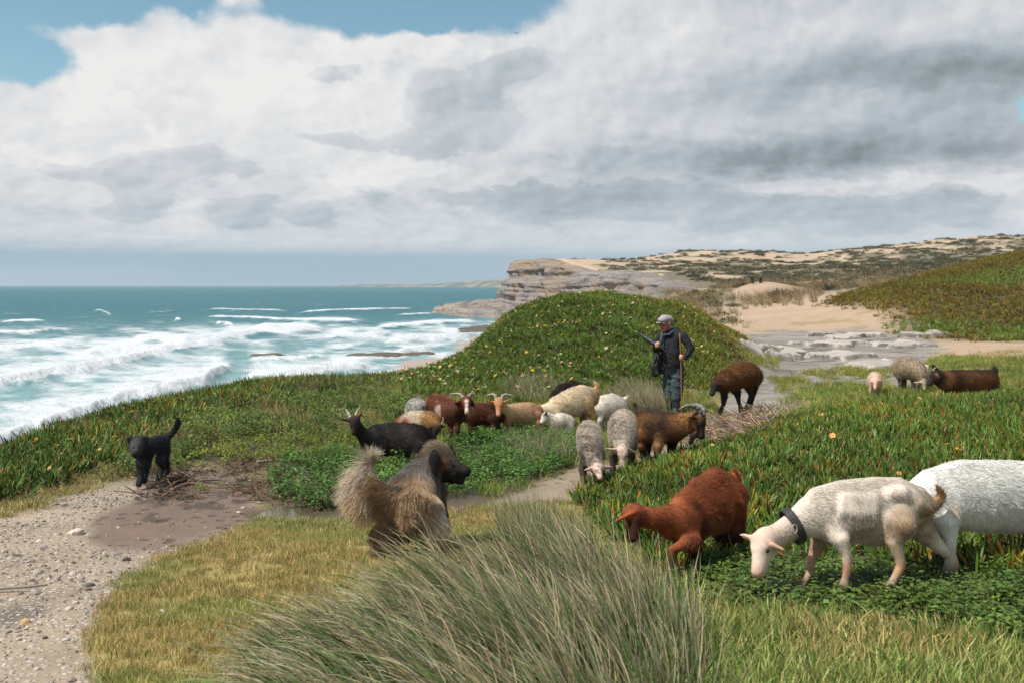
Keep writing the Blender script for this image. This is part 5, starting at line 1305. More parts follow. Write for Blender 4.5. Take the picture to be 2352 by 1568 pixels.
# ---- big shaggy dog
B = Beast('dog', 'large shaggy grey and tan dog with a raised plumed tail, seen from behind', 'dog', (1010, 1345), 38)
dt, dg, dk, dl = L_(166, 138, 106), L_(112, 104, 94), L_(52, 50, 47), L_(206, 190, 168)
B.limb([(1050, 1132, .42, 38), (1032, 1165, .34, 54), (1018, 1195, .18, 58), (1012, 1222, .02, 60), (1010, 1238, -.1, 54)], [dk * 1.1, dg, dg * 1.25, dt * .95, dt], .86)
B.limb([(1010, 1160, .26, 30), (985, 1190, .1, 34), (962, 1215, -.05, 32)], [dg, dg * 1.1, dt], 1)
B.limb([(1075, 1122, .40, 32), (1052, 1140, .40, 38), (1035, 1165, .34, 44)], [L_(128, 114, 96), dg * .8, dg], .9, 1.0)
hl = (.35, -.94, 0)
A_, N_ = (1064, 1113, .40), (1138, 1152, .32)
B.limb([(1138, 1150, .32, 11), (1122, 1146, .33, 17), (1100, 1134, .35, 23), (1074, 1115, .39, 33)], [dk * .6, dk * .7, L_(84, 74, 62), L_(146, 128, 104)], .9, [.2, .45, .8, 1.0])
B.limb([(1126, 1172, .33, 9), (1108, 1162, .35, 16), (1084, 1146, .38, 24)], [dk * .5, dk * .6, dk], .9, .45)
B.hf = unit(B.pt(N_) - B.pt(A_)); B.hu = np.array([0, 0, 1.])
B.ear((1060, 1104, .28), (1060, 1150, .24), dk * .55, 15, .7, .5); B.ear((1088, 1094, .52), (1104, 1102, .56), dk, 10, .6, .5)
B.limb([(1138, 1148, .315, 7)], (.012, .011, .01), 1, .02); B.eyes.append((B.pt((1099, 1123, .285)), .009))
B.patch((1092, 1142, .30), 12, L_(150, 96, 46), .7); B.patch((1092, 1124, .30), 9, L_(160, 110, 58), .7); B.patch((1008, 1143, .1), 7, L_(150, 116, 80), .9)
B.leg([(968, 1245, -.12, 40), (952, 1285, -.14, 26), (946, 1310, -.2, 15), (958, 1342, -.2, 15)], [dt, dt * .7, dt * .6, dt * .8], 1.0, False)
B.leg([(1058, 1245, -.06, 38), (1066, 1282, -.08, 26), (1052, 1312, -.14, 15), (1060, 1345, -.16, 15)], [dl * .9, dl * .9, dt, dt * .8], 1.0, False)
B.leg([(1000, 1200, .3, 30), (1004, 1262, .3, 18), (1004, 1320, .3, 14)], [dg, dk, dk], .8, False); B.leg([(1064, 1190, .45, 30), (1072, 1250, .45, 18), (1076, 1310, .45, 14)], [dg, dk, dk], .8, False)
B.limb([(958, 1212, -.12, 20), (932, 1196, -.18, 15), (912, 1176, -.2, 11), (902, 1152, -.2, 9), (901, 1134, -.19, 8), (907, 1123, -.17, 7), (915, 1128, -.16, 5)], [dt, dt, L_(196, 168, 132), dl, dl, dl, dt], 1, 1.6)
B.patch((1080, 1245, -.2), 36, dl, .8); B.patch((965, 1285, -.2), 18, dt * .5, .9); B.patch((1012, 1300, -.2), 22, dk * .8, .8)
B.finish(fur=0, var=.35, vscale=8)
V = B.V; me = [c for c in B.root.children if c.name.startswith('body')][0].data
def regrow(B, n, length, lift, rad, hfun=None, ffun=None, cfun=None, **kw):
    """fur on the finished body with length, flow and colour shaped by position"""
    ch = B.root.children[0]; me = ch.data; nv = len(me.vertices)
    V = np.empty(nv * 3, np.float32); me.vertices.foreach_get('co', V); V = V.reshape(-1, 3).astype(float) + B.base
    Q = np.empty(len(me.polygons) * 4, np.int32); me.polygons.foreach_get('vertices', Q); Q = Q.reshape(-1, 4)
    N, area = normals_of(V, Q); _, Fl, H = vertex_fields(B.ch, V)
    Cc = np.empty(nv * 4, np.float32); me.color_attributes['col'].data.foreach_get('color', Cc); Cc = Cc.reshape(-1, 4)[:, :3].astype(float)
    px, py = project(V[:, 0], V[:, 1], V[:, 2]); px *= SS; py *= SS
    if hfun: H = hfun(px, py, V, H)
    if ffun: Fl = ffun(px, py, V, Fl)
    if cfun: Cc = cfun(px, py, V, Cc)
    return grow_fur(B.root, V, Q, N, area, Cc, Fl, H, B.base, n, length, lift, rad, **kw)
def tail_w(px, py, V): return sstep(950, 922, px)
def tail_tip(px, py): return sstep(950, 922, px) * sstep(1140, 1124, py)
regrow(B, 95000, .105, .10, .0012, lambda px, py, V, H: H * (1 + .45 * tail_w(px, py, V)) * (1 - .62 * tail_tip(px, py)) * (1 - .35 * sstep(1095, 1125, px)),
       lambda px, py, V, Fl: Fl * (1 - tail_w(px, py, V)[:, None]) + tail_w(px, py, V)[:, None] * (np.array([-.90, -.1, -.42]) * (1 - tail_tip(px, py)[:, None]) + tail_tip(px, py)[:, None] * np.array([.25, -.1, .55])),
       None, curl=.11, droop=.26, clump=.75, jit_c=.32, k=6)

# ---- black dog
B = Beast('dog', 'black dog with an upright tail standing on the path by the wet sand', 'dog', (350, 1182), 222)
bk = L_(47, 48, 52)
B.limb([(356, 1094, -.12, 20), (368, 1087, -.02, 21), (382, 1082, .1, 20), (396, 1082, .2, 20)], bk, .85)
hd = L_(66, 62, 62)  # head paler than the coat: its brownish sheen is put into the colour
B.limb([(337, 1086, -.27, 14), (346, 1091, -.2, 16), (357, 1094, -.1, 19)], bk, .9)
B.hf = unit(B.pt((329, 1106, -.44)) - B.pt((336, 1078, -.28))); B.hu = np.array([0, 0, 1.])
B.limb([(328, 1108, -.45, 6), (329, 1102, -.42, 8), (332, 1090, -.34, 14.5), (336, 1081, -.28, 15)], [bk * .6, hd, hd, hd], 1, .45); B.limb([(331, 1112, -.42, 5), (335, 1103, -.34, 8)], bk * .8, 1, .5)
B.patch((328, 1109, -.47), 4, (.008, .008, .008), .5); B.patch((331, 1094, -.43), 5, L_(96, 88, 84), .9)  # dark nose; the paler face patch is sheen painted on
B.eyes += [(B.pt((326, 1091, -.425)), .009), (B.pt((339, 1090, -.41)), .009)]
B.ear((324, 1077, -.29), (312, 1072, -.33), bk, 7.5, .5, bend=(318, 1070, -.3)); B.ear((347, 1074, -.26), (361, 1072, -.28), bk, 8, .5, bend=(355, 1066, -.26))
B.leg([(344, 1108, -.2, 13), (343, 1135, -.2, 7.5), (344, 1160, -.22, 6), (339, 1180, -.26, 6.5)], bk, .7, False); B.leg([(362, 1108, -.12, 12), (358, 1135, -.12, 7.5), (356, 1156, -.12, 6), (352, 1172, -.16, 6.5)], bk, .7, False)
B.leg([(396, 1098, .16, 16), (391, 1122, .12, 9), (398, 1138, .2, 6), (392, 1156, .18, 5.5), (386, 1167, .12, 6)], bk, .7, False); B.leg([(404, 1096, .26, 14), (402, 1120, .26, 8), (410, 1134, .3, 5.5), (407, 1152, .3, 6)], bk, .7, False)
B.limb([(402, 1070, .22, 7), (414, 1061, .26, 6.5), (427, 1048, .27, 6), (434, 1034, .26, 5.5), (434, 1024, .25, 4)], bk, 1, .9)
B.finish(fur=20000, length=.026, rad=.0015, lift=.3, curl=.25, clump=.9, var=.4)

# ---- black horned goat
B = Beast('goat', 'black horned goat looking at the camera, body side on in the herbs', 'goat', (960, 1140), -82)
gb, gbl = L_(44, 39, 38), L_(78, 68, 64)
B.limb([(918, 1074, -.05, 34), (945, 1074, 0, 40), (980, 1076, .04, 42), (1015, 1076, .08, 40), (1040, 1080, .12, 30)], [gb, gbl * .8, gbl, gb, gb], .72)
B.limb([(915, 1050, -.04, 13), (960, 1045, .02, 13), (1010, 1048, .08, 13), (1040, 1060, .12, 12)], gb, .9)
B.limb([(868, 1036, -.18, 14), (884, 1058, -.16, 17), (902, 1074, -.1, 26)], gb, .8, .6)
T = B.head((866, 1020, -.18), (864, 1058, -.27), gb, gb * .8, lat=(1, .12, 0), fat=.95, nosec=gb)
B.patch((857, 1034, -.27), 4, L_(96, 60, 42), .8); B.patch((874, 1040, -.26), 5, L_(116, 70, 44), .8); B.patch((864, 1040, -.3), 4, L_(70, 70, 74), .8)
B.ear((854, 1026, -.18), (824, 1021, -.16), L_(60, 44, 40), 5.5); B.ear((876, 1020, -.16), (886, 998, -.12), L_(116, 66, 44), 5)
for s_ in (((928, 1095, -.14, 17), (930, 1120, -.14, 8), (930, 1150, -.14, 6)), ((920, 1095, .1, 15), (918, 1120, .1, 8), (918, 1148, .1, 6)), ((1020, 1095, -.06, 22), (1012, 1118, -.06, 9), (1018, 1148, -.06, 6)), ((1034, 1095, .2, 20), (1034, 1118, .2, 9), (1038, 1145, .2, 6))): B.leg(list(s_), gb)
B.finish(fur=22000, length=.04, rad=.0014, lift=.2, clump=.9, var=.4, jit_c=.25)
B.horn([(856, 1020, -.18, 4.2), (851, 1008, -.14, 3.4), (844, 997, -.08, 1.2)]); B.horn([(868, 1018, -.18, 4.2), (871, 1006, -.14, 3.4), (877, 993, -.08, 1.2)])

# ---- patched sheep with tan neck
B = Beast('sheep', 'sheep with cream back, rust flank, tan neck and black lowered face', 'sheep', (1015, 1100), 150)
B.limb([(1050, 1030, -.2, 22), (1030, 1030, -.08, 28), (1008, 1034, .06, 32), (988, 1040, .2, 28)], [L_(168, 130, 82), L_(205, 188, 164), L_(208, 192, 170), L_(160, 96, 60)], .85)
B.limb([(1066, 1040, -.3, 13), (1060, 1032, -.26, 18), (1050, 1028, -.18, 22)], [L_(140, 100, 52), L_(150, 112, 66), L_(160, 124, 80)], .9)
T = B.head((1067, 1036, -.32), (1058, 1068, -.4), L_(140, 96, 44), L_(36, 32, 32), lat=(.9, .3, 0), fat=1.05, nosec=L_(40, 36, 36))
B.ear((1074, 1040, -.33), (1092, 1040, -.3), L_(50, 42, 40), 4); B.ear((1056, 1040, -.36), (1044, 1052, -.38), L_(40, 36, 36), 4)
for a, b in ((1040, -.16), (1052, -.1), (990, .16), (1000, .26)): B.leg([(a, 1050, b, 14), (a, 1080, b, 6), (a, 1108, b, 5)], L_(150, 120, 90))
B.patch((992, 1036, -.02), 22, L_(150, 84, 48), .5); B.patch((1004, 1058, -.1), 16, L_(150, 84, 48), .5); B.patch((1042, 1014, -.1), 18, L_(150, 116, 66), .7)
B.finish(fur=11000, length=.03, rad=.002, lift=.7, curl=.45, clump=.8, var=.2)
B.horn([(1078, 1036, -.34, 2.6), (1082, 1026, -.33, 2), (1081, 1017, -.32, .7)], rings=0)

# ---- pale speckled sheep
B = Beast('sheep', 'pale grey speckled sheep behind the patched sheep, rump to the camera', 'sheep', (1016, 1068), 15)
g1 = L_(188, 182, 174)
B.limb([(1018, 998, .35, 24), (1016, 997, .1, 28), (1015, 1000, -.15, 26)], g1, .95); B.limb([(1022, 1010, .52, 12), (1020, 1004, .42, 17)], g1 * .8)
B.head((1022, 1008, .55), (1026, 1030, .66), g1 * .8, lat=(1, 0, 0)); B.ear((1014, 1008, .55), (1000, 1012, .56), g1 * .8, 4); B.ear((1030, 1008, .55), (1044, 1012, .56), g1 * .8, 4)
for a, b in ((1004, -.1), (1028, -.1), (1006, .3), (1030, .3)): B.leg([(a, 1018, b, 11), (a, 1045, b, 5), (a, 1066, b, 4)], g1 * .7)
B.finish(fur=9000, length=.025, rad=.0022, lift=.8, curl=.5, clump=.8, var=.25, speckle=.6)

# ---- brown and white goat with horns and a blaze
B = Beast('goat', 'horned brown goat with white patches and a white blaze, facing the camera', 'goat', (1090, 1075), 118)
bw, bwd, wt = L_(116, 68, 48), L_(80, 48, 36), L_(210, 192, 180)
B.limb([(1118, 1008, -.2, 26), (1100, 1004, -.06, 30), (1080, 996, .1, 31), (1062, 990, .24, 26)], [bwd * .8, bw, bw, bw], .8)
B.limb([(1104, 986, -.06, 12), (1082, 976, .08, 12), (1062, 970, .22, 11)], bw, .9)
B.limb([(1136, 982, -.38, 13), (1126, 995, -.32, 17), (1112, 1006, -.2, 25)], [bwd, bwd, bwd * .8], .8, .5)
T = B.head((1139, 972, -.40), (1140, 1008, -.52), bw * .75, bw * .8, lat=(1, -.06, 0), fat=.95, nosec=L_(196, 166, 152))
B.patch((1139, 978, -.48), 5.5, wt, .5); B.patch((1140, 987, -.5), 5.5, wt, .5); B.patch((1140, 997, -.53), 6, wt, .5)
B.ear((1127, 977, -.40), (1106, 989, -.4), bwd, 5.5); B.ear((1150, 978, -.40), (1160, 996, -.4), bwd * .7, 5.5)
B.patch((1063, 974, .0), 9, wt, .6); B.patch((1068, 998, -.06), 13, wt, .5); B.patch((1076, 1012, -.08), 8, wt, .5); B.patch((1120, 1012, -.3), 12, L_(40, 30, 28), .7)
for a, b in ((1116, -.26), (1100, -.1), (1070, .2), (1058, .1)): B.leg([(a, 1018, b, 14), (a, 1048, b, 6), (a, 1078, b, 5)], bwd)
B.finish(fur=15000, length=.034, rad=.0015, lift=.22, clump=.9, var=.3)
B.horn([(1131, 970, -.4, 4.4), (1124, 962, -.38, 3.6), (1112, 960, -.36, 2.5), (1097, 961, -.34, .8)]); B.horn([(1144, 968, -.4, 4.4), (1149, 961.5, -.38, 3.4), (1155, 961, -.36, 2.2), (1163, 963, -.34, .8)])

# ---- dark red goat between the two horned ones
B = Beast('goat', 'dark reddish brown goat between the two horned goats, head hidden', 'goat', (1180, 1068), 80)
br = L_(98, 56, 38)
B.limb([(1142, 1008, .05, 23), (1165, 1008, .05, 27), (1190, 1010, .06, 27), (1212, 1010, .08, 22)], [br * .8, br, br, br * .8], .8)
B.limb([(1238, 1004, .22, 12), (1224, 1006, .14, 18), (1210, 1008, .08, 22)], br * .7, .8); B.head((1240, 1002, .25), (1256, 1022, .3), br * .7, lat=(.2, 1, 0)); B.ear((1238, 998, .2), (1230, 990, .16), br * .6, 4); B.ear((1242, 998, .3), (1246, 990, .36), br * .6, 4)
for a, b in ((1150, -.06), (1160, .14), (1205, -.06), (1214, .16)): B.leg([(a, 1020, b, 12), (a, 1046, b, 6), (a, 1070, b, 5)], br * .6)
B.finish(fur=13000, length=.042, rad=.0016, lift=.22, clump=1.0, var=.4)

# ---- tan horned goat
B = Beast('goat', 'tan horned goat facing the camera with pricked ears', 'goat', (1270, 1062), -105)
tn_, tnd = L_(196, 162, 126), L_(164, 120, 86)
B.limb([(1236, 1012, -.12, 22), (1258, 1010, -.06, 25), (1285, 1010, .02, 27), (1308, 1010, .1, 22)], [tn_, tn_, tn_, tnd], .78)
B.limb([(1240, 998, -.1, 9), (1278, 992, 0, 9), (1312, 997, .1, 9)], tn_, .9)
B.limb([(1219, 982, -.34, 12), (1226, 996, -.28, 15), (1240, 1008, -.16, 20)], tn_, .8, .5)
T = B.head((1218, 976, -.36), (1217, 1013, -.47), tnd * .95, L_(190, 130, 92), lat=(1, .03, 0), fat=.97, nosec=L_(206, 160, 132))
B.ear((1206, 983, -.36), (1184, 976, -.34), L_(140, 96, 70), 5); B.ear((1231, 983, -.36), (1250, 970, -.34), L_(200, 150, 112), 5)
B.leg([(1312, 1016, .02, 15), (1315, 1032, .0, 9), (1314, 1048, .0, 6), (1313, 1062, .0, 5)], [tnd, tnd, tnd * .9, tnd * .8]); B.leg([(1304, 1018, .16, 14), (1302, 1045, .16, 6), (1302, 1064, .16, 5)], tnd * .8)
for a, b in ((1240, -.2), (1248, .0)): B.leg([(a, 1022, b, 11), (a, 1048, b, 5), (a, 1066, b, 4)], tnd)
B.limb([(1284, 990, .06, 5), (1300, 986, .08, 3)], tnd, 1, 1.4)
B.finish(fur=15000, length=.028, rad=.0015, lift=.2, clump=.8, var=.22)
B.horn([(1212, 976, -.37, 4.8), (1209, 965, -.35, 4.2), (1200, 962, -.33, 3), (1184, 966, -.32, .8)]); B.horn([(1224, 975, -.37, 4.8), (1228, 965, -.35, 4.2), (1240, 963, -.33, 3), (1258, 968.5, -.32, .8)])

# ---- cream goat with rump up
B = Beast('goat', 'cream goat with its rump high and tail raised, neck behind the tan goat', 'goat', (1395, 1055), -78)
cm = L_(214, 194, 164); cmd = L_(186, 146, 104)
B.limb([(1346, 1004, -.06, 22), (1365, 994, -.02, 30), (1395, 984, .06, 36), (1420, 972, .14, 33), (1440, 970, .2, 24)], [cm, cm, cm, cm, cmd], .74)
B.limb([(1350, 985, -.04, 9), (1385, 964, .05, 11), (1420, 950, .14, 11), (1446, 956, .2, 9)], cm, .9)
B.limb([(1312, 1002, -.16, 14), (1328, 1002, -.12, 17), (1348, 1002, -.05, 22)], cm, .8, .6); B.head((1306, 1006, -.1), (1288, 1030, -.06), cm, lat=(.2, 1, 0)); B.ear((1310, 1000, -.2), (1316, 990, -.24), cmd, 4); B.ear((1308, 1000, -.02), (1304, 990, .04), cmd, 4)
B.leg([(1430, 985, .06, 24), (1440, 1003, .05, 11), (1448, 1010, .06, 8), (1442, 1030, .05, 6), (1440, 1050, .05, 5)], [cmd, cmd, cmd, cmd * .8, cmd * .7]); B.leg([(1418, 992, .26, 20), (1424, 1015, .26, 9), (1422, 1046, .26, 5)], cmd * .7)
for a, b in ((1358, -.16), (1366, .08)): B.leg([(a, 1015, b, 14), (a, 1040, b, 6), (a, 1062, b, 5)], cmd * .9)
B.limb([(1446, 962, .22, 8), (1456, 952, .24, 7), (1458, 942, .24, 6), (1452, 932, .24, 3)], [cm, cmd, cmd, cm], 1, .9)
B.finish(fur=17000, length=.038, rad=.0016, lift=.25, clump=.9, var=.24)

# ---- white lamb
B = Beast('lamb', 'small white lamb below the cream goat with the raised tail', 'lamb', (1385, 1072), 285)
lw = L_(222, 212, 198)
B.limb([(1352, 1028, -.02, 15), (1368, 1026, 0, 20), (1384, 1030, .03, 19)], lw, .85); B.limb([(1336, 1016, -.04, 9), (1344, 1022, -.03, 12), (1354, 1028, -.02, 14)], lw, .9)
B.head((1334, 1012, -.05), (1322, 1030, -.08), lw, lat=(.4, .9, 0), fat=1.1); B.ear((1330, 1010, -.1), (1338, 1001, -.14), L_(70, 50, 46), 3.2); B.ear((1334, 1010, .0), (1340, 1004, .04), lw * .8, 3.2)
for a, b in ((1354, -.06), (1360, .05), (1390, -.05), (1386, .07)): B.leg([(a, 1040, b, 9), (a + 1, 1056, b, 5), (a, 1074, b, 4)], lw * .9)
B.finish(fur=9000, length=.02, rad=.002, lift=.8, curl=.5, clump=.9, var=.12)

# ---- dark sheep at the back
B = Beast('sheep', 'dark brown woolly sheep at the back, behind the cream goat', 'sheep', (1392, 1000), 100)
ds = L_(58, 46, 42)
B.limb([(1416, 956, .04, 24), (1400, 956, .02, 28), (1380, 962, 0, 28), (1366, 970, -.02, 22)], ds, .9); B.limb([(1438, 968, .1, 12), (1428, 962, .08, 17)], ds)
B.head((1440, 966, .14), (1448, 986, .1), ds * .7, lat=(.3, 1, 0)); B.ear((1438, 962, .05), (1434, 956, 0), ds, 3); B.ear((1440, 962, .2), (1442, 956, .26), ds, 3)
for a, b in ((1372, -.1), (1378, .1), (1410, -.08), (1416, .12)): B.leg([(a, 978, b, 11), (a, 992, b, 5), (a, 1004, b, 4)], ds)
B.finish(fur=9000, length=.05, rad=.0022, lift=.4, curl=.3, clump=.9, var=.35)

# ---- white goat with short tail
B = Beast('goat', 'white goat with a short raised tail between the cream goat and grey sheep', 'goat', (1488, 1045), -70)
w2 = L_(222, 212, 198)
B.limb([(1462, 996, -.1, 27), (1480, 994, 0, 31), (1498, 994, .1, 31), (1510, 994, .2, 24)], w2, .76); B.limb([(1462, 978, -.08, 9), (1495, 970, .08, 10), (1514, 978, .2, 9)], w2, .9)
B.limb([(1440, 1006, -.16, 14), (1452, 1000, -.12, 20)], w2, .8); B.head((1436, 1004, -.14), (1424, 1024, -.12), w2, lat=(.4, .9, 0)); B.ear((1440, 998, -.2), (1446, 992, -.24), w2 * .8, 4); B.ear((1436, 998, -.06), (1434, 990, 0), w2 * .8, 4)
B.limb([(1516, 982, .22, 6), (1526, 974, .24, 5), (1531, 968, .24, 3)], w2, 1, .8)
for a, b in ((1464, -.18), (1470, .02), (1506, .08), (1512, .26)): B.leg([(a, 1008, b, 13), (a, 1026, b, 6), (a, 1048, b, 5)], w2 * .9)
B.finish(fur=11000, length=.03, rad=.0018, lift=.35, clump=.7, var=.14)

# ---- two grey sheep walking to the camera
gs, gsd, pk = L_(172, 158, 143), L_(108, 96, 86), L_(204, 178, 162)
B = Beast('sheep', 'grey sheep nosing the trail beside the ice plant, head lowest of the pair', 'sheep', (1432, 1190), 176)
B.limb([(1444, 1112, -.26, 26), (1442, 1098, -.1, 33), (1440, 1075, .14, 35), (1438, 1056, .34, 32)], [gsd, gs, gs * 1.15, gs * 1.45], .92)
B.limb([(1460, 1142, -.42, 14), (1454, 1130, -.36, 18), (1446, 1114, -.26, 25)], [gs * 1.15, gs, gs], .95)
T = B.head((1457, 1138, -.46), (1466, 1166, -.58), pk * .9, pk, lat=(1, .1, 0), fat=1.0, nosec=L_(190, 150, 136))
B.ear((1446, 1143, -.46), (1425, 1147, -.45), pk, 5.5); B.ear((1470, 1142, -.46), (1500, 1139, -.43), pk, 5.5)
B.leg([(1424, 1108, -.2, 15), (1422, 1145, -.22, 8), (1424, 1165, -.24, 6.5), (1426, 1186, -.26, 6)], [gsd * .7, gsd * .6, L_(110, 84, 68), L_(140, 104, 86)]); B.leg([(1464, 1108, -.16, 15), (1468, 1140, -.16, 8), (1468, 1170, -.16, 6)], gsd * .5)
B.leg([(1424, 1085, .3, 17), (1422, 1120, .3, 8), (1424, 1150, .3, 6)], gsd * .5); B.leg([(1456, 1085, .3, 17), (1458, 1120, .3, 8), (1456, 1150, .3, 6)], gsd * .5)
B.finish(fur=16000, length=.026, rad=.0019, lift=.8, curl=.5, clump=.9, var=.3, speckle=.55)
B = Beast('sheep', 'grey sheep with pale face down, next to the brown horned goat', 'sheep', (1515, 1142), 184)
B.limb([(1520, 1078, -.22, 31), (1519, 1062, -.05, 38), (1520, 1042, .16, 40), (1522, 1030, .34, 34)], [gs, gs * 1.1, gs * 1.25, gs * 1.5], .92)
B.limb([(1520, 1096, -.36, 17), (1520, 1084, -.28, 25)], gs * 1.1, .95)
T = B.head((1520, 1092, -.42), (1521, 1143, -.5), pk * .92, pk * .95, lat=(1, -.04, 0), fat=.9, nosec=L_(206, 176, 160))
B.ear((1507, 1097, -.40), (1469, 1094, -.36), pk, 6.5); B.ear((1534, 1097, -.40), (1556, 1106, -.36), pk, 6.5)
for a, b in ((1496, -.18), (1542, -.16)): B.leg([(a, 1085, b, 17), (a, 1112, b, 8), (a, 1145, b, 6)], gsd * .55)
for a, b in ((1500, .3), (1540, .3)): B.leg([(a, 1055, b, 17), (a, 1095, b, 8), (a, 1125, b, 6)], gsd * .5)
B.finish(fur=16000, length=.026, rad=.0019, lift=.8, curl=.5, clump=.9, var=.28, speckle=.5)

# ---- brown and black goat with long curved horns
B = Beast('goat', 'brown goat with black back, black face and long swept horns', 'goat', (1590, 1122), 115)
og, ok_ = L_(138, 96, 58), L_(40, 36, 34)
B.limb([(1636, 1046, -.16, 34), (1618, 1042, -.08, 36), (1596, 1040, .04, 37), (1575, 1034, .16, 31)], [ok_, L_(90, 66, 44), og, og], .76)
B.limb([(1660, 1022, -.2, 15), (1625, 1016, -.1, 13), (1595, 1008, .04, 12), (1566, 1006, .18, 11)], [ok_, ok_, ok_ * 1.2, L_(80, 64, 50)], .9)
B.limb([(1700, 1024, -.3, 21), (1676, 1032, -.26, 26), (1650, 1042, -.2, 33)], [og * .9, og, L_(120, 80, 46)], .74, .7)
T = B.head((1704, 1016, -.30), (1713, 1066, -.36), ok_, ok_ * .8, lat=(.55, .84, 0), fat=1.05, nosec=ok_)
B.patch((1694, 1036, -.36), 9, og * .9, .6); B.patch((1698, 1052, -.37), 6, og * .7, .7)
B.ear((1696, 1018, -.38), (1676, 1016, -.44), L_(90, 58, 36), 5); B.ear((1710, 1016, -.2), (1724, 1020, -.14), ok_, 5)
B.limb([(1694, 1062, -.34, 6), (1686, 1076, -.34, 3)], ok_, 1, 1.3)
B.leg([(1570, 1060, .05, 22), (1566, 1088, .05, 9), (1570, 1100, .08, 8), (1568, 1124, .05, 6)], [og, og * .7, ok_, ok_]); B.leg([(1584, 1062, .22, 20), (1580, 1090, .22, 9), (1580, 1118, .22, 6)], [og * .7, ok_, ok_])
B.leg([(1612, 1068, -.22, 17), (1606, 1090, -.22, 9), (1604, 1112, -.22, 7), (1604, 1134, -.22, 6)], [L_(110, 78, 48), L_(140, 104, 70), L_(120, 86, 56), ok_]); B.leg([(1640, 1072, -.1, 18), (1640, 1100, -.1, 9), (1640, 1128, -.1, 6)], ok_)
B.limb([(1562, 1000, .2, 6), (1554, 992, .22, 4), (1552, 986, .22, 2)], ok_, 1, 1.0)
B.finish(fur=24000, length=.042, rad=.0014, lift=.22, clump=1.0, var=.4, jit_c=.25)
B.horn([(1708, 1018, -.34, 7), (1709, 1002, -.35, 6.6), (1698, 992, -.36, 5.8), (1680, 989, -.38, 4.4), (1664, 995, -.40, 2.6), (1658, 1000, -.41, .9)], M_HORN_D); B.horn([(1716, 1014, -.26, 7), (1718, 999, -.24, 6.4), (1708, 990, -.2, 5.4), (1690, 988, -.15, 4), (1674, 996, -.12, 1.2)], M_HORN_D)

# ---- brown sheep with black face
B = Beast('sheep', 'brown woolly sheep with black face and legs walking beside the shepherd', 'sheep', (1782, 1010), -72)
bs, bsd, bf = L_(112, 74, 44), L_(70, 48, 36), L_(40, 38, 40)
B.limb([(1772, 930, -.12, 24), (1788, 922, -.05, 29), (1808, 914, .04, 31), (1828, 912, .14, 29), (1838, 918, .2, 24)], [bs * .8, bs, bs, bs, bs], .8)
B.limb([(1748, 938, -.22, 14), (1758, 936, -.18, 18), (1772, 930, -.1, 24)], [bsd, bs * .8, bs], .85)
T = B.head((1749, 932, -.24), (1738, 963, -.34), bsd * .8, bf * .8, lat=(.85, .5, 0), fat=1.05, nosec=bf)
B.ear((1756, 936, -.3), (1770, 943, -.34), bsd, 4); B.ear((1742, 932, -.16), (1736, 930, -.1), bf, 4)
B.leg([(1768, 948, -.18, 12), (1768, 968, -.18, 6.5), (1766, 988, -.18, 5), (1757, 1008, -.2, 4.5)], [bsd, bf, bf, bf]); B.leg([(1786, 945, .05, 12), (1800, 955, .05, 8), (1803, 978, .05, 5), (1808, 996, .05, 4.5)], [bsd, bf, bf, bf])
B.leg([(1832, 925, .08, 17), (1826, 942, .06, 9), (1834, 964, .1, 5.5), (1823, 994, .06, 4.5)], [bs * .8, bsd, bf, bf]); B.leg([(1842, 925, .28, 16), (1842, 945, .28, 8), (1838, 968, .28, 5.5), (1832, 990, .28, 4.5)], [bsd, bsd, bf, bf])
B.finish(fur=15000, length=.05, rad=.0022, lift=.5, curl=.4, clump=1.0, var=.35)

# ---- far sheep and goat
B = Beast('sheep', 'small pinkish white shorn sheep facing the camera beyond the bank', 'sheep', (2136, 966), 180)
pw = L_(206, 178, 158)
B.limb([(2137, 934, -.3, 16), (2136, 927, -.1, 19), (2136, 924, .2, 19)], [pw * .9, pw, pw], .9); B.limb([(2137, 934, -.42, 10), (2137, 932, -.34, 13)], pw)
B.head((2137, 926, -.46), (2137, 949, -.56), pw, L_(200, 160, 142), lat=(1, 0, 0), fat=1.05); B.ear((2130, 931, -.46), (2120, 932, -.44), L_(200, 156, 138), 3); B.ear((2144, 930, -.46), (2164, 929, -.42), L_(200, 156, 138), 3.4)
for a, b in ((2125, -.3), (2148, -.3), (2128, .2), (2146, .2)): B.leg([(a, 940, b, 7), (a, 954, b, 4), (a, 970, b, 3.4)], pw * .7)
B.finish(fur=7000, length=.018, rad=.0024, lift=.7, curl=.4, var=.14)
B = Beast('sheep', 'grey fleeced sheep grazing next to the dark long haired goat', 'sheep', (2212, 958), 140)
gf = L_(168, 148, 126)
B.limb([(2240, 905, -.18, 22), (2228, 900, -.06, 27), (2214, 896, .08, 29), (2202, 900, .2, 24)], [gf, gf, gf * 1.05, gf], .9)
B.limb([(2252, 926, -.28, 12), (2248, 916, -.24, 17), (2242, 906, -.18, 21)], gf, .95); B.head((2252, 928, -.32), (2258, 950, -.38), pk, pk, lat=(.95, .2, 0)); B.ear((2244, 932, -.36), (2228, 933, -.4), L_(214, 196, 176), 4.4); B.ear((2260, 930, -.26), (2270, 932, -.22), pk, 4)
for a, b in ((2240, -.24), (2230, -.1), (2198, .1), (2208, .26)): B.leg([(a, 918, b, 12), (a, 936, b, 5), (a, 960, b, 3.6)], gsd * .9)
B.finish(fur=12000, length=.03, rad=.0026, lift=.8, curl=.5, clump=.9, var=.22, speckle=.3)
B = Beast('lamb', 'pale lamb peering out behind the grey fleeced sheep', 'lamb', (2250, 946), 150)
B.limb([(2256, 908, -.1, 12), (2246, 912, .05, 16), (2236, 914, .2, 14)], pk, .9); B.limb([(2261, 899, -.24, 8), (2258, 904, -.16, 11)], pk)
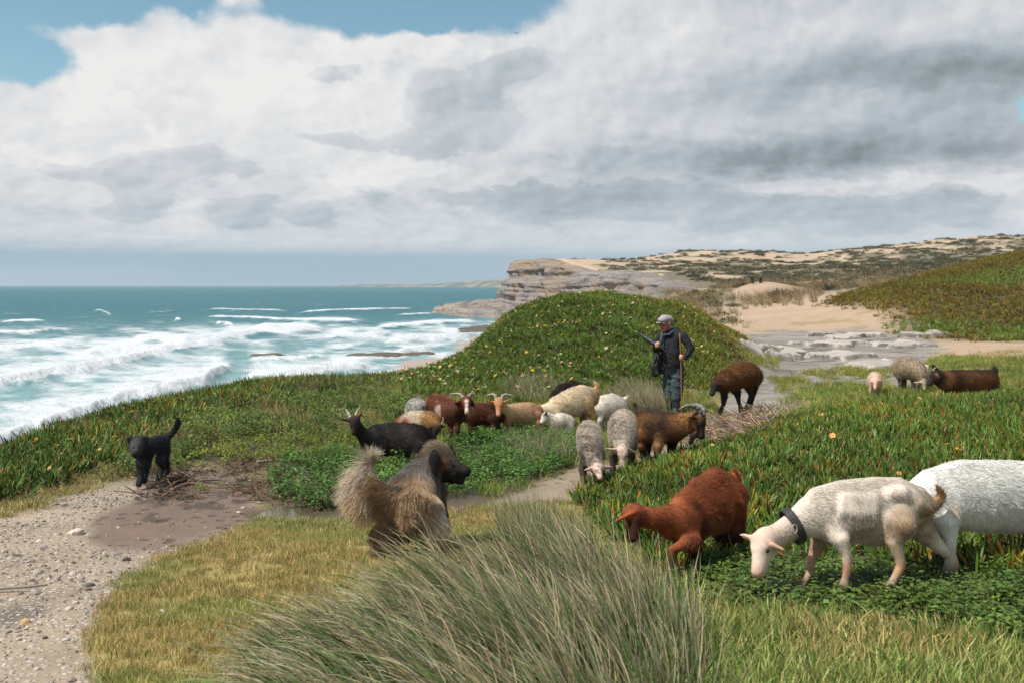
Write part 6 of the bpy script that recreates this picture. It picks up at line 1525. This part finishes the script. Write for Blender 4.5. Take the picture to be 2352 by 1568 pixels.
B.head((2260, 893, -.28), (2264, 910, -.36), pk, pk, lat=(1, .2, 0), fat=1.1); B.ear((2266, 894, -.28), (2273, 891, -.26), L_(190, 140, 120), 3); B.ear((2256, 894, -.28), (2248, 896, -.26), pk, 3)
for a, b in ((2254, -.1), (2260, 0), (2234, .16), (2240, .26)): B.leg([(a, 922, b, 7), (a, 934, b, 4), (a, 950, b, 3)], pk * .8)
B.finish(fur=5000, length=.02, rad=.0024, lift=.7, curl=.4, var=.14)
B = Beast('goat', 'dark long haired goat with brown flanks standing behind the ice plant', 'goat', (2345, 968), -84)
dk1, db1 = L_(48, 42, 40), L_(112, 78, 50)
B.limb([(2316, 932, -.1, 25), (2345, 931, 0, 27), (2380, 930, .06, 27), (2412, 928, .1, 25)], [dk1, db1, db1, db1 * .8], .8)
B.limb([(2300, 914, -.12, 10), (2340, 912, 0, 9), (2390, 912, .06, 9), (2424, 910, .1, 9)], dk1, .9)
B.limb([(2288, 920, -.2, 17), (2304, 926, -.14, 22), (2320, 932, -.08, 25)], [dk1, L_(140, 96, 60), db1], .8)
T = B.head((2284, 910, -.22), (2268, 938, -.27), dk1, dk1 * .8, lat=(.45, .9, 0), fat=1.1, nosec=dk1)
B.ear((2288, 912, -.34), (2292, 924, -.38), L_(130, 80, 50), 4); B.ear((2284, 908, -.1), (2292, 902, -.04), dk1, 4); B.limb([(2284, 904, -.22, 6), (2282, 897, -.22, 3)], dk1, 1, 1.3)
for a, b in ((2312, -.2), (2322, .06), (2412, -.04), (2420, .2)): B.leg([(a, 945, b, 13), (a, 962, b, 6), (a, 984, b, 4)], dk1)
B.limb([(2424, 912, .1, 6), (2428, 903, .1, 4), (2425, 898, .1, 2)], dk1, 1, 1)
B.finish(fur=14000, length=.075, rad=.0024, lift=.2, droop=.35, curl=.22, clump=.9, var=.4, jit_c=.3)
B.horn([(2278, 906, -.26, 3), (2283, 898, -.26, 2.4), (2291, 896, -.26, 1)], M_HORN_D)
print('animals', round(time.time() - T0, 1))
# ================================================================== the shepherd
def cloth_mat(name, c, rough=.9, folds=1.0, spec=.2, fs=16.0):
    m, t, out = new_mat(name)
    co = texco(t); nz = noise(t, co, fs, 4, .6, dist=.8); fine = noise(t, co, 160, 3)
    cc = mixc(t, nz, tuple(x * .7 for x in c), tuple(x * 1.3 for x in c)); cc = mixc(t, fine * .3, cc, tuple(x * 1.6 for x in c))
    principled(t, out, cc, rough, bump(t, nz + fine * .15, .7 * folds, .03), spec)
    return m
B = Beast('person', 'shepherd in flat cap, dark fleece and rubber boots leaning on a stick', 'person', (1643, 1010), 232)
S0 = B
skin = L_(150, 100, 80)
skin_m = coat_mat('human_skin', 'col', .55, 0, .3, 60)
def sdf_obj(name, B, mat, voxel, k=.012, fold=0.0, fseed=0, colors=True, var=.08):
    V, Q = build_sdf(B.ch, voxel, k)
    Cc, _, _ = vertex_fields(B.ch, V, .008)
    for c, r, colr, soft in B.patches:
        w = 1 - sstep(1 - soft, 1 + soft * .3, np.linalg.norm(V - c, axis=1) / (r + 1e-6)); Cc = Cc * (1 - w[:, None]) + np.array(colr) * w[:, None]
    if fold:
        N, _ = normals_of(V, Q)
        V = V + N * (fbm(V[:, 2] * 26 + V[:, 0] * 9, V[:, 0] * 7 + V[:, 1] * 7, 3, fseed) - .5)[:, None] * fold
    o = mesh_obj(name, V - B.base, Q, mat, B.root, colors=np.clip(Cc, .003, .9))
    B.ch = []; B.patches = []
    return o
# body: head with face, neck, trunk, limbs and hands, one skin
B.limb([(1630, 786, .02, 13.2), (1624, 794, -.02, 12.4), (1621, 801, -.05, 9.5), (1619, 807, -.07, 6.2)], skin)
B.limb([(1616, 792, -.085, 2.2), (1613.5, 797, -.11, 2.6), (1614.5, 799.5, -.10, 2.2)], skin * 1.05)             # nose
B.limb([(1612, 790, -.05, 2.6), (1622, 790, -.125, 2.8)], skin * .9)                                          # brow
B.limb([(1635, 787, -.09, 2.4), (1634.5, 793, -.09, 2.2)], L_(176, 120, 98), .6)                               # ear
B.limb([(1627, 787, .10, 2.4), (1626, 793, .10, 2.0)], skin, .6)
B.patch((1617, 803, -.11), 3.2, L_(96, 56, 48), .7); B.patch((1614, 794, -.09), 1.6, (.03, .02, .02), .6); B.patch((1621, 795, -.13), 1.7, (.03, .02, .02), .6)
B.patch((1639, 792, -.02), 8, L_(120, 112, 108), .5)                                                          # short grey hair
B.limb([(1630, 802, .01, 7.5), (1637, 814, .03, 8.5), (1640, 828, .02, 11), (1642, 860, .0, 16), (1644, 888, 0, 16)], skin)
B.limb([(1644, 834, -.03, 7), (1668, 826, -.13, 6), (1685, 849, -.2, 6.5), (1673, 871, -.27, 4.6)], skin); B.limb([(1638, 834, .05, 7), (1615, 827, .13, 6), (1603, 852, .1, 6), (1606, 845, -.10, 4.4)], skin)
B.limb([(1636, 892, .08, 13), (1632, 935, .08, 9.5), (1634, 985, .08, 6.5), (1633, 1002, .07, 6.5), (1625, 1005, .0, 5)], skin); B.limb([(1652, 892, -.06, 13), (1652, 935, -.06, 9.5), (1651, 985, -.06, 6.5), (1650, 1003, -.07, 6.5), (1641, 1007, -.15, 5)], skin)
def fist(palm, dirx, stick_r, thumb_up, hc):
    """a closed hand: palm, four bent fingers of unequal length and a thumb, round a rod through palm"""
    px_, py_, dz = palm
    B.limb([(px_ + dirx * 4.5, py_ - 4.2, dz + .02, 3.6), (px_ + dirx * 4.5, py_ + 4.0, dz + .02, 3.4)], hc, .8)
    for i, (yy, ln) in enumerate(((-4.6, 1.0), (-1.7, 1.12), (1.3, 1.05), (4.0, .85))):
        B.limb([(px_ + dirx * 5.5, py_ + yy, dz - .012, 1.55), (px_ + dirx * 1.2, py_ + yy + .2, dz - .045 * ln, 1.5), (px_ - dirx * 2.8 * ln, py_ + yy + .4, dz - .035 * ln, 1.35), (px_ - dirx * 3.6 * ln, py_ + yy + .5, dz - .004, 1.2)], hc)
    B.limb([(px_ + dirx * 4.5, py_ - 4.5, dz - .01, 1.8), (px_ + dirx * .5, py_ - 7.0, dz - .03, 1.6), (px_ - dirx * 2.8, py_ - 7.2 * thumb_up, dz - .025, 1.3)], hc * 1.05)
hc = L_(186, 138, 116)
fist((1663, 873, -.285), 1, 1.4, 1, hc); fist((1607, 842, -.16), -1, 1.4, 1, hc)
sdf_obj('body', B, skin_m, .0075, .006)
for p in ((1613.5, 794, -.085), (1621, 794.5, -.128)): ball_mesh('eye', B.pt(p), .010, M_EYE, B.root, B.base)
# clothing
fle = np.array([.022, .023, .027]); trc = L_(58, 72, 74); bc = L_(42, 54, 54)
B.limb([(1640, 820, .01, 20), (1639, 838, 0, 26), (1639, 860, -.02, 29), (1642, 884, -.01, 29), (1645, 903, 0, 26)], fle, .84, ax='fwd'); B.limb([(1616, 822, .13, 10.5), (1640, 815, .02, 13), (1667, 821, -.13, 11.5)], fle)
B.limb([(1668, 823, -.14, 12), (1680, 838, -.18, 11), (1686, 850, -.21, 10.5), (1680, 863, -.25, 8.6), (1673, 870.5, -.275, 7)], fle); B.limb([(1613, 824, .14, 11.5), (1604, 840, .13, 10), (1602, 852, .09, 9.5), (1605, 848, -.02, 8), (1607, 846, -.11, 6.6)], fle)
sdf_obj('fleece_jacket', B, cloth_mat('fleece', tuple(fle), .95, 1.0, .15), .011, .014, .02, 3)
B.limb([(1620, 813, .02, 4.2), (1623, 818, -.1, 4), (1634, 817, -.13, 4), (1645, 809, -.06, 5.5), (1650, 806, .06, 6.5), (1641, 806, .14, 6.5), (1627, 809, .13, 5)], (.02, .05, .06), 1); B.limb([(1618, 816, -.06, 4), (1616, 832, -.12, 3.4), (1612, 842, -.14, 2.5)], (.02, .05, .06), .6)
sdf_obj('hood', B, cloth_mat('teal_nylon', (.014, .034, .040), .5, 1, .3), .010, .01, .012, 5)
B.limb([(1644, 890, 0, 23), (1644, 900, 0, 23)], trc, .86, ax='fwd'); B.limb([(1634, 900, .07, 17), (1631, 928, .08, 15.5), (1632, 950, .07, 14.5), (1633, 968, .07, 13.5)], trc); B.limb([(1654, 900, -.05, 18), (1653, 928, -.07, 16.5), (1653, 950, -.07, 15.5), (1653, 968, -.07, 14.5)], trc)
sdf_obj('trousers', B, cloth_mat('work_trousers', (.045, .066, .070), .75, 1.6, .3, 22), .010, .010, .05, 7)
B.limb([(1634, 958, .08, 11.5), (1634, 984, .08, 10), (1633, 998, .07, 9.5), (1632, 1003, .05, 8)], bc); B.limb([(1633, 1003, .06, 7), (1622, 1006, -.03, 6)], bc, 1)
sdf_obj('rubber_boot', B, cloth_mat('boot_rubber', (.020, .027, .027), .35, .5, .5), .010, .010, .012, 9)
B.limb([(1651, 958, -.06, 12), (1651, 984, -.06, 10.8), (1650, 999, -.07, 10), (1649, 1004, -.08, 8.5)], bc); B.limb([(1650, 1004, -.08, 7.4), (1640, 1008, -.17, 6.4)], bc)
sdf_obj('rubber_boot', B, bpy.data.materials['boot_rubber'], .010, .010, .012, 11)
capc = L_(150, 140, 142)
upv = np.array([.18, 0, 1.0])
B.limb([(1636, 781, .03, 11.5), (1626, 778, -.02, 14.0), (1615, 783, -.07, 11)], capc, .62, ax=unit(np.array([.42, 0, 1.0]))); B.limb([(1634, 776, .03, 9), (1622, 776, -.03, 9.5)], capc, .7, ax=unit(np.array([.42, 0, 1.0])))
cap = sdf_obj('flat_cap', B, cloth_mat('grey_tweed', tuple(capc), .9, .6), .009, .010)
B.limb([(1607, 788.5, -.06, 5.5), (1612, 789, -.13, 5.5), (1604, 789.5, -.11, 4)], capc, .22, ax=unit(np.array([.35, .1, 1.0])))
pk_ = sdf_obj('peak', B, bpy.data.materials['grey_tweed'], .007, .006); pk_.parent = cap
# stick, umbrella and coat he carries
def held(name, label, cat, p):
    r = tag(empty(name, tuple(S0.pt(p))), label, cat); return r, S0.pt(p)
wood = simple_mat('brown_stick', L_(150, 98, 66), .6, .3, .3, 40, .3)
r, o = held('walking_stick', 'plain brown wooden stick held upright by the shepherd', 'stick', (1664, 1011, -.30))
tube_mesh('shaft', [S0.pt((1664, 1011, -.30)), S0.pt((1663.6, 960, -.30)), S0.pt((1663, 900, -.30)), S0.pt((1661.5, 860, -.31)), S0.pt((1659.5, 815, -.32))], [.009, .0095, .010, .011, .0115], 8, wood, r, o, 0, 6)
r, o = held('umbrella', 'folded black umbrella pointing back over the shepherd\'s arm', 'umbrella', (1607, 843, -.17))
bm = cloth_mat('black_nylon', (.010, .013, .016), .4, 1.2, .5)
tube_mesh('folded_canopy', [S0.pt((1606, 844, -.14)), S0.pt((1594, 836, -.04)), S0.pt((1580, 827, .06)), S0.pt((1566, 817, .16)), S0.pt((1555, 811.5, .24))], [.026, .046, .044, .028, .008], 10, bm, r, o, 2.3, 5)
tube_mesh('ferrule', [S0.pt((1555, 811.5, .24)), S0.pt((1549, 808.5, .28))], [.007, .004], 6, M_METAL, r, o); tube_mesh('handle', [S0.pt((1606, 844, -.14)), S0.pt((1611, 833, -.2)), S0.pt((1614.5, 820, -.21)), S0.pt((1616, 812, -.19))], [.008, .008, .008, .007], 6, simple_mat('grey_handle', (.16, .17, .17), .3), r, o)
S1 = Beast('coat', 'black oilskin coat hanging from the shepherd\'s bent arm', 'coat', (1643, 1010), 232)
S1.limb([(1608, 858, .02, 7), (1603, 872, .0, 11), (1600, 890, -.02, 13), (1602, 908, -.01, 12)], (.012, .012, .014), .45, ax='fwd'); S1.limb([(1613, 870, .06, 8), (1610, 905, .06, 10)], (.012, .012, .014), .5, ax='fwd'); S1.limb([(1593, 895, -.02, 5), (1596, 913, -.02, 5)], (.012, .012, .014), .6); S1.limb([(1602, 874, -.10, 4.5), (1598, 886, -.11, 4.5)], (.10, .105, .11), .5)
sdf_obj('cloth', S1, cloth_mat('oilskin', (.012, .012, .015), .45, 1.5, .4), .010, .010, .03, 13)

# ================================================================== long grass clumps
def blades_obj(name, pts, L, lean, wind, w, cols, parent, off):
    """many ribbons at once: pts n x 3 roots, L lengths, lean/wind n x 2/3"""
    n = len(pts); S = 6
    d = np.concatenate([lean, np.ones((n, 1))], 1); d /= np.linalg.norm(d, axis=1)[:, None]
    side = rng.normal(0, 1, (n, 3)) * [1, .35, .3]; V = []; q = pts.copy(); P_ = [q.copy()]; 
    for i in range(S):
        q = q + d * (L / S)[:, None]; P_.append(q.copy()); d = d + wind / S * (0.4 + 1.1 * i / S); d /= np.linalg.norm(d, axis=1)[:, None]
    ax = P_[-1] - P_[0]; side = side - (side * ax).sum(1)[:, None] * ax / ((ax ** 2).sum(1)[:, None] + 1e-9); side /= np.linalg.norm(side, axis=1)[:, None]
    rows = []
    for i in range(S):
        ww = (w * (1 - .8 * (i / S) ** 1.6))[:, None] * side; rows += [P_[i] - ww, P_[i] + ww]
    rows.append(P_[S]); V = np.stack(rows, 1); m = V.shape[1]
    base = (np.arange(n) * m)[:, None]
    Q = np.concatenate([base + np.array([2 * i, 2 * i + 1, 2 * i + 3, 2 * i + 2]) for i in range(S - 1)]); Tt = base + np.array([2 * S - 2, 2 * S - 1, 2 * S])
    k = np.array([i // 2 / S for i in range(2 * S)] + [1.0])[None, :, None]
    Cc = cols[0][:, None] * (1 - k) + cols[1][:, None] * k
    me = bpy.data.meshes.new(name); nv = n * m; me.vertices.add(nv); me.vertices.foreach_set('co', (V.reshape(-1, 3) - off).astype(np.float32).ravel())
    nl = Q.size + Tt.size; me.loops.add(nl); me.loops.foreach_set('vertex_index', np.concatenate([Q.ravel(), Tt.ravel()]).astype(np.int32))
    me.polygons.add(len(Q) + len(Tt)); me.polygons.foreach_set('loop_start', np.concatenate([np.arange(len(Q)) * 4, Q.size + np.arange(len(Tt)) * 3]).astype(np.int32))
    me.polygons.foreach_set('loop_total', np.concatenate([np.full(len(Q), 4), np.full(len(Tt), 3)]).astype(np.int32)); me.update(calc_edges=True)
    a = me.color_attributes.new('col', 'FLOAT_COLOR', 'POINT'); c4 = np.ones((nv, 4), np.float32); c4[:, :3] = np.clip(Cc.reshape(-1, 3), .004, .9); a.data.foreach_set('color', c4.ravel())
    me.polygons.foreach_set('use_smooth', np.ones(len(me.polygons), bool)); me.materials.append(M_BLADE)
    o = bpy.data.objects.new(name, me); COL.objects.link(o); o.parent = parent; o['kind'] = 'stuff'
    return o
M_BLADE = leaf_mat('long_grass', .5, .35, .3, inst=False)
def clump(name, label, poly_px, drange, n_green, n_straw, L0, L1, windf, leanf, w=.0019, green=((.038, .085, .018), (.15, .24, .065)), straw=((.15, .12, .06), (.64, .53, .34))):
    xy = np.array([ground_at(*p)[:2] for p in poly_px]); x0, y0 = xy.min(0); x1, y1 = xy.max(0)
    c = xy.mean(0); base = np.array([c[0], c[1], float(ground_z(c[0], c[1]))])
    r = tag(empty(name, tuple(base)), label, 'grass clump')
    for nm, n, (c0, c1), kk in (('green_blades', n_green, green, 1.0), ('straw_blades', n_straw, straw, 1.12)):
        x = rng.uniform(x0, x1, n * 4); y = rng.uniform(y0, y1, n * 4); ok = (poly_sd(x, y, xy) > -.03) & (fbm(x * 6, y * 6, 2, 301) > rng.uniform(.30, .58, n * 4)); x, y = x[ok][:n], y[ok][:n]; m = len(x)
        z = ground_z(x, y) - .02; px, py = project(x, y, z)
        L = rng.uniform(L0, L1, m) * kk * (.55 + .75 * fbm(x * 3, y * 3, 2, 303)); wv = windf(px, py, m) ; ln = leanf(px, py, m)
        g = rng.uniform(.6, 1.4, (m, 1)) * (1 + rng.normal(0, .1, (m, 3))); mixs = (rng.random((m, 1)) < .4) * .6
        blades_obj(nm, np.stack([x, y, z], -1), L, ln, wv, np.full(m, w) * rng.uniform(.6, 1.4, m), (np.array(c0) * g, np.array(c1) * g * (1 - mixs) + np.array(straw[1]) * mixs), r, base)
    return r
def big_wind(px, py, m):
    k = np.interp(px, [550, 800, 1100, 1350, 1600], [1.9, 1.7, 1.3, .75, .45]) * rng.uniform(.5, 1.35, m)
    return np.stack([-k, rng.normal(-.1, .3, m), -.55 * k + rng.normal(.0, .2, m)], -1)
def big_lean(px, py, m):
    k = np.interp(px, [600, 900, 1200, 1450, 1600], [-.75, -.5, -.25, -.12, .1]); return np.stack([k + rng.normal(0, .22, m), rng.normal(-.05, .25, m)], -1)
clump('marram_grass', 'large clump of wind swept green and straw coloured grass in front of the shaggy dog', [(640, 1750), (610, 1600), (690, 1490), (860, 1440), (1000, 1410), (1130, 1370), (1230, 1340), (1340, 1345), (1440, 1400), (1540, 1450), (1590, 1530), (1610, 1750)], None, 4700, 3300, .23, .50, big_wind, big_lean, .0029)
clump('marram_grass', 'upright dark green grass clump next to the puddle by the shaggy dog', [(1150, 1260), (1160, 1235), (1230, 1225), (1320, 1240), (1370, 1290), (1300, 1320), (1200, 1300)], None, 1300, 450, .2, .36, lambda px, py, m: np.stack([rng.normal(-.35, .3, m), rng.normal(0, .3, m), rng.normal(-.2, .15, m)], -1), lambda px, py, m: np.stack([rng.normal(-.05, .25, m), rng.normal(0, .25, m)], -1), .0018)
side_w = lambda px, py, m: np.stack([rng.normal(-.2, .5, m) + np.where(rng.random(m) < .5, .5, -.6), rng.normal(-.3, .3, m), rng.normal(-.7, .3, m)], -1)
clump('reed_tussock', 'grey green drooping grass tussock below the tan horned goat', [(1150, 1020), (1180, 995), (1240, 990), (1300, 1000), (1320, 1040), (1290, 1075), (1220, 1085), (1170, 1060)], None, 1500, 1100, .16, .32, side_w, lambda px, py, m: np.stack([rng.normal(.1, .3, m), rng.normal(-.2, .3, m)], -1), .0026)
clump('reed_tussock', 'yellow straw tussock beside the shepherd\'s boots', [(1400, 945), (1420, 915), (1470, 905), (1530, 930), (1540, 955), (1470, 960)], None, 700, 1300, .28, .5, lambda px, py, m: np.stack([rng.normal(-.5, .4, m), rng.normal(-.1, .3, m), rng.normal(-.3, .2, m)], -1), lambda px, py, m: np.stack([rng.normal(-.25, .3, m), rng.normal(-.1, .25, m)], -1), .0032)
clump('reed_tussock', 'loose pale green tussock on the slope behind the tan horned goat', [(1150, 915), (1180, 890), (1250, 885), (1300, 900), (1290, 920), (1220, 930)], None, 500, 500, .25, .42, side_w, lambda px, py, m: np.stack([rng.normal(-.1, .35, m), rng.normal(-.1, .3, m)], -1), .0034)
clump('reed_tussock', 'dry seeding stalks standing at the cliff edge before the beach', [(650, 905), (700, 893), (800, 888), (880, 890), (900, 905), (800, 915), (700, 918)], None, 60, 130, .3, .6, lambda px, py, m: np.stack([rng.normal(-.2, .3, m), rng.normal(0, .3, m), rng.normal(-.1, .1, m)], -1), lambda px, py, m: np.stack([rng.normal(-.05, .25, m), rng.normal(0, .25, m)], -1), .0032, straw=((.10, .075, .05), (.24, .18, .12)))

# ================================================================== puddle, stones, branch, bench, bird
def make_puddle():
    P_ = np.array(PUDDLE); c = P_.mean(0); lvl = float(np.percentile(ground_z(P_[:, 0], P_[:, 1]), 60)) + .004
    pts = [(p[0] + (p[0] - c[0]) * .06, p[1] + np.sign(p[1] - 8.22) * .12, lvl) for p in P_]
    m, t, out = new_mat('muddy_water'); p = geo(t); nz = noise(t, p, 14, 3)
    principled(t, out, mixc(t, noise(t, p, 1.5, 3), (.07, .052, .034), (.12, .09, .062)), .06, bump(t, nz, .12, .02), .5)
    o = mesh_obj('puddle_water', pts, [tuple(range(len(pts)))], m, None, False); tag(o, kind='structure')
make_puddle()
def stone(label, px, py, w, c, k):
    g = ground_at(px, py); m = w / 2 * g[1] / F
    o = bpy.data.objects.new('stone', PROTO['pebble'].objects[k % 6].data.copy()); o.data.materials.clear(); o.data.materials.append(simple_mat('stone', c, .9, .2, .3, 9, .5)); COL.objects.link(o)
    o.location = (g[0], g[1], g[2] + m * .18); o.scale = (m, m, m); o.rotation_euler = (0, 0, k * 1.7); tag(o, label, 'stone', 'larger stones on the gravel path')
for i, (px, py, w, c, l) in enumerate(((60, 1345 + 84, 26, (.55, .36, .17), 'ochre stone lying on the pale gravel near the grass'), (158, 1400, 20, (.50, .42, .35), 'flat pale stone at the grass edge of the gravel'), (168, 1322, 22, (.46, .39, .33), 'rounded buff stone between gravel and wet sand'),
        (95, 1418, 17, (.40, .36, .33), 'grey buff stone beside the ochre stone'), (30, 1380, 18, (.50, .44, .39), 'pale stone by the dark rut in the path'), (150, 1475, 15, (.55, .50, .46), 'whitish stone on the lower gravel'), (70, 1530, 15, (.42, .37, .33), 'small buff stone low on the path'),
        (372, 1405, 16, (.60, .56, .52), 'white stone lying in the short grass'), (215, 1320, 13, (.38, .34, .31), 'grey stone at the corner of the wet sand'), (90, 1245, 16, (.55, .5, .45), 'white stone under the ice plant edge'))): stone(l, px, py, w, c, i)
def branch(name, label, pts, rs, c, forks=()):
    P_ = [np.array(ground_at(px, py)) + [0, dy, up] for px, py, dy, up in pts]; r = tag(empty(name, tuple(P_[0])), label, 'branch'); mt = simple_mat(name + '_bark', c, .85, .2, .35, 50, .4)
    tube_mesh('stem', P_, rs, 6, mt, r, P_[0], 0, 4)
    for k, v, L in forks:
        a = P_[k]; tube_mesh('twig', [a, a + np.array(v) * L * .5 + [0, 0, .01], a + np.array(v) * L], [rs[k] * .7, rs[k] * .5, rs[k] * .2], 5, mt, r, P_[0])
branch('dead_branch', 'bare dead branch standing in the ice plant near the brown sheep', [(1772, 990, 0, 0), (1768, 990, 0, .09), (1758, 990, 0, .2), (1752, 990, 0, .34)], [.014, .012, .008, .003], (.20, .16, .13), ((1, (-.6, 0, .6), .14), (2, (.5, 0, .8), .12)))
branch('dead_branch', 'long reddish stick lying across the wet sand', [(370, 1148, 0, .02), (430, 1122, 0, .05), (500, 1128, 0, .035), (560, 1124, 0, .03)], [.011, .012, .009, .004], (.22, .13, .09), ((1, (.2, .3, .2), .2),))
branch('dead_branch', 'pale driftwood stick below the yellow herbs', [(590, 1068, 0, .04), (640, 1064, 0, .04), (690, 1062, 0, .03)], [.012, .010, .006], (.34, .28, .22))
branch('dead_branch', 'pale stick lying in the sandy rut on the path', [(-20, 1362, 0, .02), (60, 1358, 0, .025), (110, 1352, 0, .02)], [.010, .009, .005], (.26, .21, .17))
def make_bench():
    g = ground_at(1740, 640); g = np.array([(1738 - CX) / F * 98, 98, float(ground_z((1738 - CX) / F * 98, 98))]); r = tag(empty('bench', tuple(g), .1), 'small dark wooden bench on the sandy dune', 'bench'); mt = simple_mat('dark_timber', (.05, .045, .035), .8, .2, .3, 20, .3)
    def box(n, c, s):
        v = [(c[0] + a * s[0] / 2, c[1] + b * s[1] / 2, c[2] + d * s[2] / 2) for a in (-1, 1) for b in (-1, 1) for d in (-1, 1)]
        mesh_obj(n, v, [(0, 1, 3, 2), (4, 6, 7, 5), (0, 4, 5, 1), (2, 3, 7, 6), (0, 2, 6, 4), (1, 5, 7, 3)], mt, r, False)
    for k in (-1, 0, 1): box('plank', (0, k * .16, .52), (1.35, .14, .07))
    for k in (-1, 1): box('leg', (k * .42, 0, .24), (.16, .42, .49))
make_bench()
def make_bird():
    d = 120.0; c = np.array([(1187 - CX) / F * d, d, CAMH - (77 - HY) / F * d]); r = tag(empty('gull', tuple(c)), 'small dark gull flying before the clouds', 'bird'); mt = simple_mat('gull_feathers', (.10, .10, .11), .8)
    tube_mesh('body', [c + np.array([-.02, .2, -.02]), c, c + np.array([.02, -.22, .01])], [.015, .05, .02], 8, mt, r, c)
    for s_ in (-1, 1):
        a = [(0, .08, 0), (s_ * .16, .10, .09), (s_ * .36, .02, .03), (s_ * .16, -.06, .085), (0, -.06, 0)]; lo = [(x, y, z - .012) for x, y, z in a]
        mesh_obj('wing', a + lo, [(0, 1, 3, 4), (1, 2, 3), (5, 9, 8, 6), (6, 8, 7), (0, 5, 6, 1), (1, 6, 7, 2), (2, 7, 8, 3), (3, 8, 9, 4)], mt, r, False)
make_bird()
# dark ledges standing proud of the rock sheet
def ledge(pts_px, hgt, seed):
    P_ = np.array([ground_at(*p)[:2] for p in pts_px]); x0, y0 = P_.min(0) - .4; x1, y1 = P_.max(0) + .4
    nx_, ny_ = 70, 36; a, b = np.meshgrid(np.linspace(x0, x1, nx_), np.linspace(y0, y1, ny_)); s = poly_sd(a, b, P_) + (fbm(a * 1.4, b * 1.0, 4, seed) - .5) * 1.6
    z = ground_z(a.ravel(), b.ravel()).reshape(a.shape) - .05 + sstep(-.15, .12, s) * (hgt + .05) * (.5 + fbm(a * .7, b * .7, 3, seed + 1)) + (fbm(a * 3, b * 3, 3, seed + 2) - .5) * .05
    idx = np.arange(nx_ * ny_).reshape(ny_, nx_); f = np.stack([idx[:-1, :-1], idx[:-1, 1:], idx[1:, 1:], idx[1:, :-1]], -1).reshape(-1, 4)
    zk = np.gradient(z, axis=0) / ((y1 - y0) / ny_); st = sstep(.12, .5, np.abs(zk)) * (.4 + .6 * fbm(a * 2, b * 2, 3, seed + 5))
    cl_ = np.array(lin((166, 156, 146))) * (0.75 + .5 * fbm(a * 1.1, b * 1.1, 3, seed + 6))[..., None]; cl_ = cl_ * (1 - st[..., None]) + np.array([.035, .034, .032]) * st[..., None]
    tag(mesh_obj('rock_ledge', np.stack([a.ravel(), b.ravel(), z.ravel()], -1), f, ledge_m, colors=cl_.reshape(-1, 3)), kind='structure')
ledge_m = coat_mat('ledge_rock', 'col', .85, 0, .25, 3.0)
for i, p in enumerate(([(1890, 775), (1960, 768), (2020, 772), (1990, 778), (1910, 781)], [(2060, 772), (2140, 766), (2170, 770), (2110, 776)], [(1830, 790), (1900, 785), (1990, 790), (1960, 797), (1850, 798)], [(2000, 792), (2110, 789), (2140, 796), (2050, 801)], [(1860, 820), (1930, 812), (2000, 818), (1940, 827)], [(1960, 838), (2040, 830), (2080, 840), (2000, 850)], [(1700, 800), (1760, 795), (1790, 803), (1730, 808)], [(1840, 770), (1880, 766), (1900, 772), (1860, 776)], [(1760, 815), (1820, 808), (1850, 816), (1790, 822)])): ledge(p, .13, 400 + i * 7)
print('all', round(time.time() - T0, 1))
# ================================================================== sea air
def make_haze():
    x0, x1, y0, y1, z0, z1 = -56000, 56000, -400, 80000, SEA - 6, 45.0
    v = [(a, b, c) for a in (x0, x1) for b in (y0, y1) for c in (z0, z1)]
    f = [(0, 1, 3, 2), (4, 6, 7, 5), (0, 4, 5, 1), (2, 3, 7, 6), (0, 2, 6, 4), (1, 5, 7, 3)]
    m, t, out = new_mat('sea_haze')
    pv = t.nodes.new('ShaderNodeVolumePrincipled'); pv.inputs['Density'].default_value = 0.00006; pv.inputs['Color'].default_value = (.74, .87, .97, 1); pv.inputs['Anisotropy'].default_value = 0.2
    t.links.new(pv.outputs[0], out.inputs['Volume'])
    o = mesh_obj('haze', v, f, m, None, False); tag(o, 'thin pale sea haze over the bay and dunes', 'haze', None, 'stuff')
make_haze()
